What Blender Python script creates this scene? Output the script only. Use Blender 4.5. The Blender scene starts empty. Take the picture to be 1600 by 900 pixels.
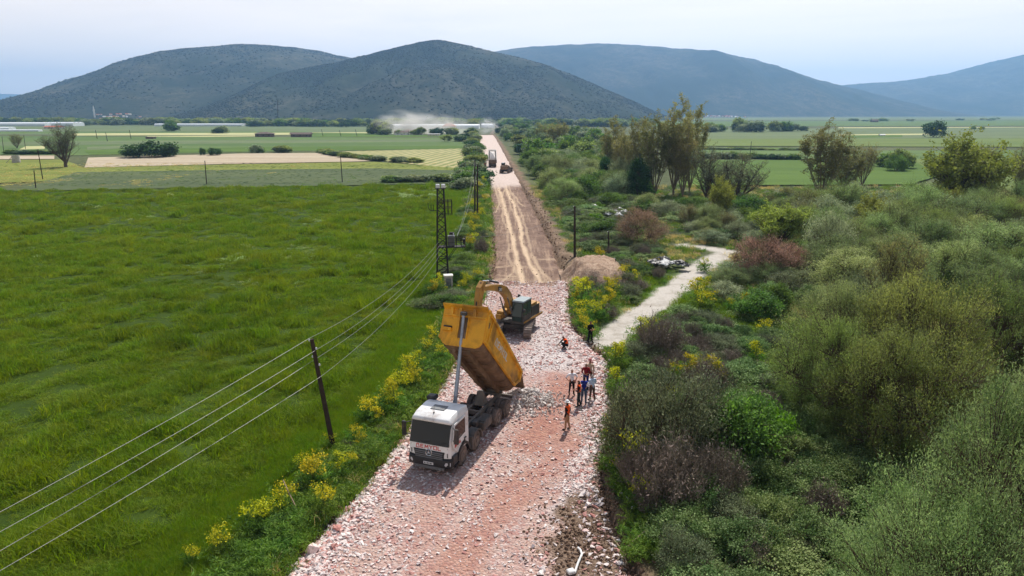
import bpy, bmesh, math, random
import numpy as np
from mathutils import Vector, Matrix, Euler
R = math.radians
scene = bpy.context.scene
col = scene.collection
rng = np.random.default_rng(7)
random.seed(7)

# ------------------------------------------------------------------ camera
H, PITCH, F = 17.5, R(14.2), 1081.0           # drone height, downward pitch, focal length in photo pixels (1600 wide)
cam_d = bpy.data.cameras.new('camera'); cam = bpy.data.objects.new('camera', cam_d); col.objects.link(cam)
cam.location = (0, 0, H); cam.rotation_euler = (math.pi/2 - PITCH, 0, 0)
cam_d.sensor_width = 36.0; cam_d.lens = 36.0*F/1600.0; cam_d.clip_end = 60000; cam_d.clip_start = 0.5
scene.camera = cam

# ------------------------------------------------------------------ light
SUN_EL, SUN_AZ = R(53), R(16)                 # azimuth from +Y towards +X
w = bpy.data.worlds.new('World'); scene.world = w; w.use_nodes = True
nt = w.node_tree; nt.nodes.clear()
out = nt.nodes.new('ShaderNodeOutputWorld'); bg = nt.nodes.new('ShaderNodeBackground')
sky = nt.nodes.new('ShaderNodeTexSky'); sky.sky_type = 'NISHITA'; sky.sun_disc = False
sky.sun_elevation = SUN_EL; sky.sun_rotation = SUN_AZ; sky.altitude = 50; sky.air_density = 1.0; sky.dust_density = 2.0
tc = nt.nodes.new('ShaderNodeTexCoord'); mp = nt.nodes.new('ShaderNodeMapping'); mp.inputs['Scale'].default_value = (1.2, 1.2, 9.0)
mp.inputs['Rotation'].default_value = (0.12, 0.1, 0.3)
ns = nt.nodes.new('ShaderNodeTexNoise'); ns.inputs['Scale'].default_value = 1.6; ns.inputs['Detail'].default_value = 7; ns.inputs['Roughness'].default_value = 0.55
ns.inputs['Distortion'].default_value = 0.6
cr = nt.nodes.new('ShaderNodeMapRange'); cr.inputs[1].default_value = 0.36; cr.inputs[2].default_value = 0.66; cr.inputs[3].default_value = 0.8; cr.inputs[4].default_value = 1.0
mx = nt.nodes.new('ShaderNodeMix'); mx.data_type = 'RGBA'; mx.inputs[7].default_value = (15.9, 13.7, 11.7, 1)
nt.links.new(tc.outputs['Generated'], mp.inputs[0]); nt.links.new(mp.outputs[0], ns.inputs['Vector'])
nt.links.new(ns.outputs['Fac'], cr.inputs[0]); sep = nt.nodes.new('ShaderNodeSeparateXYZ'); nt.links.new(tc.outputs['Generated'], sep.inputs[0])
el = nt.nodes.new('ShaderNodeMapRange'); el.inputs[1].default_value = 0.09; el.inputs[2].default_value = 0.42; el.inputs[3].default_value = 1.0; el.inputs[4].default_value = 0.1; el.interpolation_type = 'SMOOTHSTEP'
mu = nt.nodes.new('ShaderNodeMath'); mu.operation = 'MULTIPLY'; nt.links.new(sep.outputs['Z'], el.inputs[0]); nt.links.new(el.outputs[0], mu.inputs[1]); nt.links.new(cr.outputs[0], mu.inputs[0])
nt.links.new(mu.outputs[0], mx.inputs[0])
nt.links.new(sky.outputs[0], mx.inputs[6]); nt.links.new(mx.outputs[2], bg.inputs[0]); nt.links.new(bg.outputs[0], out.inputs[0])
bg.inputs[1].default_value = 0.08
sl = bpy.data.lights.new('sun', 'SUN'); sl.energy = 4.8; sl.angle = R(0.6); sl.color = (1.0, 0.95, 0.87)
so = bpy.data.objects.new('sun', sl); col.objects.link(so); so.location = (0, 0, 100)
SDIR = Vector((math.sin(SUN_AZ)*math.cos(SUN_EL), math.cos(SUN_AZ)*math.cos(SUN_EL), math.sin(SUN_EL)))
so.rotation_euler = SDIR.to_track_quat('Z', 'Y').to_euler()
vs = scene.view_settings; vs.view_transform = 'Standard'; vs.look = 'None'; vs.exposure = 0.22; vs.gamma = 1.0
scene.render.film_transparent = False
cy = scene.cycles; cy.max_bounces = 5; cy.diffuse_bounces = 3; cy.glossy_bounces = 2; cy.transmission_bounces = 4
cy.transparent_max_bounces = 6; cy.volume_bounces = 1; cy.use_denoising = True; cy.sample_clamp_indirect = 4.0

# ------------------------------------------------------------------ pixel -> place (planning helpers)
cp, sp = math.cos(PITCH), math.sin(PITCH)
def ray(px, py):
    x = (px-800.0)/F; y = -(py-450.0)/F
    return (x, cp + y*sp, -sp + y*cp)
def G(px, py, z=0.0):
    d = ray(px, py); t = (z-H)/d[2]
    return Vector((d[0]*t, d[1]*t, z))
def PY(px, py, Y):
    d = ray(px, py); t = Y/d[1]
    return Vector((d[0]*t, Y, H + d[2]*t))

# ------------------------------------------------------------------ noise
def _hash(ix, iy, seed):
    n = (ix.astype(np.int64)*374761393 + iy.astype(np.int64)*668265263 + seed*1442695041) & 0xffffffff
    n = ((n ^ (n >> 13))*1274126177) & 0xffffffff
    return ((n ^ (n >> 16)) & 0xffff)/65535.0
def vnoise(x, y, seed=0):
    x = np.asarray(x, float); y = np.asarray(y, float)
    ix = np.floor(x); iy = np.floor(y); fx = x-ix; fy = y-iy
    fx = fx*fx*(3-2*fx); fy = fy*fy*(3-2*fy)
    a = _hash(ix, iy, seed); b = _hash(ix+1, iy, seed); c = _hash(ix, iy+1, seed); d = _hash(ix+1, iy+1, seed)
    return (a*(1-fx)+b*fx)*(1-fy) + (c*(1-fx)+d*fx)*fy
def fbm(x, y, octv=4, seed=0, gain=0.5):
    s = 0; a = 1.0; t = 0
    for o in range(octv):
        s = s + a*(vnoise(np.asarray(x)*2**o, np.asarray(y)*2**o, seed+o*17)-0.5); t += a; a *= gain
    return s/t*2
def smooth(e0, e1, x):
    t = np.clip((np.asarray(x, float)-e0)/(e1-e0), 0, 1); return t*t*(3-2*t)

# ------------------------------------------------------------------ object helpers
def tag(o, label=None, cat=None, group=None, kind=None):
    if label: o['label'] = label
    if cat: o['category'] = cat
    if group: o['group'] = group
    if kind: o['kind'] = kind
    return o
def empty(name, loc=(0, 0, 0), rz=0.0, label=None, cat=None, group=None, parent=None):
    o = bpy.data.objects.new(name, None); o.empty_display_size = 0.3
    col.objects.link(o); o.location = loc; o.rotation_euler = (0, 0, rz)
    if parent: o.parent = parent
    return tag(o, label, cat, group)
def link(name, me, parent=None):
    o = bpy.data.objects.new(name, me); col.objects.link(o)
    if parent is not None: o.parent = parent
    return o
def copy_tree(o, parent=None):
    c = o.copy(); col.objects.link(c)
    if parent is not None: c.parent = parent
    for ch in list(o.children): copy_tree(ch, c)
    return c
def np_mesh(name, V, faces, mats=(), mi=None, smooth_=False):
    """faces: (n,k) int array, or list of such arrays"""
    me = bpy.data.meshes.new(name)
    if not isinstance(faces, list): faces = [faces]
    faces = [np.asarray(f, np.int32) for f in faces if len(f)]
    V = np.asarray(V, np.float32)
    me.vertices.add(len(V)); me.vertices.foreach_set('co', V.ravel())
    loops = np.concatenate([f.ravel() for f in faces]); cnt = np.concatenate([np.full(len(f), f.shape[1], np.int32) for f in faces])
    me.loops.add(len(loops)); me.loops.foreach_set('vertex_index', loops)
    me.polygons.add(len(cnt)); st = np.concatenate([[0], np.cumsum(cnt)[:-1]]).astype(np.int32)
    me.polygons.foreach_set('loop_start', st)
    for m in (mats if isinstance(mats, (list, tuple)) else [mats]): me.materials.append(m)
    if mi is not None: me.polygons.foreach_set('material_index', np.asarray(mi, np.int32))
    me.update(calc_edges=True)
    if smooth_: me.shade_smooth()
    return me
def attr(me, name, vals):
    a = me.attributes.new(name, 'FLOAT', 'POINT'); a.data.foreach_set('value', np.asarray(vals, np.float32).ravel())

class MB:
    """collects shapes; build() links them as one mesh object"""
    def __init__(s): s.v = []; s.f = []; s.m = []
    def add(s, vs, fs, m=0, M=None):
        o = len(s.v)
        if M is not None: vs = [M @ Vector(v) for v in vs]
        s.v += [tuple(v) for v in vs]; s.f += [tuple(i+o for i in f) for f in fs]; s.m += [m]*len(fs); return s
    def bm(s, b, m=0, M=None):
        b.verts.index_update()
        s.add([v.co.copy() for v in b.verts], [[v.index for v in f.verts] for f in b.faces], m, M); b.free(); return s
    def box(s, c, d, m=0, M=None, bev=0.0, rot=None):
        b = bmesh.new(); bmesh.ops.create_cube(b, size=1.0)
        for v in b.verts: v.co = Vector((v.co.x*d[0], v.co.y*d[1], v.co.z*d[2]))
        if bev > 0: bmesh.ops.bevel(b, geom=b.edges[:], offset=bev, segments=2 if bev > .03 else 1, affect='EDGES', profile=.5)
        T = Matrix.Translation(c)
        if rot is not None: T = T @ Euler(rot).to_matrix().to_4x4()
        if M is not None: T = M @ T
        return s.bm(b, m, T)
    def hull(s, pts, m=0, M=None, bev=0.0):
        b = bmesh.new()
        for p in pts: b.verts.new(p)
        r = bmesh.ops.convex_hull(b, input=b.verts[:])
        dead = [g for g in r['geom_interior'] + r['geom_unused'] if isinstance(g, bmesh.types.BMVert)]
        if dead: bmesh.ops.delete(b, geom=list(set(dead)), context='VERTS')
        if bev > 0:
            bmesh.ops.dissolve_limit(b, angle_limit=0.02, verts=b.verts[:], edges=b.edges[:])
            bmesh.ops.bevel(b, geom=b.edges[:], offset=bev, segments=2, affect='EDGES', profile=.5)
        return s.bm(b, m, M)
    def tube(s, pts, rad, n=6, m=0, M=None, cap=True):
        pts = [Vector(p) for p in pts]; k = len(pts)
        if not isinstance(rad, (list, tuple)): rad = [rad]*k
        vs = []; fs = []
        for i, p in enumerate(pts):
            d = (pts[min(i+1, k-1)]-pts[max(i-1, 0)])
            d = d.normalized() if d.length > 1e-9 else Vector((0, 0, 1))
            u = d.cross(Vector((0, 0, 1)))
            if u.length < 0.15: u = d.cross(Vector((0, 1, 0)))
            u.normalize(); v = d.cross(u)
            for j in range(n):
                a = 2*math.pi*j/n; vs.append(p + (u*math.cos(a)+v*math.sin(a))*rad[i])
        for i in range(k-1):
            for j in range(n):
                fs.append((i*n+j, i*n+(j+1) % n, (i+1)*n+(j+1) % n, (i+1)*n+j))
        if cap: fs.append(tuple(range(n))[::-1]); fs.append(tuple((k-1)*n+j for j in range(n)))
        return s.add(vs, fs, m, M)
    def lathe(s, prof, axis='Y', n=24, m=0, M=None, closed=False):
        """prof: list of (radius, along axis)"""
        vs = []; fs = []; k = len(prof)
        for r, t in prof:
            for j in range(n):
                a = 2*math.pi*j/n; c, q = r*math.cos(a), r*math.sin(a)
                vs.append({'Y': (c, t, q), 'Z': (c, q, t), 'X': (t, c, q)}[axis])
        for i in range(k if closed else k-1):
            for j in range(n):
                i2 = (i+1) % k
                fs.append((i*n+j, i*n+(j+1) % n, i2*n+(j+1) % n, i2*n+j))
        if not closed:
            if prof[0][0] > 1e-6: fs.append(tuple(range(n))[::-1])
            if prof[-1][0] > 1e-6: fs.append(tuple((k-1)*n+j for j in range(n)))
        return s.add(vs, fs, m, M)
    def prism(s, poly, axis, t0, t1, m=0, M=None):
        """poly of 2-D points extruded along an axis: 'Y' takes (x,z), 'X' takes (y,z), 'Z' takes (x,y)"""
        n = len(poly); f = {'Y': lambda p, t: (p[0], t, p[1]), 'X': lambda p, t: (t, p[0], p[1]), 'Z': lambda p, t: (p[0], p[1], t)}[axis]
        vs = [f(p, t0) for p in poly] + [f(p, t1) for p in poly]
        fs = [tuple(range(n))[::-1], tuple(range(n, 2*n))] + [(i, (i+1) % n, n+(i+1) % n, n+i) for i in range(n)]
        return s.add(vs, fs, m, M)
    def mesh(s, name, mats, smooth_=False, fixn=True):
        me = bpy.data.meshes.new(name); me.from_pydata(s.v, [], s.f)
        for mm in (mats if isinstance(mats, (list, tuple)) else [mats]): me.materials.append(mm)
        me.polygons.foreach_set('material_index', s.m)
        if fixn:
            b = bmesh.new(); b.from_mesh(me); bmesh.ops.recalc_face_normals(b, faces=b.faces[:]); b.to_mesh(me); b.free()
        me.update()
        if smooth_: me.shade_smooth(); me.set_sharp_from_angle(angle=R(40))
        return me
    def build(s, name, mats, parent=None, smooth_=False):
        return link(name, s.mesh(name, mats, smooth_), parent)

# ------------------------------------------------------------------ materials
_mc = {}
class NT:
    def __init__(s, name):
        s.mat = bpy.data.materials.new(name); s.mat.use_nodes = True; s.t = s.mat.node_tree
        s.b = s.t.nodes['Principled BSDF']; s.o = s.t.nodes['Material Output']
    def n(s, ty, **kw):
        nd = s.t.nodes.new('ShaderNode'+ty)
        for k, v in kw.items(): setattr(nd, k, v)
        return nd
    def l(s, a, b): s.t.links.new(a, b)
    def coord(s, kind='Object'):
        return s.n('TexCoord').outputs[kind]
    def world(s): return s.n('NewGeometry').outputs['Position']
    def noise(s, vec, scale, detail=4, rough=.55, dist=0.0):
        nd = s.n('TexNoise'); nd.inputs['Scale'].default_value = scale; nd.inputs['Detail'].default_value = detail
        nd.inputs['Roughness'].default_value = rough; nd.inputs['Distortion'].default_value = dist
        if vec is not None: s.l(vec, nd.inputs['Vector'])
        return nd.outputs['Fac']
    def scale(s, vec, sc, rot=(0, 0, 0)):
        nd = s.n('Mapping'); nd.inputs['Scale'].default_value = sc; nd.inputs['Rotation'].default_value = rot; s.l(vec, nd.inputs[0]); return nd.outputs[0]
    def rng(s, v, a, b, c=0., d=1.):
        nd = s.n('MapRange'); nd.inputs[1].default_value = a; nd.inputs[2].default_value = b; nd.inputs[3].default_value = c; nd.inputs[4].default_value = d
        s.l(v, nd.inputs[0]); return nd.outputs[0]
    def mix(s, fac, a, b, mode='MIX'):
        nd = s.n('Mix', data_type='RGBA', blend_type=mode)
        for i, x in ((0, fac), (6, a), (7, b)):
            if hasattr(x, 'is_linked') or hasattr(x, 'links'): s.l(x, nd.inputs[i])
            elif i == 0: nd.inputs[0].default_value = x
            else: nd.inputs[i].default_value = (*x[:3], 1)
        return nd.outputs[2]
    def math(s, op, a, b=0.0):
        nd = s.n('Math', operation=op)
        for i, x in ((0, a), (1, b)):
            if hasattr(x, 'links'): s.l(x, nd.inputs[i])
            else: nd.inputs[i].default_value = x
        return nd.outputs[0]
    def attr(s, name, ty='GEOMETRY'):
        nd = s.n('Attribute'); nd.attribute_name = name; nd.attribute_type = ty; return nd.outputs['Fac']
    def base(s, c, rough=.8, spec=.3):
        if hasattr(c, 'links'): s.l(c, s.b.inputs['Base Color'])
        else: s.b.inputs['Base Color'].default_value = (*c[:3], 1)
        s.b.inputs['Roughness'].default_value = rough; s.b.inputs['Specular IOR Level'].default_value = spec
    def bump(s, h, strength=.5, dist=.05):
        nd = s.n('Bump'); nd.inputs['Strength'].default_value = strength; nd.inputs['Distance'].default_value = dist
        s.l(h, nd.inputs['Height']); s.l(nd.outputs[0], s.b.inputs['Normal'])
def hx(r, g, b):
    f = lambda c: (c/255/12.92) if c/255 <= .04045 else ((c/255+.055)/1.055)**2.4
    return (f(r), f(g), f(b))
def pm(name, c, rough=.6, metal=0., var=.18, scale=6., spec=.4, dirt=None, dirt_amt=.5, bump=0., obj_rand=0.):
    """painted / plain surface with mottled colour, optional dirt"""
    if name in _mc: return _mc[name]
    t = NT(name); v = t.coord('Object')
    nz = t.noise(v, scale, 5)
    a = tuple(x*(1-var) for x in c); b = tuple(min(1, x*(1+var)) for x in c)
    cc = t.mix(t.rng(nz, .3, .7), a, b)
    if dirt is not None:
        d = t.rng(t.noise(v, scale*.45, 8, .65, .4), .62-.35*dirt_amt, .78-.2*dirt_amt)
        cc = t.mix(t.math('MULTIPLY', d, .85), cc, dirt)
    if obj_rand > 0:
        oi = t.n('ObjectInfo').outputs['Random']
        hs = t.n('HueSaturation'); t.l(cc, hs.inputs['Color']); t.l(t.rng(oi, 0, 1, 1-obj_rand, 1+obj_rand), hs.inputs['Value']); cc = hs.outputs[0]
    t.base(cc, rough, spec); t.b.inputs['Metallic'].default_value = metal
    if bump > 0: t.bump(t.noise(v, scale*4, 6), bump, .03)
    _mc[name] = t.mat; return t.mat
# ================================================================== terrain
LPX = [(330, 1000), (445, 900), (500, 835), (560, 770), (612, 705), (650, 650), (690, 605), (718, 550), (748, 480), (766, 445), (774, 400), (770, 345), (766, 300), (763, 275), (760, 252), (753, 228), (747, 214), (744, 208)]
RPX = [(1010, 1000), (985, 900), (962, 830), (938, 770), (936, 720), (957, 655), (948, 600), (950, 565), (925, 545), (893, 510), (886, 450), (876, 410), (855, 365), (832, 320), (803, 270), (789, 243), (774, 216), (768, 208)]
def poly_xy(px): 
    P = sorted([(G(*p).y, G(*p).x) for p in px]); return np.array([p[0] for p in P]), np.array([p[1] for p in P])
LY, LX = poly_xy(LPX); RY, RX = poly_xy(RPX)
def _ext(y, Y, X): 
    r = np.interp(y, Y, X)
    s = (X[1]-X[0])/(Y[1]-Y[0]); return np.where(y < Y[0], X[0]+s*(y-Y[0]), r)
def xl(y): return _ext(np.asarray(y, float), LY, LX)
def xr(y): return _ext(np.asarray(y, float), RY, RX)
YG = G(800, 441).y                                # where the fresh stone ends and the bare dirt begins
YF = G(800, 285).y                                # where the finished pale road begins
YEND = G(756, 211).y
PATH = [(1040, 545, 0), (948, 534, 30), (985, 505, 34), (1035, 465, 36), (1078, 432, 34), (1112, 406, 30), (1138, 394, 28), (1108, 388, 28), (1070, 384, 24)]
PATHW = [G(p[0], p[1]) for p in PATH[1:]]
def seg_dist(x, y, pts):
    d = np.full(np.shape(x), 1e9)
    for a, b in zip(pts[:-1], pts[1:]):
        ax, ay, bx, by = a[0], a[1], b[0], b[1]
        t = np.clip(((x-ax)*(bx-ax)+(y-ay)*(by-ay))/((bx-ax)**2+(by-ay)**2+1e-9), 0, 1)
        d = np.minimum(d, np.hypot(x-ax-t*(bx-ax), y-ay-t*(by-ay)))
    return d
def ground_h(x, y):
    x = np.asarray(x, float); y = np.asarray(y, float)
    wob = 0.35*fbm(y/1.3, x*0+3.1, 3, 5)
    dl = xl(y)-x+wob; dr = x-xr(y)+wob
    inside = np.minimum(-dl, -dr)
    fade = 1-smooth(150, 400, y)
    right = smooth(0, 3, dr)
    h = fade*(0.05*fbm(x/6, y/6, 3, 1) + right*0.35*fbm(x/7, y/7, 4, 2))
    # spoil bank along the right of the dug section, low lip on the left
    dug = smooth(YG-8, YG+4, y)*(1-smooth(YEND-60, YEND, y))
    h = h + dug*(0.42*np.exp(-((dr-1.6)/1.3)**2)*(0.8+0.7*fbm(x/2, y/2, 3, 9)) + 0.3*np.exp(-((dl-.8)/.9)**2))
    h = h + (1-dug)*0.22*np.exp(-((dl-.7)/.7)**2)*(y < 200)*(0.7+fbm(x, y, 3, 4)) + (1-dug)*0.18*np.exp(-((dr-.7)/.7)**2)*(y < 200)
    h = np.where(inside > -0.5, h*(1-smooth(-.5, .0, inside)) - 1.1*smooth(-.35, .25, inside), h)
    pd = seg_dist(x, y, PATHW)
    h = np.where((pd < 4), h*smooth(1.2, 3.6, pd), h)
    return h
def gz(x, y): return float(ground_h(np.array([x]), np.array([y]))[0])
def on(px, py):
    p = G(px, py); z = max(gz(p.x, p.y), -0.02); p = G(px, py, z); return p

def grid_mesh(name, X, Y, Z, mats, smooth_=True):
    ny, nx = X.shape
    V = np.stack([X, Y, Z], -1).reshape(-1, 3)
    i = np.arange(ny-1)[:, None]*nx + np.arange(nx-1)[None]
    f = np.stack([i, i+1, i+nx+1, i+nx], -1).reshape(-1, 4)
    return np_mesh(name, V, f, mats, smooth_=smooth_)

# ---- ground sheet
t = NT('ground_mat'); P = t.world()
n1 = t.noise(P, .035, 6, .6); n2 = t.noise(P, .5, 6, .65); n3 = t.noise(P, 5, 4, .7)
c = t.mix(t.rng(n1, .35, .65), hx(86, 96, 62), hx(112, 116, 76))
c = t.mix(t.rng(n2, .42, .62), c, hx(70, 78, 48))
c = t.mix(t.rng(n3, .35, .75, 0, .6), c, hx(58, 62, 42))
soil = t.mix(t.rng(n3, .3, .7), hx(108, 88, 74), hx(158, 134, 112)); soil = t.mix(t.rng(n2, .4, .7), soil, hx(92, 76, 62))
dirtp = t.mix(t.rng(n3, .3, .7), hx(172, 164, 154), hx(196, 190, 182)); dirtp = t.mix(t.rng(n2, .5, .72, 0, .7), dirtp, hx(132, 122, 106))
c = t.mix(t.attr('soil'), c, soil); c = t.mix(t.attr('path'), c, dirtp)
gn = t.mix(t.rng(n3, .3, .7), hx(70, 104, 34), hx(92, 122, 46)); c = t.mix(t.attr('green'), c, gn)
t.base(c, .95, .1); t.bump(t.noise(P, 9, 8, .7), .8, .06); M_ground = t.mat
ys = np.concatenate([np.linspace(-60, 14, 12), np.arange(15, 80, .33), 80*1.012**np.arange(0, 170), [700, 850, 1050, 1300, 1700, 2200, 3000, 4500, 7000, 11000, 16000]])
xs = np.concatenate([-np.array([16000, 9000, 5000, 2500, 1200, 600, 300, 150, 90, 60, 45, 36]), np.arange(-30, -16, 1.0), np.arange(-16, 34, .42), np.arange(34, 62, 1.2), [66, 74, 86, 110, 150, 220, 320, 600, 1200, 2500, 5000, 9000, 16000]])
X, Y = np.meshgrid(xs, ys); Z = ground_h(X, Y)
me = grid_mesh('ground', X, Y, Z, M_ground)
pd = seg_dist(X, Y, PATHW) + .5*fbm(X/2, Y/2, 3, 31)
pathm = 1-smooth(1.05, 1.9, pd+.25*fbm(X/.8, Y/.8, 2, 32))
dr = X-xr(Y); dl = xl(Y)-X
soilm = np.maximum((1-smooth(.3, 1.0+.9*fbm(X/1.2, Y/1.2, 3, 8), dl))*(dl > -2), 0)*(Y < 110)
dug = smooth(YG-12, YG, Y)*(1-smooth(560, 640, Y))
soilm = np.maximum(soilm, dug*(1-smooth(1.2, 3.0, dr+1.8*fbm(X/3, Y/3, 3, 8)))*(dr > -2))
soilm = np.maximum(soilm, (1-smooth(.2, 1.1, dr+.8*fbm(X/1.5, Y/1.5, 3, 12)))*(dr > -2))
soilm = np.maximum(soilm, .8*smooth(.28, .55, fbm(X/9, Y/9, 4, 40))*(dr > 4)*(Y > 50)*(Y < 130))
gg = G(1030, 470); greenm = np.exp(-(((X-gg.x)/6)**2+((Y-gg.y)/12)**2)); g2 = G(1130, 520); greenm = np.maximum(greenm, np.exp(-(((X-g2.x)/7)**2+((Y-g2.y)/6)**2)))
attr(me, 'soil', np.clip(soilm, 0, 1)); attr(me, 'path', pathm); attr(me, 'green', np.clip(greenm*1.3, 0, 1)*(1-pathm))
tag(link('ground', me), kind='structure')

# ---- road: three lengths
def road_strip(name, y0, y1, rows, cols, zf, mat, masks, geom=False):
    yy = np.geomspace(y0, y1, rows) if geom else np.linspace(y0, y1, rows)
    u = np.linspace(0, 1, cols); u = u+0.08*np.sin(2*np.pi*u)/(-2*np.pi)*2
    a = xl(yy)+.30*fbm(yy/1.1, yy*0+7.7, 3, 3); b = xr(yy)+.30*fbm(yy/1.1, yy*0+1.7, 3, 6)
    if geom: a = a+.55*fbm(yy/5, yy*0+4.4, 3, 13); b = b+.8*fbm(yy/6, yy*0+9.4, 3, 14)
    X = a[:, None]-.3 + (b-a+.6)[:, None]*u[None]; Y = np.repeat(yy[:, None], cols, 1)
    dE = np.minimum(X-a[:, None], b[:, None]-X)
    if y0 < 10: e_ = smooth(y1-7, y1, Y); Y = Y+1.6*e_*fbm(X/1.6, Y*0, 4, 87)
    Z = zf(X, Y, dE)
    if y0 < 10: Z = Z-.55*smooth(.6, 1, e_)
    me = grid_mesh(name, X, Y, Z, mat)
    for k, fn in masks.items(): attr(me, k, fn(X, Y, dE))
    return tag(link(name, me), kind='structure')
HEAPC = G(822, 628)
def gravel_z(X, Y, dE):
    heap = .8*np.exp(-(((X-HEAPC[0])/1.25)**2+((Y-HEAPC[1])/1.2)**2))
    return heap + .03*fbm(X/.35, Y/.35, 3, 21) + .06*fbm(X/3, Y/3, 3, 22) - .35*(1-smooth(-.3, .35, dE))
def soil_patch(X, Y, dE):
    c0 = G(930, 860); c1 = G(905, 800)
    d = np.minimum(np.hypot((X-c0.x)/1.9, (Y-c0.y)/2.6), np.hypot((X-c1.x-.6)/1.6, (Y-c1.y)/2.2)) + .45*fbm(X/1.1, Y/1.1, 4, 55)
    m = 1-smooth(.75, 1.15, d)
    e = (xr(Y)-X); m = np.maximum(m, (1-smooth(.2, .9, e+.5*fbm(X, Y, 3, 56)))*(Y < 40)*.8)
    return m
ORG = [[(830, 690), (865, 640), (880, 600), (890, 575)], [(690, 900), (780, 800), (850, 730), (880, 690)], [(870, 800), (900, 700)], [(640, 860), (700, 760)]]
def orange_m(X, Y, dE):
    m = 0
    for k, s in enumerate(ORG):
        d = seg_dist(X, Y, [G(*p) for p in s]) + .9*fbm(X/1.6, Y/1.6, 4, 60+k)
        m = np.maximum(m, (1-smooth(.3, (2.0, 1.5, .8, 1.0)[k], d))*(.9, .7, .4, .35)[k])
    return m
def white_m(X, Y, dE):
    d0 = seg_dist(X, Y, [G(860, 500), G(865, 570), G(800, 560)]) + 1.0*fbm(X/1.5, Y/1.5, 3, 70)
    d1 = seg_dist(X, Y, [G(880, 800), G(935, 690)]) + .8*fbm(X/1.2, Y/1.2, 3, 71)
    d2 = seg_dist(X, Y, [G(470, 900), G(600, 740)]) + .5*fbm(X/1.2, Y/1.2, 3, 72)
    return np.maximum.reduce([(1-smooth(.8, 2.8, d0))*.95, (1-smooth(.2, 1.1, d1))*.7, (1-smooth(.1, 1.0, d2))*.6])
t = NT('gravel_mat'); P = t.world()
vo = t.n('TexVoronoi'); vo.inputs['Scale'].default_value = 7.5; vo.inputs['Randomness'].default_value = 1; t.l(P, vo.inputs['Vector'])
sx = t.n('SeparateColor'); t.l(vo.outputs['Color'], sx.inputs[0])
vo2 = t.n('TexVoronoi'); vo2.inputs['Scale'].default_value = 17; t.l(P, vo2.inputs['Vector']); sx2 = t.n('SeparateColor'); t.l(vo2.outputs['Color'], sx2.inputs[0])
big = t.noise(P, .55, 6, .62); fine = t.noise(P, 22, 4, .7); med = t.noise(P, 2.3, 5, .65)
fresh = t.mix(t.rng(sx.outputs[0], 0, 1), hx(158, 108, 102), hx(220, 208, 202)); fresh = t.mix(t.rng(sx.outputs[1], .55, .9, 0, .85), fresh, hx(196, 150, 140))
packed = t.mix(t.rng(sx2.outputs[0], 0, 1), hx(182, 146, 132), hx(214, 192, 180))
c = t.mix(t.rng(t.math('ADD', big, t.math('MULTIPLY', med, .5)), .62, .86), fresh, packed)
orange = t.mix(t.rng(med, .3, .7), hx(172, 112, 94), hx(198, 148, 126)); orange = t.mix(t.rng(sx.outputs[2], .45, .9, 0, .8), orange, hx(142, 84, 76))
c = t.mix(t.math('MULTIPLY', t.attr('orange'), t.rng(fine, .25, .6, .55, 1)), c, orange)
white = t.mix(t.rng(sx.outputs[0], 0, 1), hx(196, 184, 180), hx(236, 232, 230))
c = t.mix(t.attr('white'), c, white)
c = t.mix(t.rng(vo.outputs['Distance'], .055, .1, 0, .28), c, hx(120, 92, 84))
soilc = t.mix(t.rng(med, .3, .7), hx(112, 92, 78), hx(160, 138, 118)); soilc = t.mix(t.rng(fine, .35, .7), soilc, hx(96, 78, 66))
c = t.mix(t.attr('soil'), c, soilc)
t.base(c, .92, .15)
hh = t.math('ADD', t.math('MULTIPLY', vo.outputs['Distance'], -1.4), t.math('MULTIPLY', fine, .35)); t.bump(hh, .9, .07)
M_gravel = t.mat
road_strip('road', 9, YG+1.5, 330, 90, gravel_z, M_gravel, {'orange': orange_m, 'white': white_m, 'soil': soil_patch})
TR = [[(790, 290), (803, 318), (812, 350), (818, 380), (828, 410), (842, 440)], [(778, 288), (788, 322), (796, 350), (801, 380), (808, 410), (818, 440)],
      [(775, 290), (776, 305), (783, 315), (795, 312), (796, 300), (790, 289)], [(773, 332), (783, 310), (788, 294)], [(800, 300), (812, 318), (820, 322)],
      [(793, 345), (785, 320), (780, 300)], [(782, 440), (800, 425), (806, 405)], [(862, 440), (846, 425), (836, 400)], [(806, 318), (800, 304), (784, 290)]]
TRW = [[G(p[0], p[1], -.4) for p in s] for s in TR]
def dirt_tr(X, Y, dE):
    m = 0*X
    for k, s in enumerate(TRW):
        ww = .40 if k < 2 else .26
        d = seg_dist(X+.3*fbm(X*0+k, Y/14, 2, 80+k), Y, s) + .22*fbm(X/.6, Y/3, 3, 81)
        m = np.maximum(m, (1-smooth(.25*ww, 1.25*ww, d))*(1 if k < 2 else .6))
        d2 = np.abs(d-.28)
    for k, o_ in ((0, .75), (1, -.7), (0, -1.5), (1, 1.4)):             # fainter passes beside the main ruts
        d = seg_dist(X-o_+.6*fbm(X*0+k+o_, Y/11, 2, 89), Y, TRW[k]) + .2*fbm(X/.5, Y/2.5, 3, 82)
        m = np.maximum(m, (1-smooth(.08, .32, d))*.45)
    m = np.maximum(m, smooth(.18, .6, fbm(X/4.5, Y/1.4, 5, 83))*.6*(1-smooth(YG+8, YG+24, Y)))
    return m
def dirt_z(X, Y, dE):
    z = -.42 + .09*fbm(X/1.3, Y/1.3, 4, 84) - .08*dirt_tr(X, Y, dE)
    z = z + (.42+.03*fbm(X/.4, Y/.4, 2, 85)-.06)*0*(1-smooth(YG-.5, YG+1.8, Y)) 
    z = z + .42*smooth(YF-14, YF+6, Y)
    return z - .35*(1-smooth(-.3, .25, dE))
t = NT('dug_earth_mat'); P = t.world()
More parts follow.
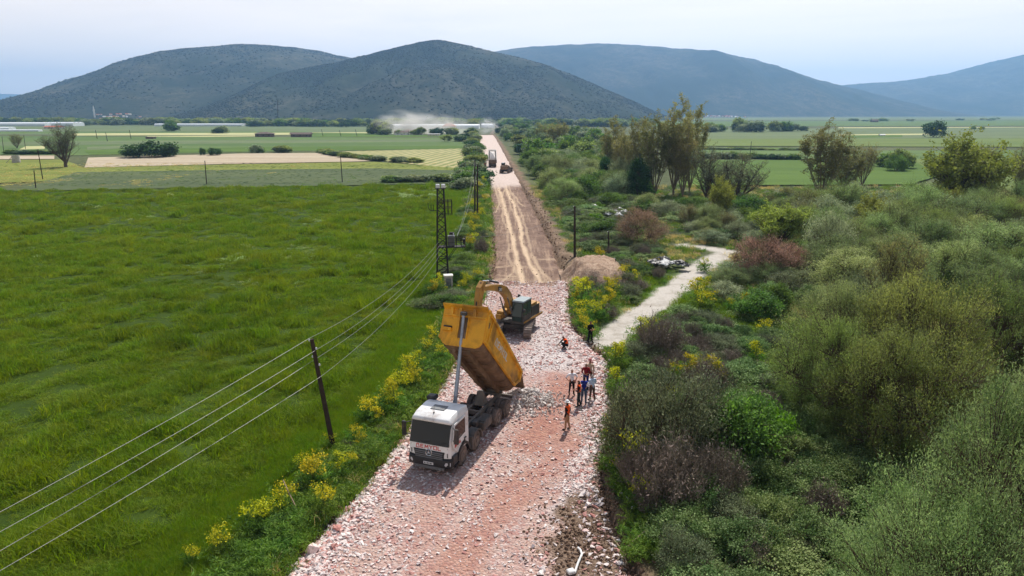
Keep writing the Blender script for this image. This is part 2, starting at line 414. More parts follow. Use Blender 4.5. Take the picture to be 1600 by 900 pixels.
n1 = t.noise(P, 1.1, 7, .68); n2 = t.noise(P, 6, 5, .7)
st_ = t.noise(t.scale(P, (2.2, .10, 1)), 1.0, 6, .65); c = t.mix(t.rng(n1, .35, .66), hx(112, 88, 78), hx(146, 122, 106)); c = t.mix(t.rng(n2, .38, .7), c, hx(96, 78, 70)); c = t.mix(t.rng(st_, .5, .72, 0, .7), c, hx(182, 156, 132)); c = t.mix(t.rng(t.noise(P, .35, 6, .6), .5, .68, 0, .45), c, hx(168, 142, 122))
tr = t.mix(t.rng(n2, .3, .7), hx(190, 164, 136), hx(214, 190, 162)); c = t.mix(t.math('MULTIPLY', t.attr('track'), t.rng(n2, .25, .55, .7, 1)), c, tr)
pl_ = t.mix(t.rng(n1, .35, .65), hx(190, 170, 160), hx(208, 192, 182)); c = t.mix(t.attr('pale'), c, pl_)
t.base(c, .95, .1); t.bump(t.noise(P, 5, 8, .72), 1, .12); M_dirt = t.mat
road_strip('road', YG-.4, YEND, 430, 90, dirt_z, M_dirt, {'track': dirt_tr, 'pale': lambda X, Y, dE: smooth(YF-13, YF-3, Y+5*fbm(X/2.5, Y/7, 4, 88))}, True)
# ---- earth mound on the right of the dug section
mc = on(934, 436); n = 60
u = np.linspace(-1, 1, n); U, Vv = np.meshgrid(u, u)
rr = np.sqrt(U**2+Vv**2)
Xm = mc.x + U*3.9; Ym = mc.y + Vv*6.5
rr = (np.abs(U+.1*Vv)**3+np.abs(Vv)**3)**(1/3)+.16*fbm(U*3, Vv*3, 4, 91)
prof = 1-smooth(.38, 1.0, rr)
Zm = -.35 + 2.25*prof*(1+.16*fbm(U*2, Vv*2, 3, 90)+.12*Vv-.10*U) + .35*np.abs(fbm(U*6, Vv*6, 4, 92))*smooth(0, .5, prof)
t = NT('mound_mat'); P = t.world()
n2 = t.noise(P, 1.6, 7, .7); c = t.mix(t.rng(n2, .35, .66), hx(150, 124, 104), hx(196, 172, 150)); c = t.mix(t.rng(t.noise(P, 7, 5), .42, .75), c, hx(122, 98, 82)); t.base(c, .95, .1); t.bump(t.noise(P, 4, 8, .7), 1, .15)
tag(link('earth_mound', grid_mesh('earth_mound', Xm, Ym, Zm, t.mat)), 'flat topped mound of pale brown dug earth beside the bare dirt track', 'earth mound')

# ---- fields
def field_mat(name, a, b, c3=None, sc=.12, streak=None, amt=.5, rows=None, rowcol=None):
    t = NT(name); P = t.world()
    v = t.scale(P, streak) if streak else P
    c = t.mix(t.rng(t.noise(v, sc, 7, .62), .36, .64), a, b)
    c = t.mix(t.rng(t.noise(P, sc*7, 5, .65), .42, .75, 0, amt), c, c3 if c3 else tuple(x*.72 for x in a))
    if rows:
        wv = t.n('TexWave', wave_type='BANDS', bands_direction='X'); wv.inputs['Scale'].default_value = rows[0]; wv.inputs['Distortion'].default_value = 2.0; wv.inputs['Detail'].default_value = 3; wv.inputs['Detail Scale'].default_value = 1.0
        t.l(t.scale(P, (1, 1, 1), (0, 0, rows[1])), wv.inputs['Vector']); c = t.mix(t.rng(wv.outputs['Fac'], .45, .8, 0, rows[2]), c, rowcol)
    t.base(c, .95, .08); t.bump(t.noise(P, 2.5, 6, .7), .6, .12); return t.mat
M_f = {
 'main': field_mat('main_field_mat', hx(50, 68, 20), hx(64, 82, 26), hx(40, 56, 18), .08),
 'grey': field_mat('greygreen_field_mat', hx(78, 90, 62), hx(92, 102, 68), None, .03, (.3, 2.2, 1)),
 'olive': field_mat('olive_field_mat', hx(108, 116, 54), hx(128, 134, 64), hx(88, 100, 50), .05, (.3, 2, 1)),
 'plough': field_mat('ploughed_field_mat', hx(186, 174, 150), hx(166, 150, 128), hx(146, 130, 110), .05, (.15, 2.5, 1), .5),
 'straw': field_mat('mown_field_mat', hx(178, 168, 124), hx(160, 152, 108), hx(140, 136, 96), .08, None, .5, (.085, R(9), .95), hx(118, 128, 78)),
 'mid': field_mat('mid_green_field_mat', hx(82, 104, 58), hx(98, 118, 66), None, .02, (.25, 2.2, 1)),
 'bright': field_mat('bright_green_field_mat', hx(76, 100, 42), hx(88, 112, 48), None, .02, (.3, 2, 1), .3),
 'pale': field_mat('pale_field_mat', hx(168, 168, 118), hx(190, 184, 138), hx(140, 150, 96), .02, (.2, 3, 1)),
 'sage': field_mat('sage_field_mat', hx(94, 108, 74), hx(110, 122, 84), None, .015, (.2, 2.4, 1)),
 'yellowgreen': field_mat('yellow_green_field_mat', hx(90, 106, 54), hx(110, 122, 66), hx(96, 120, 60), .02, (.25, 2.5, 1)),
}
RUB = G(1045, 418)
fz = [0.05]
def field(poly, m):
    fz[0] += .012 if len(poly) else 0
    V = [G(*p) for p in poly]; z = fz[0]
    me = bpy.data.meshes.new('field'); me.from_pydata([(v.x, v.y, z) for v in V], [], [tuple(range(len(V)))]); me.materials.append(M_f[m]); me.update()
    if me.polygons[0].normal.z < 0: me.flip_normals()
    return tag(link('field', me), kind='structure')
W0 = -400
# left, far to near
field([(W0, 196), (740, 196), (744, 208), (W0, 212)], 'sage'); field([(W0, 206), (480, 205.5), (480, 208), (W0, 209)], 'mid')
field([(115, 208.5), (430, 207.5), (700, 206), (700, 208), (420, 211), (115, 212)], 'pale'); field([(230, 213), (420, 211.5), (420, 213), (230, 215)], 'pale')
field([(W0, 212), (60, 213), (430, 214.5), (735, 215.5), (742, 233), (430, 237), (120, 243), (W0, 240)], 'mid')
field([(478, 207.5), (720, 209.5), (725, 213.5), (478, 214.5)], 'bright'); field([(0, 222), (400, 219), (740, 218), (740, 221), (400, 224), (0, 228)], 'sage')
field([(136, 230), (214, 227), (214, 230), (136, 236)], 'sage'); field([(40, 229), (70, 228.5), (70, 233), (30, 234)], 'pale')
field([(130, 235), (420, 230), (740, 228), (741, 232.5), (430, 236), (140, 242)], 'bright')
field([(W0, 246), (85, 243.5), (85, 249), (W0, 252)], 'plough')
field([(138, 247), (380, 240.5), (505, 239.5), (530, 243.5), (585, 252), (560, 253), (350, 257), (132, 262.5)], 'plough')
field([(505, 238), (730, 232.5), (742, 258), (738, 264.5), (690, 262), (600, 252.5), (530, 242.5)], 'straw')
field([(W0, 253), (100, 250), (130, 263), (350, 258), (585, 253.5), (735, 265), (735, 268), (350, 268), (60, 285), (W0, 300)], 'olive')
field([(120, 270), (350, 266.5), (585, 264), (735, 268), (752, 282), (700, 288), (20, 300), (50, 290)], 'grey')
# right, far to near
field([(1080, 184.5), (2100, 181.5), (2100, 187), (1080, 188)], 'sage'); field([(1000, 190), (2100, 186.5), (2100, 196), (1000, 198)], 'mid'); field([(1310, 199.3), (1800, 198.6), (1800, 200.2), (1310, 200.6)], 'pale')
field([(1060, 202), (2100, 197), (2100, 222), (1060, 226)], 'sage'); field([(1310, 210.8), (1460, 209), (1460, 211), (1310, 213)], 'pale'); field([(1318, 212), (1410, 211.4), (1410, 215), (1318, 216.5)], 'bright')
field([(1070, 218), (1300, 217), (2100, 216), (2100, 232), (1070, 229)], 'yellowgreen'); field([(1075, 231), (1260, 232), (1260, 235.5), (1075, 234)], 'bright'); field([(1075, 235), (1260, 236.5), (2100, 234), (2100, 262), (1075, 247)], 'mid')
field([(1070, 251), (1420, 252), (1520, 262), (1420, 290), (1060, 292)], 'bright'); field([(1420, 250), (2100, 246), (2100, 330), (1560, 330), (1500, 290)], 'yellowgreen')

# ---- near left crop field: bumpy sheet up to the verge
ys = np.concatenate([np.arange(10, 70, .5), 70*1.02**np.arange(0, 48)]); ys = ys[ys < 180]
us = np.linspace(0, 1, 150)**1.6
Xf = (xl(ys)-1.6)[:, None]-us[None]*150; Yf = np.repeat(ys[:, None], 150, 1)
ytop = np.interp(Xf, [-150, -95, -10], [158, 163, 176]); Yf = np.minimum(Yf, ytop)
Zf = .10 + .05*fbm(Xf/.8, Yf/.8, 3, 101) + .09*fbm(Xf/3, Yf/3, 3, 102)
tag(link('crop_field', grid_mesh('crop_field', Xf, Yf, Zf, M_f['main'])), kind='structure')

# ================================================================== hills
t = NT('hill_mat'); P = t.world()
vo = t.n('TexVoronoi'); vo.inputs['Scale'].default_value = .075; t.l(P, vo.inputs['Vector'])
n1 = t.noise(P, .0022, 8, .6); n2 = t.noise(P, .02, 6, .68); n3 = t.noise(P, .09, 4, .7)
c = t.mix(t.rng(n1, .40, .60), hx(58, 70, 48), hx(134, 126, 104)); c = t.mix(t.rng(n2, .4, .66), c, hx(60, 70, 50)); c = t.mix(t.rng(n3, .45, .7, 0, .8), c, hx(46, 56, 40))
c = t.mix(t.rng(t.noise(P, .012, 7, .7), .64, .72, 0, .7), c, hx(140, 132, 116)); c = t.mix(t.rng(vo.outputs['Distance'], .25, .5, .45, 0), c, hx(44, 54, 38))
c = t.mix(.52, c, (.014,.018,.012)); t.base(c, 1, .02); M_hill = t.mat
HILLS = {}
def hill(sil, Y0, front, seed, base_px=None, gul=.1, nu=300, nv=70, scrub=0):
    """ridge whose skyline passes through the given points at distance Y0; slopes down towards and away from the viewer"""
    pts = [PY(p[0], p[1], Y0) for p in sil]
    X = np.linspace(pts[0].x, pts[-1].x, nu); xs = np.array([p.x for p in pts]); zs = np.array([p.z for p in pts])
    Zr = np.interp(X, xs, zs); k = np.ones(9)/9; Zr = np.convolve(np.pad(Zr, 4, 'edge'), k, 'valid'); Zr = np.maximum(Zr, 0)
    v = np.concatenate([np.linspace(0, 1, nv), np.linspace(1, 2, nv//4)[1:]])
    zmax = max(zs.max(), 1)
    XX = np.repeat(X[None], len(v), 0)
    fr = front*(.35+.65*np.sqrt(Zr/zmax))
    YY = np.where(v[:, None] <= 1, Y0-(1-v[:, None])*fr[None], Y0+(v[:, None]-1)*front*.8)
    s = np.where(v <= 1, np.sin(v*np.pi/2)**1.15, np.cos((v-1)*np.pi/2))
    ZZ = Zr[None]*s[:, None]
    ridged = np.abs(fbm(XX/(front*.30), YY/(front*.75), 4, seed))
    amp = s[:, None]*(1-s[:, None])*4
    ZZ = ZZ*(1-gul*2.2*amp*(.42-ridged)) 
    ZZ = ZZ + fbm(XX/60, YY/60, 3, seed+5)*zmax*.016*s[:, None] - 4*(1-np.minimum(1, s*20))[:, None] - 3*(Zr < 2)[None]
    tag(link('hill', grid_mesh('hill', XX, YY, ZZ, M_hill)), kind='structure')
    return XX, YY, ZZ
S_C = [(330, 184), (380, 150), (420, 128), (460, 113), (500, 104), (545, 96), (600, 84), (640, 74), (665, 67), (690, 65), (715, 69), (760, 80), (800, 89), (850, 101), (900, 122), (950, 143), (990, 161), (1030, 184)]
S_L = [(-160, 195), (-60, 191), (0, 184), (60, 166), (120, 145), (170, 123), (215, 104), (260, 90), (310, 78), (360, 75), (425, 73), (480, 78), (530, 87), (580, 100), (650, 125), (800, 160), (900, 182)]
S_R = [(480, 150), (600, 120), (700, 95), (780, 80), (850, 72), (940, 69), (1010, 73), (1100, 81), (1170, 93), (1220, 108), (1270, 127), (1310, 135), (1370, 152), (1430, 172), (1480, 184)]
S_FR = [(1120, 180), (1200, 150), (1300, 134), (1350, 131), (1400, 128), (1450, 121), (1500, 112), (1560, 97), (1600, 86), (1680, 70), (1800, 62), (2000, 80)]
S_FL = [(-500, 120), (-200, 138), (-50, 147), (20, 147), (50, 149), (90, 144), (130, 138), (200, 136), (300, 150)]
hc = hill(S_C, 2250, 760, 301, gul=.3, nu=330); hl = hill(S_L, 3000, 1150, 302, gul=.24, nu=330); hill(S_R, 4600, 1300, 303, gul=.26); hill(S_FR, 6000, 1900, 304, gul=.24); hill(S_FL, 9600, 1500, 305, gul=.1, nu=160)
# ================================================================== vehicles
DUST = hx(150, 128, 114)
M_white = pm('white_paint', (.78, .78, .77), .35, 0, .04, 2, .5, DUST, .32)
M_yellow = pm('yellow_body_paint', hx(234, 168, 38), .5, 0, .08, 1.5, .4, hx(130, 88, 40), .45)
M_yellow2 = pm('excavator_paint', hx(184, 134, 52), .5, 0, .12, 1.5, .4, hx(112, 84, 52), .6)
M_under = pm('dirty_floor', hx(128, 104, 82), .8, 0, .3, 1.8, .2, hx(84, 66, 52), .6)
M_black = pm('black_plastic', (.022, .022, .024), .5, 0, .2, 4, .4, hx(96, 84, 76), .25)
M_dark = pm('dark_grey_metal', (.075, .072, .07), .65, 0, .25, 3, .3, hx(128, 112, 100), .55)
M_chassis = pm('dusty_chassis', hx(104, 98, 92), .8, 0, .25, 3, .2, hx(134, 120, 108), .6)
M_tyre = pm('tyre_rubber', hx(82, 76, 72), .95, 0, .25, 5, .1, hx(134, 118, 108), .7)
M_rim = pm('dusty_rim', hx(126, 114, 106), .7, .2, .2, 6, .3, hx(160, 140, 126), .5)
M_steel = pm('ram_steel', hx(150, 158, 172), .4, .35, .08, 3, .5, hx(110, 104, 100), .3)
M_chrome = pm('bright_metal', (.62, .63, .65), .25, .9, .05, 6, .5)
M_red = pm('red_lettering', hx(198, 62, 52), .5, 0, .06, 8)
M_wlet = pm('white_lettering', (.72, .70, .66), .6, 0, .12, 8, .3, hx(200, 150, 60), .3)
M_grey = pm('grey_plastic', (.16, .165, .17), .55, 0, .1, 4)
M_plate = pm('plate_white', (.7, .7, .7), .5, 0, .05, 4, .4, DUST, .4)
def glass(name, c, rough=.05):
    t = NT(name); t.base(c, rough, .3); return t.mat
M_glass = glass('tinted_glass', (.012, .015, .016)); M_lamp = glass('lamp_glass', (.55, .56, .58), .12); M_gglass = glass('green_tinted_glass', (.035, .055, .05))

LET = {'D': [((0, 0), (.22, 1)), ((.18, 1), (.72, 1)), ((.68, 1), (.92, 0)), ((.95, 0), (-.03, 0))], 'E': [((.08, 0), (.08, 1)), ((0, .93), (.85, .93)), ((.08, .5), (.75, .5)), ((0, .07), (.85, .07))],
       'M': [((.05, 0), (.12, 1)), ((.1, 1), (.5, .3)), ((.5, .3), (.9, 1)), ((.88, 1), (.95, 0))], 'Y': [((.05, 1), (.5, .48)), ((.95, 1), (.5, .48)), ((.5, .5), (.5, 0))],
       'O': [((.07, 0), (.07, 1)), ((.93, 0), (.93, 1)), ((0, .93), (1, .93)), ((0, .07), (1, .07))], 'L': [((.08, 0), (.08, 1)), ((0, .07), (.85, .07))],
       'C': [((.08, 0), (.08, 1)), ((0, .93), (.85, .93)), ((0, .07), (.85, .07))], 'A': [((.02, 0), (.45, 1)), ((.98, 0), (.55, 1)), ((.2, .35), (.8, .35)), ((.38, .95), (.62, .95))], 'T': [((0, .93), (1, .93)), ((.5, 0), (.5, .95))],
       'I': [((.5, 0), (.5, 1))], '-': [((.1, .5), (.9, .5))]}
def lettering(word, o, ux, uz, size, width, th=.16, depth=.012, gap=.22):
    """raised strokes on a plane; o lower-left corner, ux along the word, uz up"""
    o = Vector(o); ux = Vector(ux).normalized(); uz = Vector(uz).normalized(); un = ux.cross(uz)
    mb = MB(); n = len(word); cw = width/(n+gap*(n-1))
    for k, chh in enumerate(word):
        x0 = k*cw*(1+gap)
        for (a, b) in LET[chh]:
            A = o+ux*(x0+a[0]*cw)+uz*a[1]*size; B = o+ux*(x0+b[0]*cw)+uz*b[1]*size
            d = (B-A).normalized(); s = d.cross(un).normalized()*th*size/2
            vs = [A+s, A-s, B-s, B+s]; vs = [v-un*.004 for v in vs]+[v+un*depth for v in vs]
            mb.add(vs, [(0, 1, 2, 3), (7, 6, 5, 4), (0, 4, 5, 1), (1, 5, 6, 2), (2, 6, 7, 3), (3, 7, 4, 0)])
    return mb

def tyre_mesh(r, wd):
    mb = MB(); n = 36; prof = [(.56*r, -.42*wd), (.62*r, -.5*wd), (.9*r, -.5*wd), (.97*r, -.43*wd), (r, -.2*wd), (r, .2*wd), (.97*r, .43*wd), (.9*r, .5*wd), (.62*r, .5*wd), (.56*r, .42*wd)]
    mb.lathe(prof, 'Y', n, closed=True)
    for k in range(30):                                             # tread lugs
        a = 2*math.pi*k/30
        for s in (-1, 1):
            M = Matrix.Rotation(a+(.05 if s > 0 else -.05), 4, 'Y') @ Matrix.Translation((0, s*wd*.22, r*1.004))
            mb.box((0, 0, 0), (.055, wd*.34, .03), M=M)
    return mb.mesh('tyre', M_tyre)
def rim_mesh(r, wd, dish):
    mb = MB(); mb.lathe([(.57*r, dish+.02), (.58*r, dish+.05), (.53*r, dish+.05), (.50*r, dish-.05), (.34*r, dish-.09), (.30*r, dish-.02), (.17*r, dish), (.16*r, dish+.06), (0, dish+.07)], 'Y', 24)
    for k in range(10):
        a = 2*math.pi*k/10; mb.box((.235*r*math.cos(a), dish+.012, .235*r*math.sin(a)), (.03, .05, .03))
    return mb.mesh('rim', M_rim)

def build_tub(parent, L=6.6, lettered=True, colr=None, hgt=2.0):
    """open tipping body in its own frame: x along the floor to the front, hinge at the origin"""
    Y_ = colr or M_yellow
    tub = empty('tipping_body', parent=parent) if False else None
    W = 1.25; parts = []
    def P(name, mb, m, p=None, sm=False): o = mb.build(name, m, p or parent, sm); parts.append(o); return o
    side = [(-.05, .42), (-.75, 1.0), (-.78, hgt-.42), (L, hgt), (L-.41, .42)]
    for s in (1, -1):
        mb = MB(); mb.prism(side, 'Y', s*(W-.05), s*W); sw = P('side_wall', mb, Y_)
        mb = MB()                                                      # frame round the panel
        mb.box((L/2-.38, s*(W+.03), hgt-.18), (L+.76, .13, .16), rot=(0, -math.atan2(.42, L+.78), 0)); P('top_rail', mb, Y_)
        mb = MB(); mb.box((L/2-.22, s*(W+.045), .46), (L-.35, .15, .13)); P('bottom_rail', mb, Y_)
        mb = MB(); mb.box((L-.30, s*(W+.035), hgt*.6), (.18, .10, hgt*.75), rot=(0, .25, 0)); P('front_post', mb, Y_); mb = MB(); mb.box((L-.95, s*(W+.02), hgt*.62), (.10, .06, hgt*.68)); P('side_post', mb, Y_)
        mb = MB(); mb.hull([(-.05, s*(W+.002), .42), (-.05, s*(W+.09), .42), (-.75, s*(W+.002), 1.0), (-.75, s*(W+.09), 1.0), (.12, s*(W+.002), .48), (.12, s*(W+.09), .48), (-.55, s*(W+.002), 1.02), (-.55, s*(W+.09), 1.02)]); mb.box((-.66, s*(W+.045), 1.28), (.2, .09, .66)); P('rear_post', mb, Y_)
        mb = MB(); mb.box((L-.55, s*(W+.012), hgt-.55), (.22, .02, .3)); P('side_marker_panel', mb, M_under)
    # floor and curved underside
    prof = [(W-.04, .46), (W-.05, .30), (W-.16, .13), (W-.38, .03), (.5, 0), (-.5, 0), (-(W-.38), .03), (-(W-.16), .13), (-(W-.05), .30), (-(W-.04), .46)]
    inner = [(y*.955, z+.06) for y, z in prof][::-1]
    mb = MB(); mb.prism(prof+inner, 'X', -.1, L-.53); P('floor', mb, M_under)
    for x in np.linspace(.5, L-.9, 7):
        mb = MB(); mb.prism([(y*1.0, z-.045) for y, z in prof]+[(y*.99, z+.01) for y, z in prof][::-1], 'X', x-.05, x+.05); P('floor_rib', mb, M_under)
    for s in (1, -1):
        mb = MB(); mb.box((L/2-.35, s*.42, -.13), (L*.87, .16, .24)); P('floor_beam', mb, M_under)
    # front wall (leans out towards its top) with lip, gussets, ram well
    P0 = P
    def P(name, mb, m, p=None, sm=False):
        mb.v = [(x-.52*(1-z/hgt), y, z) if x > L-.2 else (x, y, z) for x, y, z in mb.v]; return P0(name, mb, m, p, sm)
    fw = [(-W, hgt-.05), (W, hgt-.05), (W, .46), (W-.05, .28), (W-.18, .11), (W-.4, .02), (-(W-.4), .02), (-(W-.18), .11), (-(W-.05), .28), (-W, .46)]
    mb = MB(); mb.prism(fw, 'X', L-.03, L+.05); P('front_wall', mb, Y_)
    mb = MB(); mb.hull([(L-.1, -W-.06, hgt-.03), (L-.1, W+.06, hgt-.03), (L+.34, -W-.06, hgt+.10), (L+.34, W+.06, hgt+.10), (L+.34, -W-.06, hgt+.02), (L+.34, W+.06, hgt+.02), (L-.1, -W-.06, hgt-.13), (L-.1, W+.06, hgt-.13)]); P('front_lip', mb, Y_)
    mb = MB(); mb.box((L+.09, 0, hgt-.42), (.10, 2*W, .08)); P('front_rail', mb, Y_)
    for y in (-.78, -.28, .55):
        mb = MB(); mb.hull([(L+.05, y-.08, hgt-.40), (L+.05, y+.08, hgt-.40), (L+.05, y-.08, hgt-.06), (L+.05, y+.08, hgt-.06), (L+.25, y-.08, hgt-.05), (L+.25, y+.08, hgt-.05), (L+.14, y-.08, hgt-.40), (L+.14, y+.08, hgt-.40)]); P('gusset', mb, Y_)
    for s in (1, -1):
        mb = MB(); mb.hull([(L+.05, s*.24, .35), (L+.05, s*.29, .35), (L+.05, s*.24, hgt-.4), (L+.05, s*.29, hgt-.4), (L+.2, s*.24, hgt-.4), (L+.2, s*.29, hgt-.4), (L+.12, s*.24, .5), (L+.12, s*.29, .5)]); P('ram_guide', mb, Y_)
    mb = MB(); mb.box((L+.056, 0, hgt*.5), (.015, .46, hgt*.55)); P('ram_well', mb, M_under)
    mb = MB(); mb.box((L+.14, -.88, .80), (.2, .5, .16)); mb.box((L+.245, -.88, .84), (.012, .42, .06)); P('step_pocket', mb, [Y_])
    mb = MB(); mb.box((L+.10, -.88, .93), (.12, .46, .12)); P('step_hole', mb, M_black)
    # tailgate hanging open from its top hinge
    M = Matrix.Translation((-.80, 0, hgt-.45)) @ Matrix.Rotation(R(62), 4, 'Y')
    mb = MB(); mb.box((0, 0, -.62), (.07, 2*W+.1, 1.2), M=M)
    for y in (-1.0, -.35, .35, 1.0): mb.box((-.06, y, -.62), (.07, .1, 1.15), M=M)
    mb.box((-.07, 0, -.08), (.1, 2*W+.12, .12), M=M); mb.box((-.07, 0, -1.16), (.1, 2*W+.12, .12), M=M); P('tailgate', mb, M_under)
    mb = MB(); mb.tube([(L-.5, W+.08, .5), (L-.1, W+.1, .8), (L+.02, W+.1, 1.3)], .035, 6); P('corner_stay', mb, Y_)
    if lettered:
        for s in (1, -1):
            mb = lettering('DEMYOL', ((L-2.0) if s > 0 else 2.1, s*(W+.006), 1.02), (-1, 0, 0) if s > 0 else (1, 0, 0), (0, 0, 1), .40, 2.5)
            P('lettering', mb, M_wlet)
    return parts

def build_cab(parent, paint=None, detail=True):
    Wt = paint or M_white; w = 1.15
    def P(name, mb, m, p=None, sm=False): return mb.build(name, m, p or parent, sm)
    # shell: white lower part and pillars as thick panels round a dark interior
    mb = MB(); mb.hull([(x, s*y, z) for s in (1, -1) for x, y, z in ((-.78, w, .95), (-.78, w, 2.72), (1.28, w*.97, .95), (1.34, w*.95, 1.52), (1.30, w*.95, 1.9), (1.02, w*.92, 2.74), (.4, w, 1.2))]); shell = P('cab_shell', mb, Wt, sm=True)
    mb = MB(); mb.hull([(x, s*y, z) for s in (1, -1) for x, y, z in ((-.80, w*1.0, 2.66), (1.12, w*.96, 2.66), (1.18, w*.90, 2.78), (-.80, w*.93, 2.98), (-.3, w*.9, 3.06), (.75, w*.86, 3.03), (1.10, w*.84, 2.90))], bev=.04); P('roof', mb, Wt, sm=True)
    mb = MB(); mb.box((.18, 0, 3.055), (.55, .78, .05), bev=.02); P('roof_hatch', mb, M_grey)
    mb = MB(); mb.box((.78, 0, 3.04), (.06, .06, .08)); mb.tube([(.78, 0, 3.05), (.74, 0, 3.35)], .008, 5); P('aerial', mb, M_black)
    n = Vector((.84, 0, .28)).normalized()
    def wsp(y, z, o): x = 1.345-(z-1.85)*(.325/.9)-.02*abs(y)**2; return Vector((x, y, z))+n*o
    ys = np.linspace(-w*.93, w*.93, 9); mb = MB()
    vs = [wsp(y, z, o) for o in (.03, -.06) for z in (1.62, 2.70) for y in ys]; k = len(ys)
    fs = [(i, i+1, k+i+1, k+i) for i in range(k-1)]+[(2*k+i, 3*k+i, 3*k+i+1, 2*k+i+1) for i in range(k-1)]
    fs += [(i, 2*k+i, 2*k+i+1, i+1) for i in range(k-1)]+[(k+i, k+i+1, 3*k+i+1, 3*k+i) for i in range(k-1)]+[(0, k, 3*k, 2*k), (k-1, 3*k-1, 4*k-1, 2*k-1)]
    mb.add(vs, fs); ws = P('windscreen', mb, M_glass, sm=True)
    for y in (-.45, .35):
        mb = MB(); mb.tube([wsp(y, 1.66, .06), wsp(y+.5, 1.78, .055)], .014, 5); P('wiper', mb, M_black)
    # nose panel, grille
    mb = MB(); mb.hull([(1.30, -w*.95, 1.60), (1.30, w*.95, 1.60), (1.40, -w*.90, 1.60), (1.40, w*.90, 1.60), (1.30, -w*.95, 1.28), (1.30, w*.95, 1.28), (1.42, -w*.9, 1.28), (1.42, w*.9, 1.28)]); P('nose_panel', mb, Wt)
    mb = MB(); mb.hull([(1.28, -.86, 1.31), (1.28, .86, 1.31), (1.43, -.86, 1.31), (1.43, .86, 1.31), (1.28, -.74, .88), (1.28, .74, .88), (1.47, -.74, .88), (1.47, .74, .88)]); gr = P('grille', mb, M_black)
    for z in (1.22, 1.12, 1.01, .92):
        mb = MB(); mb.box((1.455, 0, z), (.05, 1.5, .05), bev=.008); P('grille_bar', mb, M_grey, gr)
    for s in (1, -1):
        mb = MB(); mb.hull([(1.26, s*.86, 1.60), (1.40, s*.86, 1.60), (1.26, s*w*.99, 1.60), (1.33, s*w*.97, 1.6), (1.26, s*.80, .96), (1.41, s*.80, .96), (1.25, s*w*1.0, .98), (1.33, s*w*.99, .98)]); P('corner_panel', mb, Wt)
        mb = MB(); mb.box((1.395, s*.99, 1.28), (.02, .04, .5), rot=(0, 0, -s*.35)); P('air_slot', mb, M_black)
    mb = MB(); rr_ = [(.17, -.012), (.19, 0), (.17, .012), (.15, 0)]; T = Matrix.Translation((1.475, 0, 1.19)); mb.lathe([(r, t) for r, t in rr_], 'X', 28, M=T, closed=True)
    for a in (90, 210, 330):
        c_, s_ = math.cos(R(a)), math.sin(R(a)); mb.hull([(.0, -.02*s_*1.2, .02*c_*1.2), (.0, .02*s_*1.2, -.02*c_*1.2), (.0, .17*c_, .17*s_), (.015, 0, 0), (-.01, 0, 0)], M=T)
    P('emblem', mb, M_chrome)
    P('lettering', lettering('DEMYOL', (1.412, -.72, 1.36), (0, 1, 0), (0, 0, 1), .2, 1.4, th=.17), M_red)
    # bumper, lamps, plate
    mb = MB(); mb.hull([(x, s*y, z) for s in (1, -1) for x, y, z in ((1.15, 1.22, .92), (1.44, 1.12, .92), (1.5, .8, .9), (1.53, .8, .5), (1.45, 1.14, .46), (1.12, 1.24, .46))], bev=.03); bp = P('bumper', mb, M_black, sm=True)
    mb = MB(); mb.hull([(x, s*y, z) for s in (1, -1) for x, y, z in ((1.2, .85, .5), (1.52, .85, .5), (1.3, .75, .3), (1.48, .75, .32))]); P('underrun_guard', mb, M_grey)
    for s in (1, -1):
        mb = MB(); mb.hull([(1.40, s*1.17, .80), (1.51, s*.92, .80), (1.515, s*.86, .66), (1.50, s*.92, .58), (1.42, s*1.17, .60), (1.36, s*1.1, .7)], bev=.012); P('headlight', mb, M_lamp)
        mb = MB(); mb.box((1.50, s*.62, .42), (.08, .16, .1)); P('fog_lamp', mb, M_grey)
    mb = MB(); mb.box((1.54, 0, .66), (.02, .54, .13)); pl = P('licence_plate', mb, M_plate)
    for y, q in ((-.2, .05), (-.12, .03), (-.04, .05), (.04, .04), (.13, .05), (.2, .03)): 
        mb = MB(); mb.box((1.552, y, .66), (.006, q, .075)); P('plate_mark', mb, M_black, pl)
    # sides: doors, windows, mirrors, steps
    for s in (1, -1):
        mb = MB(); mb.prism([(-.42, 1.0), (.62, 1.0), (1.02, 1.35), (1.16, 1.75), (.90, 2.62), (-.42, 2.62)], 'Y', s*(w-.01), s*(w+.025)); dr = P('door', mb, Wt)
        mb = MB(); mb.prism([(-.32, 1.72), (1.02, 1.60), (1.06, 1.78), (.84, 2.52), (-.32, 2.52)], 'Y', s*(w+.02), s*(w+.034)); P('side_window', mb, M_glass, dr)
        mb = MB(); mb.box((-.28, s*(w+.05), 1.42), (.2, .05, .06)); P('handle', mb, M_black, dr)
        mb = MB(); mb.prism([(-.35, 1.12), (.1, 1.12), (.16, 1.3), (-.3, 1.36)], 'Y', s*(w+.026), s*(w+.045)); P('door_vent', mb, M_black, dr)
        P('door_lettering', lettering('DEMYOL', ((.92 if s > 0 else .2), s*(w+.028), 1.40), (-1, 0, 0) if s > 0 else (1, 0, 0), (0, 0, 1), .13, .72, th=.17), M_red, dr)
        mb = MB(); mb.prism([(-.05+.62*math.cos(a), .52+.62*math.sin(a)) for a in np.linspace(0.1, math.pi-.1, 12)]+[(-.05+.74*math.cos(a), .52+.74*math.sin(a)) for a in np.linspace(math.pi-.1, .1, 12)], 'Y', s*.86, s*1.25); P('fender', mb, M_black)
        mb = MB(); mb.box((.98, s*1.14, .78), (.5, .2, .5), bev=.03); mb.box((.75, s*1.2, .42), (.5, .1, .08)); P('step', mb, M_black)
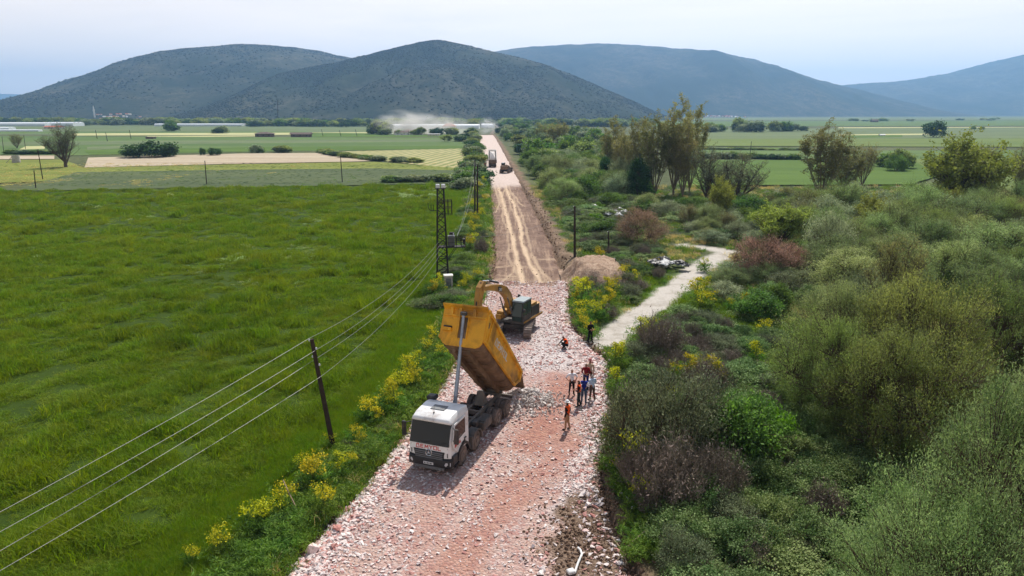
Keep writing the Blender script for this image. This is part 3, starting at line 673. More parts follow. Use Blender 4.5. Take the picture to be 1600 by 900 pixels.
        mb = MB(); mb.tube([(1.02, s*w, 2.50), (1.26, s*(w+.26), 2.5)], .025, 6); mb.tube([(1.08, s*w, 1.85), (1.26, s*(w+.26), 1.9)], .025, 6); mb.box((1.26, s*(w+.3), 2.18), (.13, .22, .78), bev=.03); P('mirror', mb, M_black)
    mb = MB(); mb.box((-.83, 0, 1.75), (.08, 2.1, 1.7)); P('cab_rear_wall', mb, M_dark)
    mb = MB(); mb.box((-1.0, -.98, 2.15), (.34, .34, 1.75), bev=.06); mb.box((-.98, -.98, 3.03), (.5, .5, .25), bev=.08); P('air_intake', mb, M_black)

def dump_truck(loc, heading, theta, label, tubcol=None, paint=None, L=6.6, lettered=True, group=None):
    t = empty('dump_truck', loc, heading, label, 'dump truck', group)
    def P(name, mb, m, p=None, sm=False): return mb.build(name, m, p or t, sm)
    tm = tyre_mesh(.53, .33); rm = rim_mesh(.53, .33, .14)
    def wheel(x, y, s):
        o = link('wheel', tm, t); o.location = (x, y, .53); o.rotation_euler = (0, random.random()*6, 0)
        r_ = link('rim', rm, o); r_.rotation_euler = (0, 0, 0 if s > 0 else math.pi)
    for x in (0, -1.75):
        for s in (1, -1): wheel(x, s*1.03, s)
    for x in (-4.85, -6.22):
        for s in (1, -1): wheel(x, s*1.06, s); wheel(x, s*.70, s)
    for s in (1, -1):
        mb = MB(); mb.box((-3.1, s*.42, .98), (8.2, .09, .30)); mb.box((-3.1, s*.39, 1.13), (8.2, .14, .02)); mb.box((-3.1, s*.39, .83), (8.2, .14, .02)); P('chassis_rail', mb, M_chassis)
        mb = MB(); mb.prism([(-1.75+.60*math.cos(a), .53+.60*math.sin(a)) for a in np.linspace(-.1, math.pi+.1, 14)]+[(-1.75+.68*math.cos(a), .53+.68*math.sin(a)) for a in np.linspace(math.pi+.1, -.1, 14)], 'Y', s*.82, s*1.24); P('fender', mb, M_dark)
        mb = MB(); mb.box((-1.05, s*1.05, .75), (.06, .42, .7)); P('mud_flap', mb, M_dark)
    for x in (-1.3, -2.3, -3.2, -4.1, -5.5, -7.1):
        mb = MB(); mb.box((x, 0, 1.0), (.16, .78, .22)); P('crossmember', mb, M_chassis)
    for x in (0, -1.75, -4.85, -6.22):
        mb = MB(); mb.tube([(x, -.95, .53), (x, .95, .53)], .1, 8); 
        if x < -4: mb.box((x, 0, .55), (.4, .45, .42), bev=.08)
        P('axle', mb, M_dark)
    mb = MB(); mb.box((-3.35, .92, .86), (1.15, .55, .50), bev=.05); mb.box((-3.35, .92, 1.14), (1.0, .5, .05)); P('tool_box', mb, M_dark)
    mb = MB(); mb.box((-3.2, -.92, .86), (1.4, .58, .58), bev=.09); P('fuel_tank', mb, M_dark)
    mb = MB(); mb.box((-2.75, .70, 1.05), (.5, .3, .3), bev=.03); mb.tube([(-2.4, .62, .8), (-1.4, .62, .8)], .12, 8); P('air_tanks', mb, M_dark)
    mb = MB(); mb.box((-.95, .55, 1.5), (.3, .9, 1.2), bev=.04); mb.box((-.95, -.3, 1.3), (.3, .7, .8)); P('cooler_pack', mb, M_black)
    mb = MB(); mb.hull([(-5.05, y, z) for y in (-.2, .2) for z in (1.1, 1.9)]+[(-4.8, y, 1.1) for y in (-.3, .3)]+[(-5.5, y, 1.1) for y in (-.3, .3)]); P('hoist_stand', mb, M_chassis)
    mb = MB(); mb.tube([(-6.9, -.62, 1.22), (-6.9, .62, 1.22)], .10, 10); mb.box((-6.9, 0, 1.1), (.5, 1.0, .14)); P('hinge_bar', mb, M_chassis)
    mb = MB(); mb.box((-7.35, 0, .82), (.12, 2.2, .18)); 
    for s in (1, -1): mb.box((-7.42, s*.85, .82), (.05, .45, .15))
    P('rear_bumper', mb, M_dark)
    build_cab(t, paint)
    b = empty('tipping_body', (-6.9, 0, 1.32), parent=t); b.rotation_euler = (0, -theta, 0)
    build_tub(b, L, lettered, tubcol)
    # ram
    if theta > .2:
        top = Matrix.Translation((-6.9, 0, 1.32)) @ Matrix.Rotation(-theta, 4, 'Y') @ Vector((L+.24, 0, 1.62)); bot = Vector((-1.28, 0, 1.25))
        d = top-bot
        mb = MB(); mb.tube([bot, bot+d*.24], .125, 12); mb.tube([bot+d*.235, bot+d*.5], .108, 12); mb.tube([bot+d*.495, bot+d*.76], .094, 12); mb.tube([bot+d*.755, top], .08, 12)
        for q in (.24, .5, .76): mb.tube([bot+d*(q-.012), bot+d*q], .135-.05*q, 12)
        P('hoist_ram', mb, M_steel, sm=True)
        mb = MB(); mb.box(top, (.2, .36, .2), bev=.03); P('ram_mount', mb, M_dark)
    return t
HEAD = math.atan2(-.936, -.353)
dump_truck((-3.61, 32.6, 0.0), HEAD, R(42.6), 'white cab tipper truck with its yellow dump body raised, standing on the crushed pink stone')

# ---------------------------------------------------------------- excavator
def excavator(loc, heading, swing, label, boom=True, group=None, name='excavator'):
    t = empty(name, loc, heading, label, name, group)
    def P(name, mb, m, p=None, sm=False): return mb.build(name, m, p or t, sm)
    for s in (1, -1):                                                # crawler: belt of shoes
        y = s*1.17; prof = []
        Lh, r = 1.75, .43
        n = 46; per = 4*Lh+2*math.pi*r
        tr = empty('crawler_track', (0, y, 0), parent=t)
        core = MB(); core.prism([(Lh*math.copysign(1, math.cos(a))*(abs(math.cos(a)) > 1e-3)*.98+(r-.09)*math.cos(a), .47+(r-.09)*math.sin(a)) for a in np.linspace(0, 2*math.pi, 24, endpoint=False)], 'Y', -.22, .22); P('track_frame', core, M_dark, tr)
        sh = MB(); sh.box((0, 0, 0), (.185, .62, .035)); sh.box((.05, 0, .03), (.025, .62, .045)); sm_ = sh.mesh('track_shoe', pm('track_shoe_steel', hx(128, 118, 112), .7, .3, .25, 4, .3, hx(150, 128, 116), .6))
        for k in range(n):
            q = per*k/n
            if q < 2*Lh: p = (-Lh+q, .47+r); a = 0
            elif q < 2*Lh+math.pi*r: a = (q-2*Lh)/r; p = (Lh+r*math.sin(a), .47+r*math.cos(a))
            elif q < 4*Lh+math.pi*r: p = (Lh-(q-2*Lh-math.pi*r), .47-r); a = math.pi
            else: a = math.pi+(q-4*Lh-math.pi*r)/r; p = (-Lh+r*math.sin(a), .47+r*math.cos(a))
            o = link('track_shoe', sm_, tr); o.location = (p[0], 0, p[1]); o.rotation_euler = (0, a, 0)
    mb = MB(); mb.box((0, 0, .62), (1.5, 1.9, .4), bev=.08); mb.lathe([(.7, .8), (.7, 1.0)], 'Z', 24); P('undercarriage', mb, M_dark)
    up = empty('upper_structure', (0, 0, 0), swing, parent=t)
    mb = MB(); mb.box((-.75, 0, 1.13), (3.7, 2.5, .24), bev=.03); P('deck', mb, M_dark, up)
    mb = MB(); mb.hull([(x, y, z) for z in (1.1, 2.05) for x, y in ((-1.9, 1.26), (-1.9, -1.26), (-2.55, 1.0), (-2.75, 0), (-2.55, -1.0))], bev=.06); P('counterweight', mb, M_yellow2, up, True)
    mb = MB(); mb.box((-1.15, -.1, 1.75), (1.6, 2.3, 1.05), bev=.05); mb.box((-1.1, -.3, 2.32), (1.0, 1.2, .14), bev=.03); P('engine_cover', mb, M_yellow2, up)
    for y in (1.262, -1.262):
        mb = MB(); mb.box((-1.1, y, 1.72), (1.45, .02, .85)); P('side_panel', mb, M_black, up)
    mb = MB(); mb.tube([(-1.5, -.5, 2.3), (-1.5, -.5, 2.75)], .06, 8); P('exhaust', mb, M_black, up)
    mb = MB(); mb.box((.35, -.95, 1.55), (1.3, .6, .6), bev=.03); mb.box((1.05, -1.0, 1.42), (.3, .5, .4), bev=.02); P('tool_box', mb, M_yellow2, up)
    # cab
    cx, cyy = .55, .78
    mb = MB(); mb.box((-.75, 1.256, 1.17), (3.6, .03, .14)); P('deck_trim', mb, M_yellow2, up)
    mb = MB(); mb.hull([(x, y, z) for y in (cyy-.48, cyy+.48) for x, z in ((-.35, 1.25), (-.35, 2.85), (1.25, 1.25), (1.35, 1.7), (1.15, 2.85))], bev=.03); P('cab', mb, M_black, up)
    mb = MB(); mb.hull([(x, y, z) for y in (cyy-.50, cyy+.50) for x, z in ((-.40, 2.85), (-.36, 2.97), (1.22, 2.85), (1.12, 2.97))], bev=.025); P('cab_roof', mb, pm('cab_roof_grey', hx(140, 150, 152), .5, 0, .1, 4), up)
    mb = MB(); mb.add([(1.385, cyy-.40, 1.72), (1.385, cyy+.40, 1.72), (1.185, cyy+.40, 2.78), (1.185, cyy-.40, 2.78), (1.34, cyy-.40, 1.72), (1.34, cyy+.40, 1.72), (1.14, cyy+.40, 2.78), (1.14, cyy-.40, 2.78)], [(0, 1, 2, 3), (4, 7, 6, 5), (0, 4, 5, 1), (1, 5, 6, 2), (2, 6, 7, 3), (3, 7, 4, 0)]); P('front_window', mb, M_gglass, up)
    mb = MB(); mb.add([(1.285, cyy-.38, 1.32), (1.285, cyy+.38, 1.32), (1.37, cyy+.38, 1.66), (1.37, cyy-.38, 1.66), (1.2, cyy-.38, 1.32), (1.2, cyy+.38, 1.32), (1.3, cyy+.38, 1.66), (1.3, cyy-.38, 1.66)], [(0, 1, 2, 3), (4, 7, 6, 5), (0, 4, 5, 1), (1, 5, 6, 2), (2, 6, 7, 3), (3, 7, 4, 0)]); P('lower_front_window', mb, M_gglass, up)
    for xa, xb in ((.45, 1.12), (-.28, .36)):
        mb = MB(); mb.prism([(xa, 1.75), (xb+(.12 if xa > 0 else 0), 1.75), (xb, 2.72), (xa, 2.72)], 'Y', cyy+.47, cyy+.495); P('side_window', mb, M_gglass, up)
    mb = MB(); mb.tube([(1.2, cyy+.5, 1.6), (1.3, cyy+.62, 1.9), (1.28, cyy+.62, 2.2)], .02, 5); mb.box((1.3, cyy+.66, 2.25), (.06, .16, .3)); P('mirror', mb, M_black, up)
    mb = MB(); mb.box((-.3, .2, 3.02), (.12, .12, .15)); P('beacon', mb, M_black, up)
    # boom, stick, bucket
    by = -.05
    def plate(name, pts, th, wd, m):
        mb = MB(); P2 = [Vector(p) for p in pts]; top = []; bot = []
        for i, p in enumerate(P2):
            d = (P2[min(i+1, len(P2)-1)]-P2[max(i-1, 0)]).normalized(); nn = Vector((-d.z, 0, d.x)); top.append(p+nn*th[i]); bot.append(p-nn*th[i])
        mb.prism([(v.x, v.z) for v in top+bot[::-1]], 'Y', by-wd, by+wd); return P(name, mb, m, up)
    if boom:
        Pk = P
        def P(name, mb, m, p=None, sm=False):
            mb.v = [(x, y, 1.75+(z-1.75)*.76 if z > 1.75 else z) for x, y, z in mb.v]; return Pk(name, mb, m, p, sm)
        A, B, C = (.55, 0, 1.75), (2.15, 0, 4.75), (5.75, 0, 5.95)
        plate('boom', [A, (.95, 0, 2.9), (1.45, 0, 3.95), B, (3.0, 0, 5.22), (4.3, 0, 5.6), C], [.20, .30, .34, .38, .34, .28, .18], .24, M_yellow2)
        plate('stick', [(5.35, 0, 6.55), (5.75, 0, 6.0), (6.05, 0, 4.9), (6.25, 0, 3.3)], [.16, .34, .28, .14], .2, M_yellow2)
        for yy in (-.38, .30):
            mb = MB(); mb.tube([(.95, yy, 1.55), (1.55, yy, 2.7)], .10, 10); mb.tube([(1.5, yy, 2.65), (2.05, yy, 3.9)], .055, 8); P('boom_cylinder', mb, M_dark, up)
        mb = MB(); mb.tube([(3.0, by, 5.75), (4.4, by, 6.35)], .11, 10); P('stick_cylinder', mb, M_black, up); mb = MB(); mb.tube([(4.4, by, 6.35), (5.38, by, 6.6)], .06, 8); P('cylinder_rod', mb, M_chrome, up)
        mb = MB(); mb.tube([(5.6, by, 6.5), (6.15, by, 5.3)], .09, 8); mb.tube([(6.15, by, 5.3), (6.55, by, 3.9)], .05, 8); P('bucket_cylinder', mb, M_black, up)
        mb = MB(); mb.box((6.5, by, 3.55), (.1, .3, .8), rot=(0, .35, 0)); P('bucket_link', mb, M_dark, up)
        bk = [(6.2, 3.3), (6.75, 3.25), (7.0, 2.8), (6.9, 2.2), (6.45, 1.9), (5.9, 2.05), (5.75, 2.5), (6.1, 2.55), (6.35, 2.5), (6.5, 2.75)]
        mb = MB(); mb.prism(bk, 'Y', by-.55, by+.55); P('bucket', mb, M_dark, up)
        for k in range(5):
            mb = MB(); mb.hull([(5.75, by-.5+.25*k+dy, 2.5+dz) for dy in (-.05, .05) for dz in (0, .08)]+[(5.55, by-.5+.25*k, 2.72)]+[(5.85, by-.5+.25*k, 2.45)]); P('bucket_tooth', mb, M_dark, up)
        mb = MB(); mb.prism([(2.75, 4.78), (3.35, 4.98), (3.45, 5.48), (2.95, 5.35)], 'Y', by+.262, by+.274); P('boom_badge', mb, M_black, up)
        P('boom_badge_lettering', lettering('CAT', (3.32, by+.276, 5.02), (-1, 0, -.3), (-.2, 0, 1), .26, .48), M_wlet, up)
        mb = MB(); mb.tube([(.9, by-.3, 2.6), (1.6, by-.32, 4.4), (2.6, by-.32, 5.3), (4.5, by-.3, 5.9), (5.5, by-.28, 6.2)], .03, 6); P('hydraulic_hose', mb, M_black, up)
    return t
ex = excavator((.30, 54.6, 0.0), math.atan2(-1, -.12), R(-20), 'yellow tracked excavator with a black cab working behind the tipper truck')
# ================================================================== plants: prototypes
GAIN = 1.6
def leaf_mat(name, a, b, tint=None, trans=.42, obj=.24, patch=None):
    """leaf: a..b per leaf, 'tint' attribute picks clumps of a third colour, small change per plant"""
    t = NT(name)
    isl = t.n('NewGeometry').outputs['Random Per Island']
    c = t.mix(isl, a, b)
    if tint: c = t.mix(t.attr('tint'), c, tint)
    if patch:                                                          # parts of the stand that have turned yellower
        Pw = t.world(); c = t.mix(t.rng(t.noise(t.scale(Pw, (.6, 1.3, 1)), .09, 5, .6), .48, .66, 0, .4), c, patch); c = t.mix(t.rng(t.noise(Pw, .05, 4, .6), .52, .68, 0, .6), c, tuple(q*.6 for q in a))
    oi = t.n('ObjectInfo').outputs['Random']
    hs = t.n('HueSaturation'); t.l(c, hs.inputs['Color']); t.l(t.rng(oi, 0, 1, GAIN*(1-obj), GAIN*(1+obj)), hs.inputs['Value']); t.l(t.rng(t.math('FRACT', t.math('MULTIPLY', oi, 7.31)), 0, 1, .522, .478), hs.inputs['Hue']); c = hs.outputs[0]
    t.base(c, .7, .15)
    tr = t.n('BsdfTranslucent'); g = t.n('HueSaturation'); g.inputs['Saturation'].default_value = 1.15; g.inputs['Value'].default_value = 1.1; t.l(c, g.inputs['Color']); t.l(g.outputs[0], tr.inputs['Color'])
    ms = t.n('MixShader'); ms.inputs[0].default_value = trans; t.l(t.b.outputs[0], ms.inputs[1]); t.l(tr.outputs[0], ms.inputs[2]); t.l(ms.outputs[0], t.o.inputs['Surface'])
    return t.mat
LM = {
 'willow': leaf_mat('willow_leaf', hx(104, 118, 74), hx(142, 154, 102), hx(86, 102, 58)),
 'olivew': leaf_mat('olive_willow_leaf', hx(100, 110, 60), hx(132, 142, 82), hx(82, 94, 48)),
 'silver': leaf_mat('silver_leaf', hx(104, 116, 84), hx(142, 152, 118), hx(84, 96, 68), .25),
 'darkolive': leaf_mat('dark_olive_leaf', hx(74, 82, 58), hx(112, 120, 88), hx(58, 66, 46), .2),
 'green': leaf_mat('green_leaf', hx(70, 92, 42), hx(98, 122, 58), hx(56, 76, 36)),
 'bright': leaf_mat('bright_leaf', hx(80, 108, 38), hx(106, 134, 54), hx(64, 92, 36)),
 'dark': leaf_mat('dark_leaf', hx(40, 62, 32), hx(62, 88, 44), hx(34, 52, 28), .2),
 'yellowg': leaf_mat('yellow_green_leaf', hx(104, 114, 54), hx(128, 136, 72), hx(88, 100, 46), .4),
 'poplar': leaf_mat('poplar_leaf', hx(106, 106, 64), hx(132, 130, 84), hx(90, 98, 54), .35),
 'tamarisk': leaf_mat('tamarisk_leaf', hx(134, 106, 92), hx(160, 132, 114), hx(108, 96, 74), .25),
 'twig': leaf_mat('grey_twig', hx(104, 92, 84), hx(134, 120, 110), hx(92, 84, 70), .05),
 'bramble': leaf_mat('bramble_leaf', hx(84, 104, 58), hx(126, 142, 92), hx(66, 88, 44), .2),
 'fern': leaf_mat('feathery_leaf', hx(76, 102, 40), hx(106, 130, 56), hx(60, 84, 36), .35),
 'flower': leaf_mat('yellow_flower', hx(150, 142, 26), hx(178, 170, 42), hx(118, 126, 34), .25),
 'grass': leaf_mat('grass_blade', hx(84, 104, 26), hx(113, 131, 40), hx(68, 88, 26), .4, .16, hx(122, 130, 46)),
 'wheat': leaf_mat('fine_grass_blade', hx(78, 102, 28), hx(100, 122, 40), hx(108, 120, 46), .4, .12),
 'paleweed': leaf_mat('pale_weed', hx(140, 156, 104), hx(176, 186, 140), hx(120, 140, 84), .3),
 'drygrass': leaf_mat('dry_grass', hx(164, 148, 96), hx(190, 174, 124), hx(128, 132, 70), .3),
}
M_bark = pm('bark', hx(92, 78, 66), .95, 0, .3, 5, .1)
M_barkp = pm('poplar_bark', hx(136, 122, 104), .95, 0, .25, 4, .1)
M_stem = pm('flower_stem', hx(112, 132, 62), .8, 0, .2, 6, .2)

def unit(n, r):
    v = r.normal(size=(n, 3)); return v/np.linalg.norm(v, axis=1, keepdims=True)
def diamonds(C, A, B):
    """leaf faces: centre, half-length vector, half-width vector"""
    V = np.stack([C-A, C+B, C+A, C-B], 1).reshape(-1, 3); n = len(C)
    return V, np.arange(4*n).reshape(n, 4)
def tubes_np(paths, r0s, r1s, k=3):
    """paths (m, s, 3) thin tubes"""
    m, s, _ = paths.shape
    d = np.gradient(paths, axis=1); d /= np.linalg.norm(d, axis=2, keepdims=True)+1e-9
    up = np.where(np.abs(d[..., 2:3]) > .9, np.array([1., 0, 0]), np.array([0, 0, 1.]))
    u = np.cross(d, up); u /= np.linalg.norm(u, axis=2, keepdims=True)+1e-9; v = np.cross(d, u)
    rad = r0s[:, None]+(r1s-r0s)[:, None]*np.linspace(0, 1, s)[None]
    a = np.arange(k)*2*np.pi/k
    V = paths[:, :, None]+rad[:, :, None, None]*(u[:, :, None]*np.cos(a)[:, None]+v[:, :, None]*np.sin(a)[:, None])
    base = (np.arange(m)*s*k)[:, None, None]+(np.arange(s-1)*k)[None, :, None]
    j = np.arange(k)[None, None]; j2 = (np.arange(k)+1)[None, None] % k
    f = np.stack([base+j, base+j2, base+k+j2, base+k+j], -1).reshape(-1, 4)
    return V.reshape(-1, 3), f
def bez(p0, p1, sag, s=5):
    t = np.linspace(0, 1, s)[None, :, None]; mid = (p0+p1)/2+sag
    return (1-t)**2*p0[:, None]+2*t*(1-t)*mid[:, None]+t*t*p1[:, None]

def crown_proto(name, seed, leafm, Rw=2.0, Ht=3.0, z0=.2, nc=90, nl=110, cr=.42, ll=.13, lw=.05, flat=.7, shell=.45, lump=.35, droop=0., upright=0., twigs=0, twig_r=.012, stems=5, trunk=None, barkm=None, clumpshape=None, tintfrac=.3, limb=.05, top=None, cone=0.0):
    """returns (crown mesh, wood mesh) of one plant: lumpy clumps of small leaves carried by limbs"""
    r = np.random.default_rng(seed)
    u = unit(nc, r); u[:, 2] = np.where(u[:, 2] < -.75, -u[:, 2], u[:, 2])
    rad = shell+(1-shell)*r.random(nc)**.6
    az = np.arctan2(u[:, 1], u[:, 0])
    lumpf = 1+lump*(np.sin(az*2+r.random()*6)*.4+np.sin(az*3+u[:, 2]*4+r.random()*6)*.35+np.sin(az*5+u[:, 2]*7+r.random()*6)*.25)+lump*.4*r.normal(size=nc)*.4
    zz = .5+.5*u[:, 2]*rad*np.clip(lumpf, .6, 1.3)
    zz = np.clip(zz, 0.02, 1.1)
    wz = 1-cone*zz
    C = np.stack([u[:, 0]*rad*lumpf*Rw*wz, u[:, 1]*rad*lumpf*Rw*wz, z0+(Ht-z0)*zz], 1)
    n = nc*nl
    ci = np.repeat(np.arange(nc), nl)
    csz = cr*(.6+.8*r.random(nc))
    off = r.normal(size=(n, 3))*.55; off[:, 2] *= flat
    P_ = C[ci]+off*csz[ci][:, None]
    if droop: P_[:, 2] -= droop*np.abs(r.normal(size=n))*csz[ci]
    P_[:, 2] = np.maximum(P_[:, 2], .03)
    A = unit(n, r); outw = C[ci]-np.array([0, 0, Ht*.3]); outw /= np.linalg.norm(outw, axis=1, keepdims=True)+1e-6
    A = A*.9+outw*.5; A[:, 2] += upright-droop*1.2
    A /= np.linalg.norm(A, axis=1, keepdims=True)
    Nn = unit(n, r)*.7; Nn[:, 2] += 1.05; B = np.cross(A, Nn); B /= np.linalg.norm(B, axis=1, keepdims=True)+1e-6
    sz = (.65+.7*r.random(n))[:, None]
    V, f = diamonds(P_, A*ll*.5*sz, B*lw*.5*sz)
    cme = np_mesh(name, V, f, LM[leafm])
    tint = np.clip((r.random(nc) < tintfrac)*(.5+.5*r.random(nc))+.15*r.random(nc), 0, 1); attr(cme, 'tint', np.repeat(tint[ci], 4))
    # wood
    ns = stems; hub_z = trunk if trunk else .0
    hub = np.zeros((ns, 3)); a0 = r.random(ns)*6.28; ph = .5+.5*r.random(ns)
    sel = C[r.choice(nc, ns, replace=nc < ns)]; lim_end = sel*np.array([.75, .75, .85])
    hub[:, 2] = hub_z; hub[:, :2] += (r.random((ns, 2))-.5)*(.1 if trunk else .5*Rw*.3)
    VV = []; FF = []; o = 0
    def addv(v, ff):
        nonlocal o
        VV.append(v); FF.append(ff+o); o += len(v)
    addv(*tubes_np(bez(hub, lim_end, np.stack([0*a0, 0*a0, .12*Ht+0*a0], 1), 6), np.full(ns, limb), np.full(ns, limb*.3), 5))
    if trunk:
        addv(*tubes_np(np.array([[[0, 0, -.3], [.02, 0, trunk*.5], [0, .02, trunk*1.05]]]), np.array([limb*2.1]), np.array([limb*1.3]), 8))
    # branchlets to clumps
    dd = np.linalg.norm(C[:, None]-lim_end[None], axis=2); near = dd.argmin(1)
    tt = .55+.4*r.random(nc); st = (1-tt[:, None])*hub[near]+tt[:, None]*lim_end[near]; st[:, 2] += .06*Ht*(1-tt)
    addv(*tubes_np(bez(st, C, np.zeros_like(C), 4), np.full(nc, limb*.42), np.full(nc, limb*.12), 4))
    if twigs:
        k = r.integers(0, nc, twigs); e = C[k]+r.normal(size=(twigs, 3))*csz[k][:, None]*np.array([.9, .9, .8])+outw[k*nl]*csz[k][:, None]*.5; s0 = C[k]*(.75+.2*r.random((twigs, 1)))
        e[:, 2] = np.maximum(e[:, 2], .05)
        addv(*tubes_np(bez(s0, e, np.zeros_like(e), 3), np.full(twigs, twig_r), np.full(twigs, twig_r*.4), 3))
    wme = np_mesh(name+'_wood', np.concatenate(VV), np.concatenate(FF), barkm or M_bark)
    return cme, wme, (Rw, Ht)

def bare_proto(name, seed, Rw, Ht, nst=90, ntw=1500, leafm='twig', nleaf=2500, tr=.010, upright=.7):
    """leafless fuzzy shrub: a sheaf of fine stems and twigs"""
    r = np.random.default_rng(seed)
    a = r.random(nst)*6.28; q = np.sqrt(r.random(nst))
    b0 = np.stack([np.cos(a)*q*Rw*.45, np.sin(a)*q*Rw*.45, 0*a], 1)
    e = np.stack([np.cos(a)*q*Rw*(.8+.4*r.random(nst)), np.sin(a)*q*Rw*(.8+.4*r.random(nst)), Ht*(.65+.4*r.random(nst))*(1-.45*q**2)], 1)
    pth = bez(b0, e, np.stack([0*a, 0*a, .15*Ht+0*a], 1), 5)
    V0, F0 = tubes_np(pth, np.full(nst, tr*1.5), np.full(nst, tr*.5), 3)
    k = r.integers(0, nst, ntw); t = r.random(ntw)*.75+.2
    i0 = np.minimum((t*4).astype(int), 3); fr = t*4-i0
    s0 = pth[k, i0]*(1-fr)[:, None]+pth[k, i0+1]*fr[:, None]
    ee = s0+(unit(ntw, r)*.7+np.array([0, 0, upright]))*(.16*Ht+.2*Ht*r.random(ntw))[:, None]; ee[:, 2] = np.maximum(ee[:, 2], .05)
    V1, F1 = tubes_np(bez(s0, ee, r.normal(size=(ntw, 3))*.04, 3), np.full(ntw, tr*.75), np.full(ntw, tr*.35), 3)
    wme = np_mesh(name+'_wood', np.concatenate([V0, V1]), np.concatenate([F0, F1+len(V0)]), pm('grey_twigs', hx(124, 114, 102), .95, 0, .2, 3, .05))
    kk = r.integers(0, ntw, nleaf); P_ = s0[kk]+(ee-s0)[kk]*r.random((nleaf, 1))+r.normal(size=(nleaf, 3))*.05
    A = unit(nleaf, r); B = np.cross(A, unit(nleaf, r)); sz = (.6+.8*r.random(nleaf))[:, None]
    V, f = diamonds(P_, A*.06*sz, B*.02*sz)
    cme = np_mesh(name, V, f, LM[leafm]); attr(cme, 'tint', np.repeat((r.random(nleaf) < .3)*1., 4))
    return cme, wme, (Rw, Ht)

def fennel_proto(seed, ht, nhead, lush=1.0):
    r = np.random.default_rng(seed)
    nh = nhead; a = r.random(nh)*6.28; q = np.sqrt(r.random(nh))
    tip = np.stack([np.cos(a)*q*.38, np.sin(a)*q*.38, ht*(.62+.38*r.random(nh))], 1)
    st = np.stack([0*a, 0*a, ht*(.35+.2*r.random(nh))], 1)
    V0, F0 = tubes_np(np.array([[[0, 0, 0], [.02, .01, ht*.5], [0, 0, ht*.93]]]), np.array([.028]), np.array([.012]), 5)
    V1, F1 = tubes_np(bez(st, tip, np.zeros((nh, 3)), 3), np.full(nh, .012), np.full(nh, .006), 3)
    stem = np_mesh('stem', np.concatenate([V0, V1]), np.concatenate([F0, F1+len(V0)]), M_stem)
    nf = 40; ci = np.repeat(np.arange(nh), nf); n = len(ci)
    hs = (.10+.11*r.random(nh))
    P_ = tip[ci]+r.normal(size=(n, 3))*np.array([.62, .62, .5])*hs[ci][:, None]; A = unit(n, r); B = np.cross(A, unit(n, r)); sz = (.6+.8*r.random(n))[:, None]
    V, f = diamonds(P_, A*.035*sz, B*.03*sz); fl = np_mesh('flower_heads', V, f, LM['flower']); attr(fl, 'tint', np.repeat((r.random(n) < .3)*1., 4))
    # feathery leaves: arching fronds of fine leaflets
    m = int(34*lush); az = r.random(m)*6.28; ln = .45+.5*r.random(m); zb = ht*(.02+.45*r.random(m)**1.5)
    s0 = np.stack([0*az, 0*az, zb], 1); e = np.stack([np.cos(az)*ln, np.sin(az)*ln, zb+ln*(.1+.5*r.random(m))], 1)
    pth = bez(s0, e, np.stack([0*az, 0*az, .22*ln], 1), 9)
    k = 44; ii = np.repeat(np.arange(m), k); tpos = r.random(m*k)*.85+.15; i0 = np.minimum((tpos*8).astype(int), 7); fr = (tpos*8-i0)[:, None]
    P_ = pth[ii, i0]*(1-fr)+pth[ii, i0+1]*fr+r.normal(size=(m*k, 3))*.055
    P_[:, 2] = np.maximum(P_[:, 2], .02)
    A = unit(m*k, r); B = np.cross(A, unit(m*k, r)); sz = (.6+.8*r.random(m*k))[:, None]
    V, f = diamonds(P_, A*.085*sz, B*.016*sz); lf = np_mesh('leaves', V, f, LM['fern']); attr(lf, 'tint', np.repeat((r.random(m*k) < .3)*1., 4))
    return stem, fl, lf

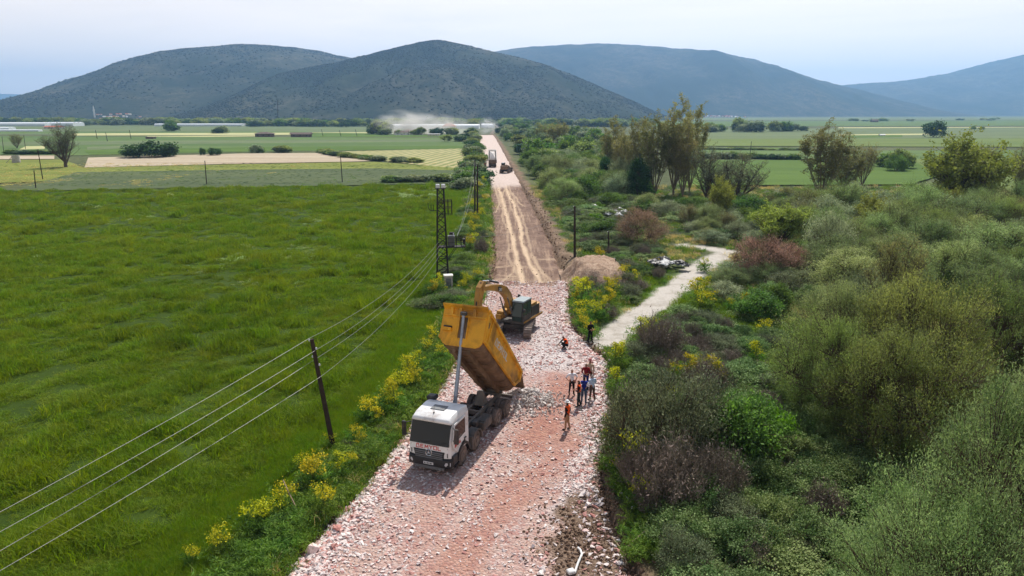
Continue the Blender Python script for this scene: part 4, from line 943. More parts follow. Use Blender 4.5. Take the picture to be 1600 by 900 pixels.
def fan_proto(name, seed, leafm, Rw, Ht, nst, nbr, nlf, ll, lw, upw, barkm, limb, trunk, spread=1.0):
    """tree whose several long limbs fan upwards, carrying short upright branches with sparse leaves"""
    r = np.random.default_rng(seed); a = np.arange(nst)*2.4+r.random(nst); q = np.sqrt((np.arange(nst)+.4)/nst)*(.8+.3*r.random(nst))
    b0 = np.stack([.12*np.cos(a), .12*np.sin(a), trunk*(.5+.8*r.random(nst))], 1)
    e = np.stack([np.cos(a)*q*Rw*.85, np.sin(a)*q*Rw*.85, Ht*(1.0-.33*q**2*spread)*(.82+.18*r.random(nst))], 1)
    sag = np.stack([np.cos(a)*q*Rw*.12, np.sin(a)*q*Rw*.12, 0*a], 1)+r.normal(size=(nst, 3))*.05*Rw
    pth = bez(b0, e, sag, 9); V = []; Fc = []; o = 0
    def addv(v, f):
        nonlocal o
        V.append(v); Fc.append(f+o); o += len(v)
    addv(*tubes_np(np.array([[[0, 0, -.3], [.02, 0, trunk*.6], [0, .02, trunk*1.2]]]), np.array([limb*2.2]), np.array([limb*1.5]), 8))
    addv(*tubes_np(pth, np.full(nst, limb), np.full(nst, limb*.12), 5))
    n = nst*nbr; k = np.repeat(np.arange(nst), nbr); t = .16+.84*r.random(n)**.8; i0 = np.minimum((t*8).astype(int), 7); fr = (t*8-i0)[:, None]
    s0 = pth[k, i0]*(1-fr)+pth[k, i0+1]*fr
    d = unit(n, r); d[:, 2] = np.abs(d[:, 2])*.5+upw; d /= np.linalg.norm(d, axis=1, keepdims=True)
    L_ = Rw*(.28+.42*r.random(n))*(1.15-.5*t)
    e1 = s0+d*L_[:, None]; mid = bez(s0, e1, np.stack([0*t, 0*t, -.08*L_], 1), 4)
    addv(*tubes_np(mid, np.full(n, limb*.26), np.full(n, limb*.08), 3))
    m = n*2; kk = r.integers(0, n, m); tt = r.random((m, 1))*.7+.25; s1 = s0[kk]*(1-tt)+e1[kk]*tt; d1 = unit(m, r); d1[:, 2] = np.abs(d1[:, 2])*.4+upw; d1 /= np.linalg.norm(d1, axis=1, keepdims=True); e2 = s1+d1*(L_[kk]*(.35+.3*r.random(m)))[:, None]
    addv(*tubes_np(bez(s1, e2, np.zeros_like(s1), 3), np.full(m, limb*.11), np.full(m, limb*.05), 3))
    nl = n*nlf; ki = r.integers(0, m, nl); P_ = s1[ki]+(e2-s1)[ki]*(r.random((nl, 1))*1.15)+r.normal(size=(nl, 3))*.05*Rw*.8
    A = unit(nl, r); B = np.cross(A, unit(nl, r)+np.array([0, 0, .5])); B /= np.linalg.norm(B, axis=1, keepdims=True)+1e-6; sz = (.6+.7*r.random(nl))[:, None]
    Vl, fl = diamonds(P_, A*ll*.5*sz, B*lw*.5*sz); cme = np_mesh(name, Vl, fl, LM[leafm]); tint = (r.random(m) < .3)*r.random(m); attr(cme, 'tint', np.repeat(tint[ki], 4))
    return cme, np_mesh(name+'_wood', np.concatenate(V), np.concatenate(Fc), barkm), (Rw, Ht)

PR = {}
def reg(kind, lst): PR[kind] = lst
reg('willow', [crown_proto('crown', 11+i, 'willow', 3.2, 5.6, .3, 150, 190, .75, .17, .045, .8, .5, .3, .15, .1, 500, .012, 9, 1.0, limb=.09) for i in range(2)])
reg('olivew', [crown_proto('crown', 21+i, 'olivew', 4.2, 5.8, .3, 240, 190, .62, .13, .038, .8, .6, .3, .1, .15, 900, .012, 10, 1.0, limb=.09) for i in range(2)])
reg('bigwillow', [crown_proto('crown', 25+i, 'willow', 4.2, 6.2, .3, 260, 230, .62, .12, .032, .8, .6, .3, .15, .1, 500, .012, 10, 1.0, limb=.09) for i in range(2)])
reg('silver', [crown_proto('crown', 31+i, 'silver', 1.8, 2.8, .05, 90, 130, .45, .13, .045, .75, .5, .3, 0, .25, 250, .01, 7, None, limb=.04) for i in range(2)])
reg('darkolive', [crown_proto('crown', 41+i, 'darkolive', 1.9, 2.5, .02, 110, 130, .42, .11, .04, .75, .5, .35, 0, .25, 350, .01, 7, None, limb=.04) for i in range(2)])
reg('green', [crown_proto('crown', 51+i, 'green', 1.6, 2.4, .02, 90, 110, .42, .14, .07, .7, .5, .35, 0, .1, 100, .01, 6, None, limb=.035) for i in range(2)])
reg('bright', [crown_proto('crown', 61+i, 'bright', 1.2, 1.5, .02, 70, 110, .34, .12, .06, .7, .45, .4, 0, .2, 0, .01, 5, None, limb=.02) for i in range(2)])
reg('bramble', [crown_proto('crown', 71+i, 'bramble', 1.7, 1.5, .0, 120, 120, .30, .10, .065, .6, .5, .35, 0, .1, 250, .008, 6, None, limb=.02) for i in range(3)])
reg('dark', [crown_proto('crown', 81+i, 'dark', 2.2, 4.6, .1, 120, 110, .55, .19, .1, .7, .55, .25, 0, .1, 0, .01, 6, .6, limb=.08, cone=.35) for i in range(2)])
reg('yellowg', [fan_proto('crown', 91+i, 'yellowg', 2.5, 4.4, 11, 30, 42, .17, .085, .45, M_bark, .08, .6, 1.25) for i in range(2)])
reg('poplar', [fan_proto('crown', 101+i, 'poplar', 2.3, 11.0, 12, 36, 32, .16, .08, .75, M_barkp, .052, 1.0) for i in range(3)])
reg('tamarisk', [crown_proto('crown', 111+i, 'tamarisk', 1.9, 2.3, .05, 100, 120, .38, .12, .03, .8, .5, .3, 0, .5, 500, .009, 8, None, limb=.03) for i in range(2)])
reg('oldtree', [fan_proto('crown', 121+i, 'darkolive', 3.4, 6.2, 8, 30, 30, .16, .05, .5, M_bark, .13, 1.0, 1.5) for i in range(2)])
reg('fuzz', [fan_proto('crown', 131+i, 'poplar', 2.6, 4.8, 12, 32, 16, .15, .05, .65, M_bark, .06, .4, 1.3) for i in range(2)])
reg('bare', [bare_proto('crown', 141+i, 1.5, 1.9) for i in range(2)])
reg('barered', [bare_proto('crown', 151, 1.4, 1.8, 80, 1500, 'tamarisk', 3500)])
reg('far', [crown_proto('crown', 161+i, lm, 3.0, 4.6, .05, 60, 46, .8, .55, .3, .75, .55, .35, 0, .1, 0, .01, 4, None, limb=.08) for i, lm in enumerate(('green', 'silver', 'dark', 'olivew'))])
FEN = [fennel_proto(171, 1.25, 9), fennel_proto(172, 1.5, 13), fennel_proto(173, 1.05, 7, 1.2), fennel_proto(174, 1.7, 12, .8)]
WOODNAME = {'bare': 'stems', 'barered': 'stems', 'silver': 'stems', 'darkolive': 'stems', 'green': 'stems', 'bright': 'stems', 'bramble': 'stems', 'tamarisk': 'stems', 'far': 'stems'}
KNAME = {'willow': 'willow_tree', 'bigwillow': 'willow_tree', 'olivew': 'willow_tree', 'silver': 'silvery_shrub', 'darkolive': 'olive_shrub', 'green': 'green_shrub', 'bright': 'leafy_shrub', 'bramble': 'bramble_bush', 'dark': 'evergreen_tree',
         'yellowg': 'spring_tree', 'poplar': 'poplar_tree', 'tamarisk': 'tamarisk_shrub', 'oldtree': 'old_tree', 'fuzz': 'bare_willow_tree', 'bare': 'bare_shrub', 'barered': 'bare_shrub', 'far': 'distant_shrub'}
placed = []
def plant_at(kind, x, y, w, h, label, group=None, z=None, var=None, parts=True):
    """w, h: finished width and height in metres"""
    v = PR[kind][var if var is not None else random.randrange(len(PR[kind]))]
    cme, wme, (Rw, Ht) = v
    z = max(gz(x, y), -.2)-.05 if z is None else z
    nm = KNAME[kind]; cat = 'tree' if nm.endswith('tree') else 'shrub'
    placed.append((x, y, w/2))
    rz = random.random()*6.28; s = (w/2/Rw, w/2/Rw*(1+random.uniform(-.12, .12)), h/Ht)
    if parts:
        t = empty(nm, (x, y, z), rz, label, cat, group); t.scale = s
        link('crown', cme, t); link(WOODNAME.get(kind, 'trunk'), wme, t)
    else:
        t = link(nm, cme); t.location = (x, y, z); t.rotation_euler = (0, 0, rz); t.scale = s; tag(t, label, cat, group)
    return t
def plant(kind, px, pb, pt, pw, label, group=None, var=None, parts=True):
    """px: centre, pb: foot line, pt: top line, pw: width, all in photo pixels"""
    b = G(px, pb); top = PY(px, pt, b.y); dep = b.y*cp+(H-.5*top.z)*sp
    return plant_at(kind, b.x, b.y, pw*dep/F, max(top.z, .3), label, group, None, var, parts)
def fennel(x, y, s, label, group, k=None, lean=0):
    st, fl, lf = FEN[random.randrange(4) if k is None else k]
    t = empty('giant_fennel', (x, y, max(gz(x, y), 0)-.03), random.random()*6.28, label, 'wild flower', group); t.scale = (s, s, s)
    link('stem', st, t); tag(link('flower_heads', fl, t), kind='stuff'); link('leaves', lf, t); return t
def fern(x, y, s, label, group):
    st, fl, lf = FEN[random.randrange(4)]
    t = link('feathery_fennel', lf); t.location = (x, y, max(gz(x, y), 0)-.1); t.rotation_euler = (0, 0, random.random()*6.28); t.scale = (s, s, s*.8); return tag(t, label, 'plant', group)
# ================================================================== plants: the big ones, one by one
plant('poplar', 1052, 306, 153, 80, 'tallest poplar of the group standing behind the thicket, pale trunk, thin brown-green crown', var=0)
plant('poplar', 1022, 308, 166, 78, 'wide poplar just left of the tallest one, brownish crown', var=1)
plant('poplar', 1077, 300, 155, 52, 'slim poplar at the right edge of the tall group, sparse upper twigs', var=2)
plant('poplar', 995, 300, 175, 57, 'poplar at the left of the tall group leaning over grey willows', var=2)
plant('poplar', 1066, 310, 198, 57, 'shorter poplar in front of the tallest trunks', var=1)
plant('poplar', 958, 285, 184, 67, 'olive-brown poplar apart from and left of the tall group', var=0)
plant('poplar', 972, 290, 203, 52, 'low poplar crown between the tall group and the olive-brown one', var=1)
plant('poplar', 872, 236, 184, 41, 'far tan poplar rising above the roadside thicket', var=1)
plant('poplar', 848, 230, 191, 28, 'small far poplar left of the tan one over the roadside thicket', var=2)
plant('poplar', 1283, 318, 178, 96, 'broad yellow-brown poplar standing alone before the right fields', var=1)
plant('poplar', 1318, 310, 225, 65, 'lower yellowish poplar at the right foot of the broad one', var=2)
plant('fuzz', 1347, 292, 226, 54, 'leafless grey tree behind the broad yellow-brown poplar', var=1)
plant('oldtree', 1150, 322, 240, 112, 'dark-limbed half bare tree below the right fields', var=0)
plant('oldtree', 1105, 316, 228, 92, 'half bare olive tree right beside the tall poplars', var=1)
plant('yellowg', 1500, 345, 222, 156, 'large yellow-green tree with dark limbs near the right edge', var=0)
plant('yellowg', 1213, 392, 322, 96, 'rounded yellow-green tree above the red-brown shrubs', var=1)
plant('yellowg', 1125, 350, 285, 50, 'slender light green tree in front of the half bare tree', var=0)
plant('yellowg', 1358, 372, 308, 62, 'small yellow-green tree in the middle of the willow thicket', var=0)
plant('fuzz', 1592, 322, 222, 60, 'brownish bare tree cut by the right edge of the view', var=0)
plant('fuzz', 1520, 300, 224, 60, 'bare brown crown behind the large yellow-green tree', var=1)
plant('fuzz', 1390, 500, 372, 110, 'tall thin-leaved tree with upright dark twigs in the thicket', var=0)
plant('dark', 945, 296, 247, 32, 'narrow dark evergreen at the left of two below the poplars', var=0)
plant('dark', 996, 312, 252, 44, 'larger dark evergreen at the foot of the tall poplars', var=1)
plant('silver', 968, 302, 252, 36, 'silver-leaved shrub squeezed between two dark evergreens')
plant('tamarisk', 1000, 384, 330, 76, 'pinkish brown tamarisk shrub beside the white rubbish')
plant('tamarisk', 1190, 436, 374, 92, 'red-brown tamarisk bush under the rounded yellow-green tree')
plant('tamarisk', 1232, 430, 382, 60, 'smaller red-brown bush at the right of the tamarisk')
plant('silver', 1292, 432, 340, 74, 'grey-green round willow shrub right of the yellow-green tree')
plant('silver', 1330, 352, 291, 62, 'grey willow shrub under the broad yellow-brown poplar')
plant('silver', 1250, 345, 304, 56, 'low grey-green willow left of the grey round shrub')
plant('silver', 1472, 372, 308, 90, 'grey willow shrub below the large yellow-green tree')
plant('willow', 1555, 440, 352, 130, 'grey-green willow at the right edge above the darker crowns')
plant('willow', 1450, 425, 345, 90, 'mid green willow between grey shrubs in the thicket')
plant('green', 1400, 268, 243, 34, 'small dark green bush at the field edge behind the thicket')
plant('green', 1160, 345, 308, 60, 'green shrub at the foot of the half bare tree')
plant('bigwillow', 1320, 610, 440, 180, 'olive willow at the left side of the great willow mass', var=0)
plant('olivew', 1420, 640, 432, 220, 'largest olive-green willow in the middle of the mass', var=0)
plant('olivew', 1290, 670, 500, 170, 'olive willow standing nearest to the yellow flowers', var=1)
plant('olivew', 1535, 610, 440, 170, 'olive willow at the right side of the mass', var=1)
plant('olivew', 1400, 720, 520, 230, 'olive willow with drooping dark foot in front of the mass', var=0)
plant('bigwillow', 1555, 1010, 600, 330, 'big grey-green willow filling the lower right corner', var=1)
plant('bigwillow', 1690, 860, 560, 330, 'grey-green willow cut by the right edge of the view', var=0)
plant('bigwillow', 1450, 1060, 760, 260, 'lower bough of grey-green willow at the bottom right', var=0)
plant('darkolive', 1020, 745, 592, 150, 'dark olive shrub leaning over the right edge of the stone road', var=0)
plant('darkolive', 1080, 720, 600, 110, 'grey-olive shrub behind the dark one at the road')
plant('darkolive', 975, 710, 628, 60, 'small dark shrub next to the road stones')
plant('bare', 1040, 800, 690, 140, 'leafless grey-brown thorn bush below the dark olive shrub', var=0)
plant('bare', 1000, 780, 700, 80, 'leafless bush beside the feathery green plants at the road', var=1)
plant('bare', 1030, 560, 495, 90, 'leafless bush with fine twigs at the mouth of the side track', var=1)
plant('bare', 1105, 620, 560, 90, 'bare purple-brown bush among yellow flowers')
plant('green', 1150, 725, 620, 120, 'bright green shrub among the dark bushes right of the road', var=1)
plant('bright', 1190, 700, 635, 90, 'light green shrub under the olive willow')
plant('bare', 1110, 790, 700, 120, 'leafless thicket bush in the middle of the brambles', var=0)
plant('oldtree', 103, 262, 193, 66, 'big half bare willow standing at the edge of the left fields', var=1)
plant('fuzz', 27, 232, 209, 26, 'small brown bare tree far left in the fields', var=0)
plant('far', 237, 246, 221, 56, 'dense dark green clump of bushes in the left fields, broadest of them', var=2)
plant('far', 206, 246, 232, 26, 'low left end of the dark clump in the fields', var=2)
plant('far', 264, 245, 229, 26, 'low right end of the dark clump in the fields', var=2)
plant('far', 317, 243, 231, 9, 'tiny dark bush left of a pair in the fields', var=2, parts=False)
plant('far', 336, 243, 231, 20, 'pair-like dark bush by the ploughed field', var=2, parts=False)
plant('far', 1458, 215, 189, 25, 'lone dark green tree in the right fields', var=2)
# ---- thickets filled plant by plant
def in_poly(x, y, P):
    n = len(P); c = False; j = n-1
    for i in range(n):
        if ((P[i][1] > y) != (P[j][1] > y)) and (x < (P[j][0]-P[i][0])*(y-P[i][1])/(P[j][1]-P[i][1]+1e-12)+P[i][0]): c = not c
        j = i
    return c
LEVEL = [(28, 'the brown soil patch'), (34, 'the truck cab'), (39.5, 'the tipped heap'), (46, 'the group of workers'), (52, 'the side track mouth'), (60, 'the excavator'), (72, 'the lattice tower'), (90, 'the earth mound'), (112, 'the pinkish tamarisk'), (150, 'the twin slim poles'), (190, 'the tall poplars'), (230, 'the far truck'), (300, 'the mown field'), (380, 'the bright far field'), (900, 'the road end')]
def place_words(x, y, side):
    d = x-float(xr(y)) if side > 0 else float(xl(y))-x
    L_ = ['hugging the road', 'close to the road', 'several steps off', 'ten steps off', 'well off the road', 'far off', 'farthest off']
    k = sum(d > q for q in (1.2, 2.4, 5, 10, 18, 30)); lv = next(n for q, n in LEVEL if y < q)
    return ('left, ' if side < 0 else '')+L_[k]+', level with '+lv.replace('the ', '')
known = {}
def say(kind, desc, wd, lo, hi, x, y, side, group):
    q = (wd-lo)/(hi-lo+1e-6); sz = 'small' if q < .25 else 'mid-sized' if q < .5 else 'large' if q < .75 else 'very large'
    lab = sz+' '+desc+' '+place_words(x, y, side); return lab, known.setdefault(lab, group)
def fill(poly, kinds, n, sep, where, group, road_gap=3.0, path_gap=2.5, parts=True, tries=60, cap=None):
    P = [G(*p) for p in poly]; P = [(p.x, p.y) for p in P]
    x0, x1 = min(p[0] for p in P), max(p[0] for p in P); y0, y1 = min(p[1] for p in P), max(p[1] for p in P)
    wts = [k[1] for k in kinds]; cnt = 0; mine = []
    for _ in range(n*tries):
        if cnt >= n: break
        x = random.uniform(x0, x1); y = random.uniform(y0, y1)
        if not in_poly(x, y, P): continue
        k = random.choices(kinds, wts)[0]; wd = random.uniform(k[2], k[3]); ht = random.uniform(k[4], k[5])
        gap = road_gap+wd*.35
        if xl(y)-gap < x < xr(y)+gap: continue
        pdx = seg_dist(np.array([x]), np.array([y]), PATHW)[0]
        if pdx < path_gap+wd*.3: continue
        if pdx < 12: ht = min(ht, 1.1+.07*pdx*2); wd = min(wd, 4)
        if (x-RUB.x)**2+(y-RUB.y)**2 < (3.2+wd*.5)**2: continue
        if any((x-a)**2+(y-b)**2 < (sep*(.5*wd+c_)*.5)**2 for a, b, c_ in mine): continue
        mine.append((x, y, wd/2)); cnt += 1
        lab, gp = say(k[0], k[6], wd, k[2], k[3], x, y, 1, group+', '+k[6]); plant_at(k[0], x, y, wd, ht, lab, gp, None, None, parts)
    return cnt
GS, SS, DS = 'leafy green shrub', 'silvery grey-green shrub', 'dull dark olive shrub'
BR, BS, LS = 'sprawling grey-green bramble', 'leafless brown twiggy bush', 'low fresh green shrub'
fill([(782, 221), (797, 250), (812, 262), (960, 262), (950, 225), (860, 200), (775, 203)], [('far', 3, 7, 11, 5, 8, 'bushy shrub'), ('far', 1, 5, 8, 4, 5.5, 'low rounded shrub')], 125, .62, 'in the distant roadside thicket right of the pale road', 'shrubs of the distant roadside thicket', 3.2, parts=False)
fill([(800, 256), (830, 300), (870, 322), (1010, 310), (960, 262), (940, 245)], [('green', 4, 5, 8.5, 3.4, 5.6, GS), ('silver', 4, 5.5, 9, 3.4, 5.4, SS), ('bright', 2, 4, 6, 2.2, 3.2, LS), ('willow', 2, 6, 9, 4.6, 6.5, 'bushy willow'), ('bramble', 1.5, 4, 6, 1.2, 1.8, BR)], 110, .64, 'in the thicket between the bare dirt track and the poplars', 'shrubs between the dirt track and the poplars', 3.4)
fill([(835, 300), (872, 350), (900, 395), (1000, 385), (985, 345), (1010, 318), (920, 312)], [('green', 2.5, 3, 5, 1.6, 3.0, GS), ('bramble', 5, 3, 5.5, 1.0, 1.8, BR), ('darkolive', 3, 3, 5, 1.2, 2.0, DS), ('bare', 1.5, 2, 3.5, 1, 1.7, BS), ('bright', 2, 2, 3.5, .8, 1.5, LS)], 95, .66, 'on the bank left of the pinkish tamarisk', 'bushes left of the tamarisk', 3.2)
fill([(985, 330), (1240, 318), (1240, 395), (1150, 395), (1060, 362), (1040, 340)], [('willow', 1, 4, 6, 3, 4.5, 'bushy willow'), ('green', 1.2, 3, 5, 1.8, 3.2, GS), ('silver', 2, 3.5, 5.5, 1.8, 3.0, SS), ('bramble', 3, 3, 5, .9, 1.6, BR), ('fuzz', .8, 3.5, 5, 2.6, 4.0, 'thin twiggy willow')], 75, .68, 'below the tall poplars and the half bare trees', 'bushes below the poplars')
fill([(960, 425), (905, 455), (905, 515), (950, 522), (1060, 440), (1075, 415), (1000, 385), (950, 385)], [('bramble', 3, 1.6, 3, .6, 1.1, BR), ('darkolive', 3, 1.8, 3, .8, 1.5, DS), ('bare', 2.5, 1.6, 2.8, .8, 1.4, BS), ('bright', 1.2, 1.2, 2, .5, .9, LS)], 60, .68, 'between the stone road and the pale side track', 'bushes between road and side track', 1.0, 1.5)
fill([(1150, 400), (1290, 400), (1640, 400), (1640, 470), (1300, 500), (1230, 520), (1110, 462)], [('darkolive', 3, 3, 5, 2.0, 3.2, DS), ('silver', 3, 3.5, 5.5, 2.6, 4, SS), ('bramble', 1, 3, 5, 1.4, 2.2, BR), ('willow', 4, 5, 7.5, 4.2, 6, 'bushy willow'), ('green', 1.2, 3, 4.5, 2.4, 3.6, GS)], 60, .84, 'in the thicket behind the great willow mass', 'thicket behind the willow mass')
fill([(1240, 322), (1640, 322), (1640, 352), (1240, 352)], [('silver', 4, 4, 7, 2.4, 3.6, SS), ('willow', 3, 5, 7, 2.8, 4.0, 'bushy willow'), ('green', 1.5, 4, 6, 2.8, 4.2, GS), ('yellowg', 1.2, 4, 5, 2.8, 3.8, 'yellow-green young tree'), ('olivew', 1.8, 5, 7, 3, 4.2, 'olive-green willow'), ('fuzz', .8, 4, 5, 3, 4, 'thin twiggy willow')], 46, .8, 'in the thicket around the large yellow-green tree', 'thicket around the yellow-green tree')
fill([(1240, 352), (1640, 352), (1640, 400), (1240, 400)], [('silver', 4, 5, 8, 4, 6, SS), ('willow', 3, 6, 8.5, 5.2, 7.5, 'bushy willow'), ('green', 1.5, 4, 6, 2.8, 4.2, GS), ('yellowg', 1.2, 5, 7, 4.4, 6.2, 'yellow-green young tree'), ('olivew', 1.8, 6, 8, 4.8, 6.6, 'olive-green willow'), ('fuzz', .8, 5, 7, 4.4, 6.2, 'thin twiggy willow')], 46, .84, 'in the thicket around the large yellow-green tree', 'thicket around the yellow-green tree')
fill([(960, 520), (1070, 500), (1230, 545), (1240, 640), (1060, 640), (965, 625)], [('bramble', 4, 1.8, 3.2, .7, 1.3, BR), ('darkolive', 2.5, 1.8, 3, .9, 1.6, DS), ('bare', 2, 1.6, 2.8, .9, 1.5, BS), ('bright', 1, 1.4, 2.4, .6, 1, LS)], 66, .78, 'below the mouth of the side track', 'bushes below the side track', 1.2)
fill([(1180, 560), (1280, 600), (1500, 760), (1460, 980), (1010, 1000), (990, 850), (1000, 740), (1100, 690)], [('bramble', 8, 2.0, 3.6, 1.0, 1.8, BR), ('darkolive', 1.5, 2, 3, 1.2, 1.8, DS), ('bare', .8, 1.8, 2.8, 1.2, 1.7, BS), ('bright', .7, 1.4, 2.4, .8, 1.2, LS)], 105, .66, 'in the bramble slope at the bottom right', 'brambles of the lower right slope', 1.0)
fill([(1500, 440), (1700, 440), (1700, 700), (1560, 620)], [('olivew', 2, 5, 7, 4, 5.5, 'olive-green willow'), ('willow', 2, 4.5, 6.5, 3.6, 5, 'bushy willow'), ('bramble', 2, 3, 4, 1.4, 2, BR), ('green', 1, 3, 4, 2, 3, GS)], 20, .8, 'at the right edge beside the willow mass', 'thicket at the right edge')
# left verge
def verge(y0, y1, n, dmin, dmax, kinds, where, group, right=False):
    for _ in range(n):
        y = math.exp(random.uniform(math.log(y0), math.log(y1))); k = random.choices(kinds, [q[1] for q in kinds])[0]
        d = random.uniform(dmin, dmax); x = float(xr(y))+d if right else float(xl(y))-d
        wd = random.uniform(k[2], k[3]); lab, gp = say(k[0], k[6], wd, k[2], k[3], x, y, 1 if right else -1, group+', '+k[6]); plant_at(k[0], x, y, wd, random.uniform(k[4], k[5]), lab, gp)
verge(20, 62, 42, 1.1, 2.6, [('bright', 4, 1, 1.9, .35, .8, LS), ('green', 1.6, 1, 1.8, .5, .9, GS), ('bramble', 2, 1.2, 2, .35, .7, BR), ('darkolive', .8, 1, 1.6, .5, .8, DS)], 'on the left verge of the stone road', 'low bushes on the left verge')
verge(58, 160, 62, 1.6, 4.8, [('green', 3, 2, 3.6, .9, 1.7, GS), ('darkolive', 2, 2, 3.4, .9, 1.6, DS), ('bramble', 3, 2, 4, .6, 1.1, BR), ('bright', 2, 1.6, 3, .6, 1.2, LS)], 'on the left bank of the bare dirt track', 'bushes on the left bank of the dirt track')
verge(160, 560, 48, 2, 7, [('far', 4, 5, 8, 2.0, 3.8, 'dull green bushy shrub')], 'along the left side of the pale road', 'bushes left of the pale road')
plant('bare', 752, 402, 372, 30, 'grey leafless bush on the left bank of the dirt track', var=0)
hedges = []
# hedge between ploughed and mown field, hedgerows, far tree lines
def hedge_line(pts, n, w_, h_, label, group, jit=1.0, kind='far'):
    W_ = [G(*p) for p in pts]; L_ = [(b-a).length for a, b in zip(W_[:-1], W_[1:])]; tot = sum(L_)
    for i in range(n):
        q = random.random()*tot
        for a, b, l_ in zip(W_[:-1], W_[1:], L_):
            if q <= l_: p = a+(b-a)*(q/l_); break
            q -= l_
        s = random.uniform(.7, 1.35)
        plant_at(kind, p.x+random.uniform(-jit, jit), p.y+random.uniform(-jit, jit), w_*s, h_*s*random.uniform(.75, 1.2), label, group, 0, None, False)
hedges.append(([(500, 238), (540, 246), (585, 251), (660, 255)], 34, 4.5, 1.5, 'low dark hedge bush between the ploughed and the mown field', 'hedge between the ploughed and mown fields'))
hedges.append(([(610, 285), (690, 284), (745, 281)], 22, 4.5, 1.4, 'low bush along the far edge of the bright crop field', 'bushes at the far edge of the crop field'))
hedge_line([(400, 239), (455, 238)], 10, 5, 2.4, 'rounded dark bush at the top edge of the ploughed field', 'bushes at the top of the ploughed field')
hedges.append(([(0, 241), (90, 241)], 14, 5, 1.4, 'low dark hedge bush left of the big willow', 'hedge left of the willow'))
hedge_line([(590, 211), (740, 211)], 16, 8, 4.5, 'bush beside the far farm houses', 'bushes at the far farm')
hedge_line([(700, 222), (752, 219)], 10, 6, 4, 'dark bush near the far end of the pale road', 'bushes at the far end of the road', 3)
hedge_line([(580, 209), (600, 210)], 6, 11, 8, 'dark bushy tree left of the far farm', 'trees left of the far farm', 3)
hedge_line([(330, 209), (352, 208)], 5, 9, 5, 'dark bush in the middle of the far left fields', 'bushes in the far left fields', 3)
hedge_line([(265, 205), (274, 205)], 2, 13, 9, 'lone pale tree in the far left fields', 'lone trees in the far left fields', 3)
hedge_line([(1160, 206.5), (1195, 206.5)], 8, 13, 9, 'large grey-green bush in the middle of the right fields', 'bushes in the right fields', 6)
hedge_line([(1085, 207), (1120, 206)], 10, 11, 5, 'dark bush left of the large grey-green bushes', 'bushes left in the right fields', 6)
hedge_line([(1200, 206), (1255, 205)], 10, 11, 7, 'grey bush right of the large grey-green bushes', 'bushes right in the right fields', 6)
hedges.append(([(1080, 247), (1180, 248), (1245, 250)], 26, 5, 1.8, 'low hedge bush behind the bright green right field', 'hedge behind the bright right field', 1.5))
hedges.append(([(1070, 233), (1260, 236)], 24, 5, 1.0, 'dark low bush along a ditch in the right fields', 'ditch bushes in the right fields', 1.5))
hedge_line([(1515, 203), (1522, 203), (1540, 203.5)], 3, 7, 4.5, 'small tree right of the lone tree in the right fields', 'small trees in the right fields', 3)
hedges.append(([(800, 196), (950, 198), (1000, 196)], 40, 18, 8, 'distant bushy tree behind the thicket', 'distant trees behind the thicket', 20))
hedge_line([(1330, 190), (1600, 187)], 14, 16, 5, 'tiny far bush near the foot of the right hill', 'far bushes before the right hill', 60)
hedge_line([(1390, 262), (1412, 264)], 6, 5, 4, 'dark green bush clump by the right field', 'bush clump by the right field', 1.5)
# fennels
def fen(x, y, s, desc, group):
    side = -1 if x < float(xl(y))+1 else 1; sz = 'small' if s < 1.05 else 'mid-sized' if s < 1.3 else 'tall'
    lab = sz+' yellow-flowering fennel '+place_words(x, y, side); fennel(x, y, s, lab, known.setdefault(lab, group))
LA, LB, LC, LD = 'yellow-flowering giant fennel on the left verge', 'yellow fennel on the left bank of the dirt track', 'yellow fennel left of the side track', 'yellow fennel in the bushes below the side track'
for px, py, s in [(432, 838, 1.25), (418, 822, 1.0), (468, 800, 1.4), (458, 812, 1.1), (500, 768, 1.3), (515, 770, 1.3), (535, 762, 1.35), (500, 742, 1.2), (560, 742, .9), (590, 668, 1.3), (580, 690, 1.1), (604, 652, 1.4), (612, 640, 1.5), (622, 632, 1.4), (634, 622, 1.5), (642, 612, 1.5), (656, 604, 1.5), (628, 645, 1.2), (612, 668, 1.1), (598, 690, 1.1), (648, 622, 1.3), (662, 592, 1.3), (672, 572, 1.3), (682, 556, 1.3), (690, 535, 1.3), (697, 515, 1.2), (676, 560, 1.2), (688, 548, 1.2), (530, 700, 1.0), (330, 880, .9), (355, 868, .9), (668, 584, 1.2), (620, 655, 1.3)]:
    p = G(px, py); x = min(p.x, float(xl(p.y))-.7)
    if random.random() < .2: continue
    fen(x-random.random()*.9, p.y+random.uniform(-.4, .4), s*random.uniform(.7, 1.1), LA, 'giant fennels on the left verge')
for px, py, s in [(735, 398, 1.5), (738, 378, 1.6), (742, 360, 1.6), (746, 345, 1.6), (737, 332, 1.6), (741, 322, 1.6), (747, 330, 1.6), (744, 312, 1.7), (752, 340, 1.6), (755, 350, 1.5), (758, 322, 1.6), (733, 352, 1.5), (730, 455, 1.2), (722, 460, 1.2), (745, 448, 1.2), (684, 460, 1.2), (690, 465, 1.2), (676, 470, 1.1), (748, 366, 1.6), (742, 385, 1.5), (750, 300, 1.7), (757, 295, 1.7)]:
    p = G(px, py); x = min(p.x, float(xl(p.y))-.9); fen(x, p.y, s*random.uniform(.9, 1.1), LB, 'giant fennels on the left bank')
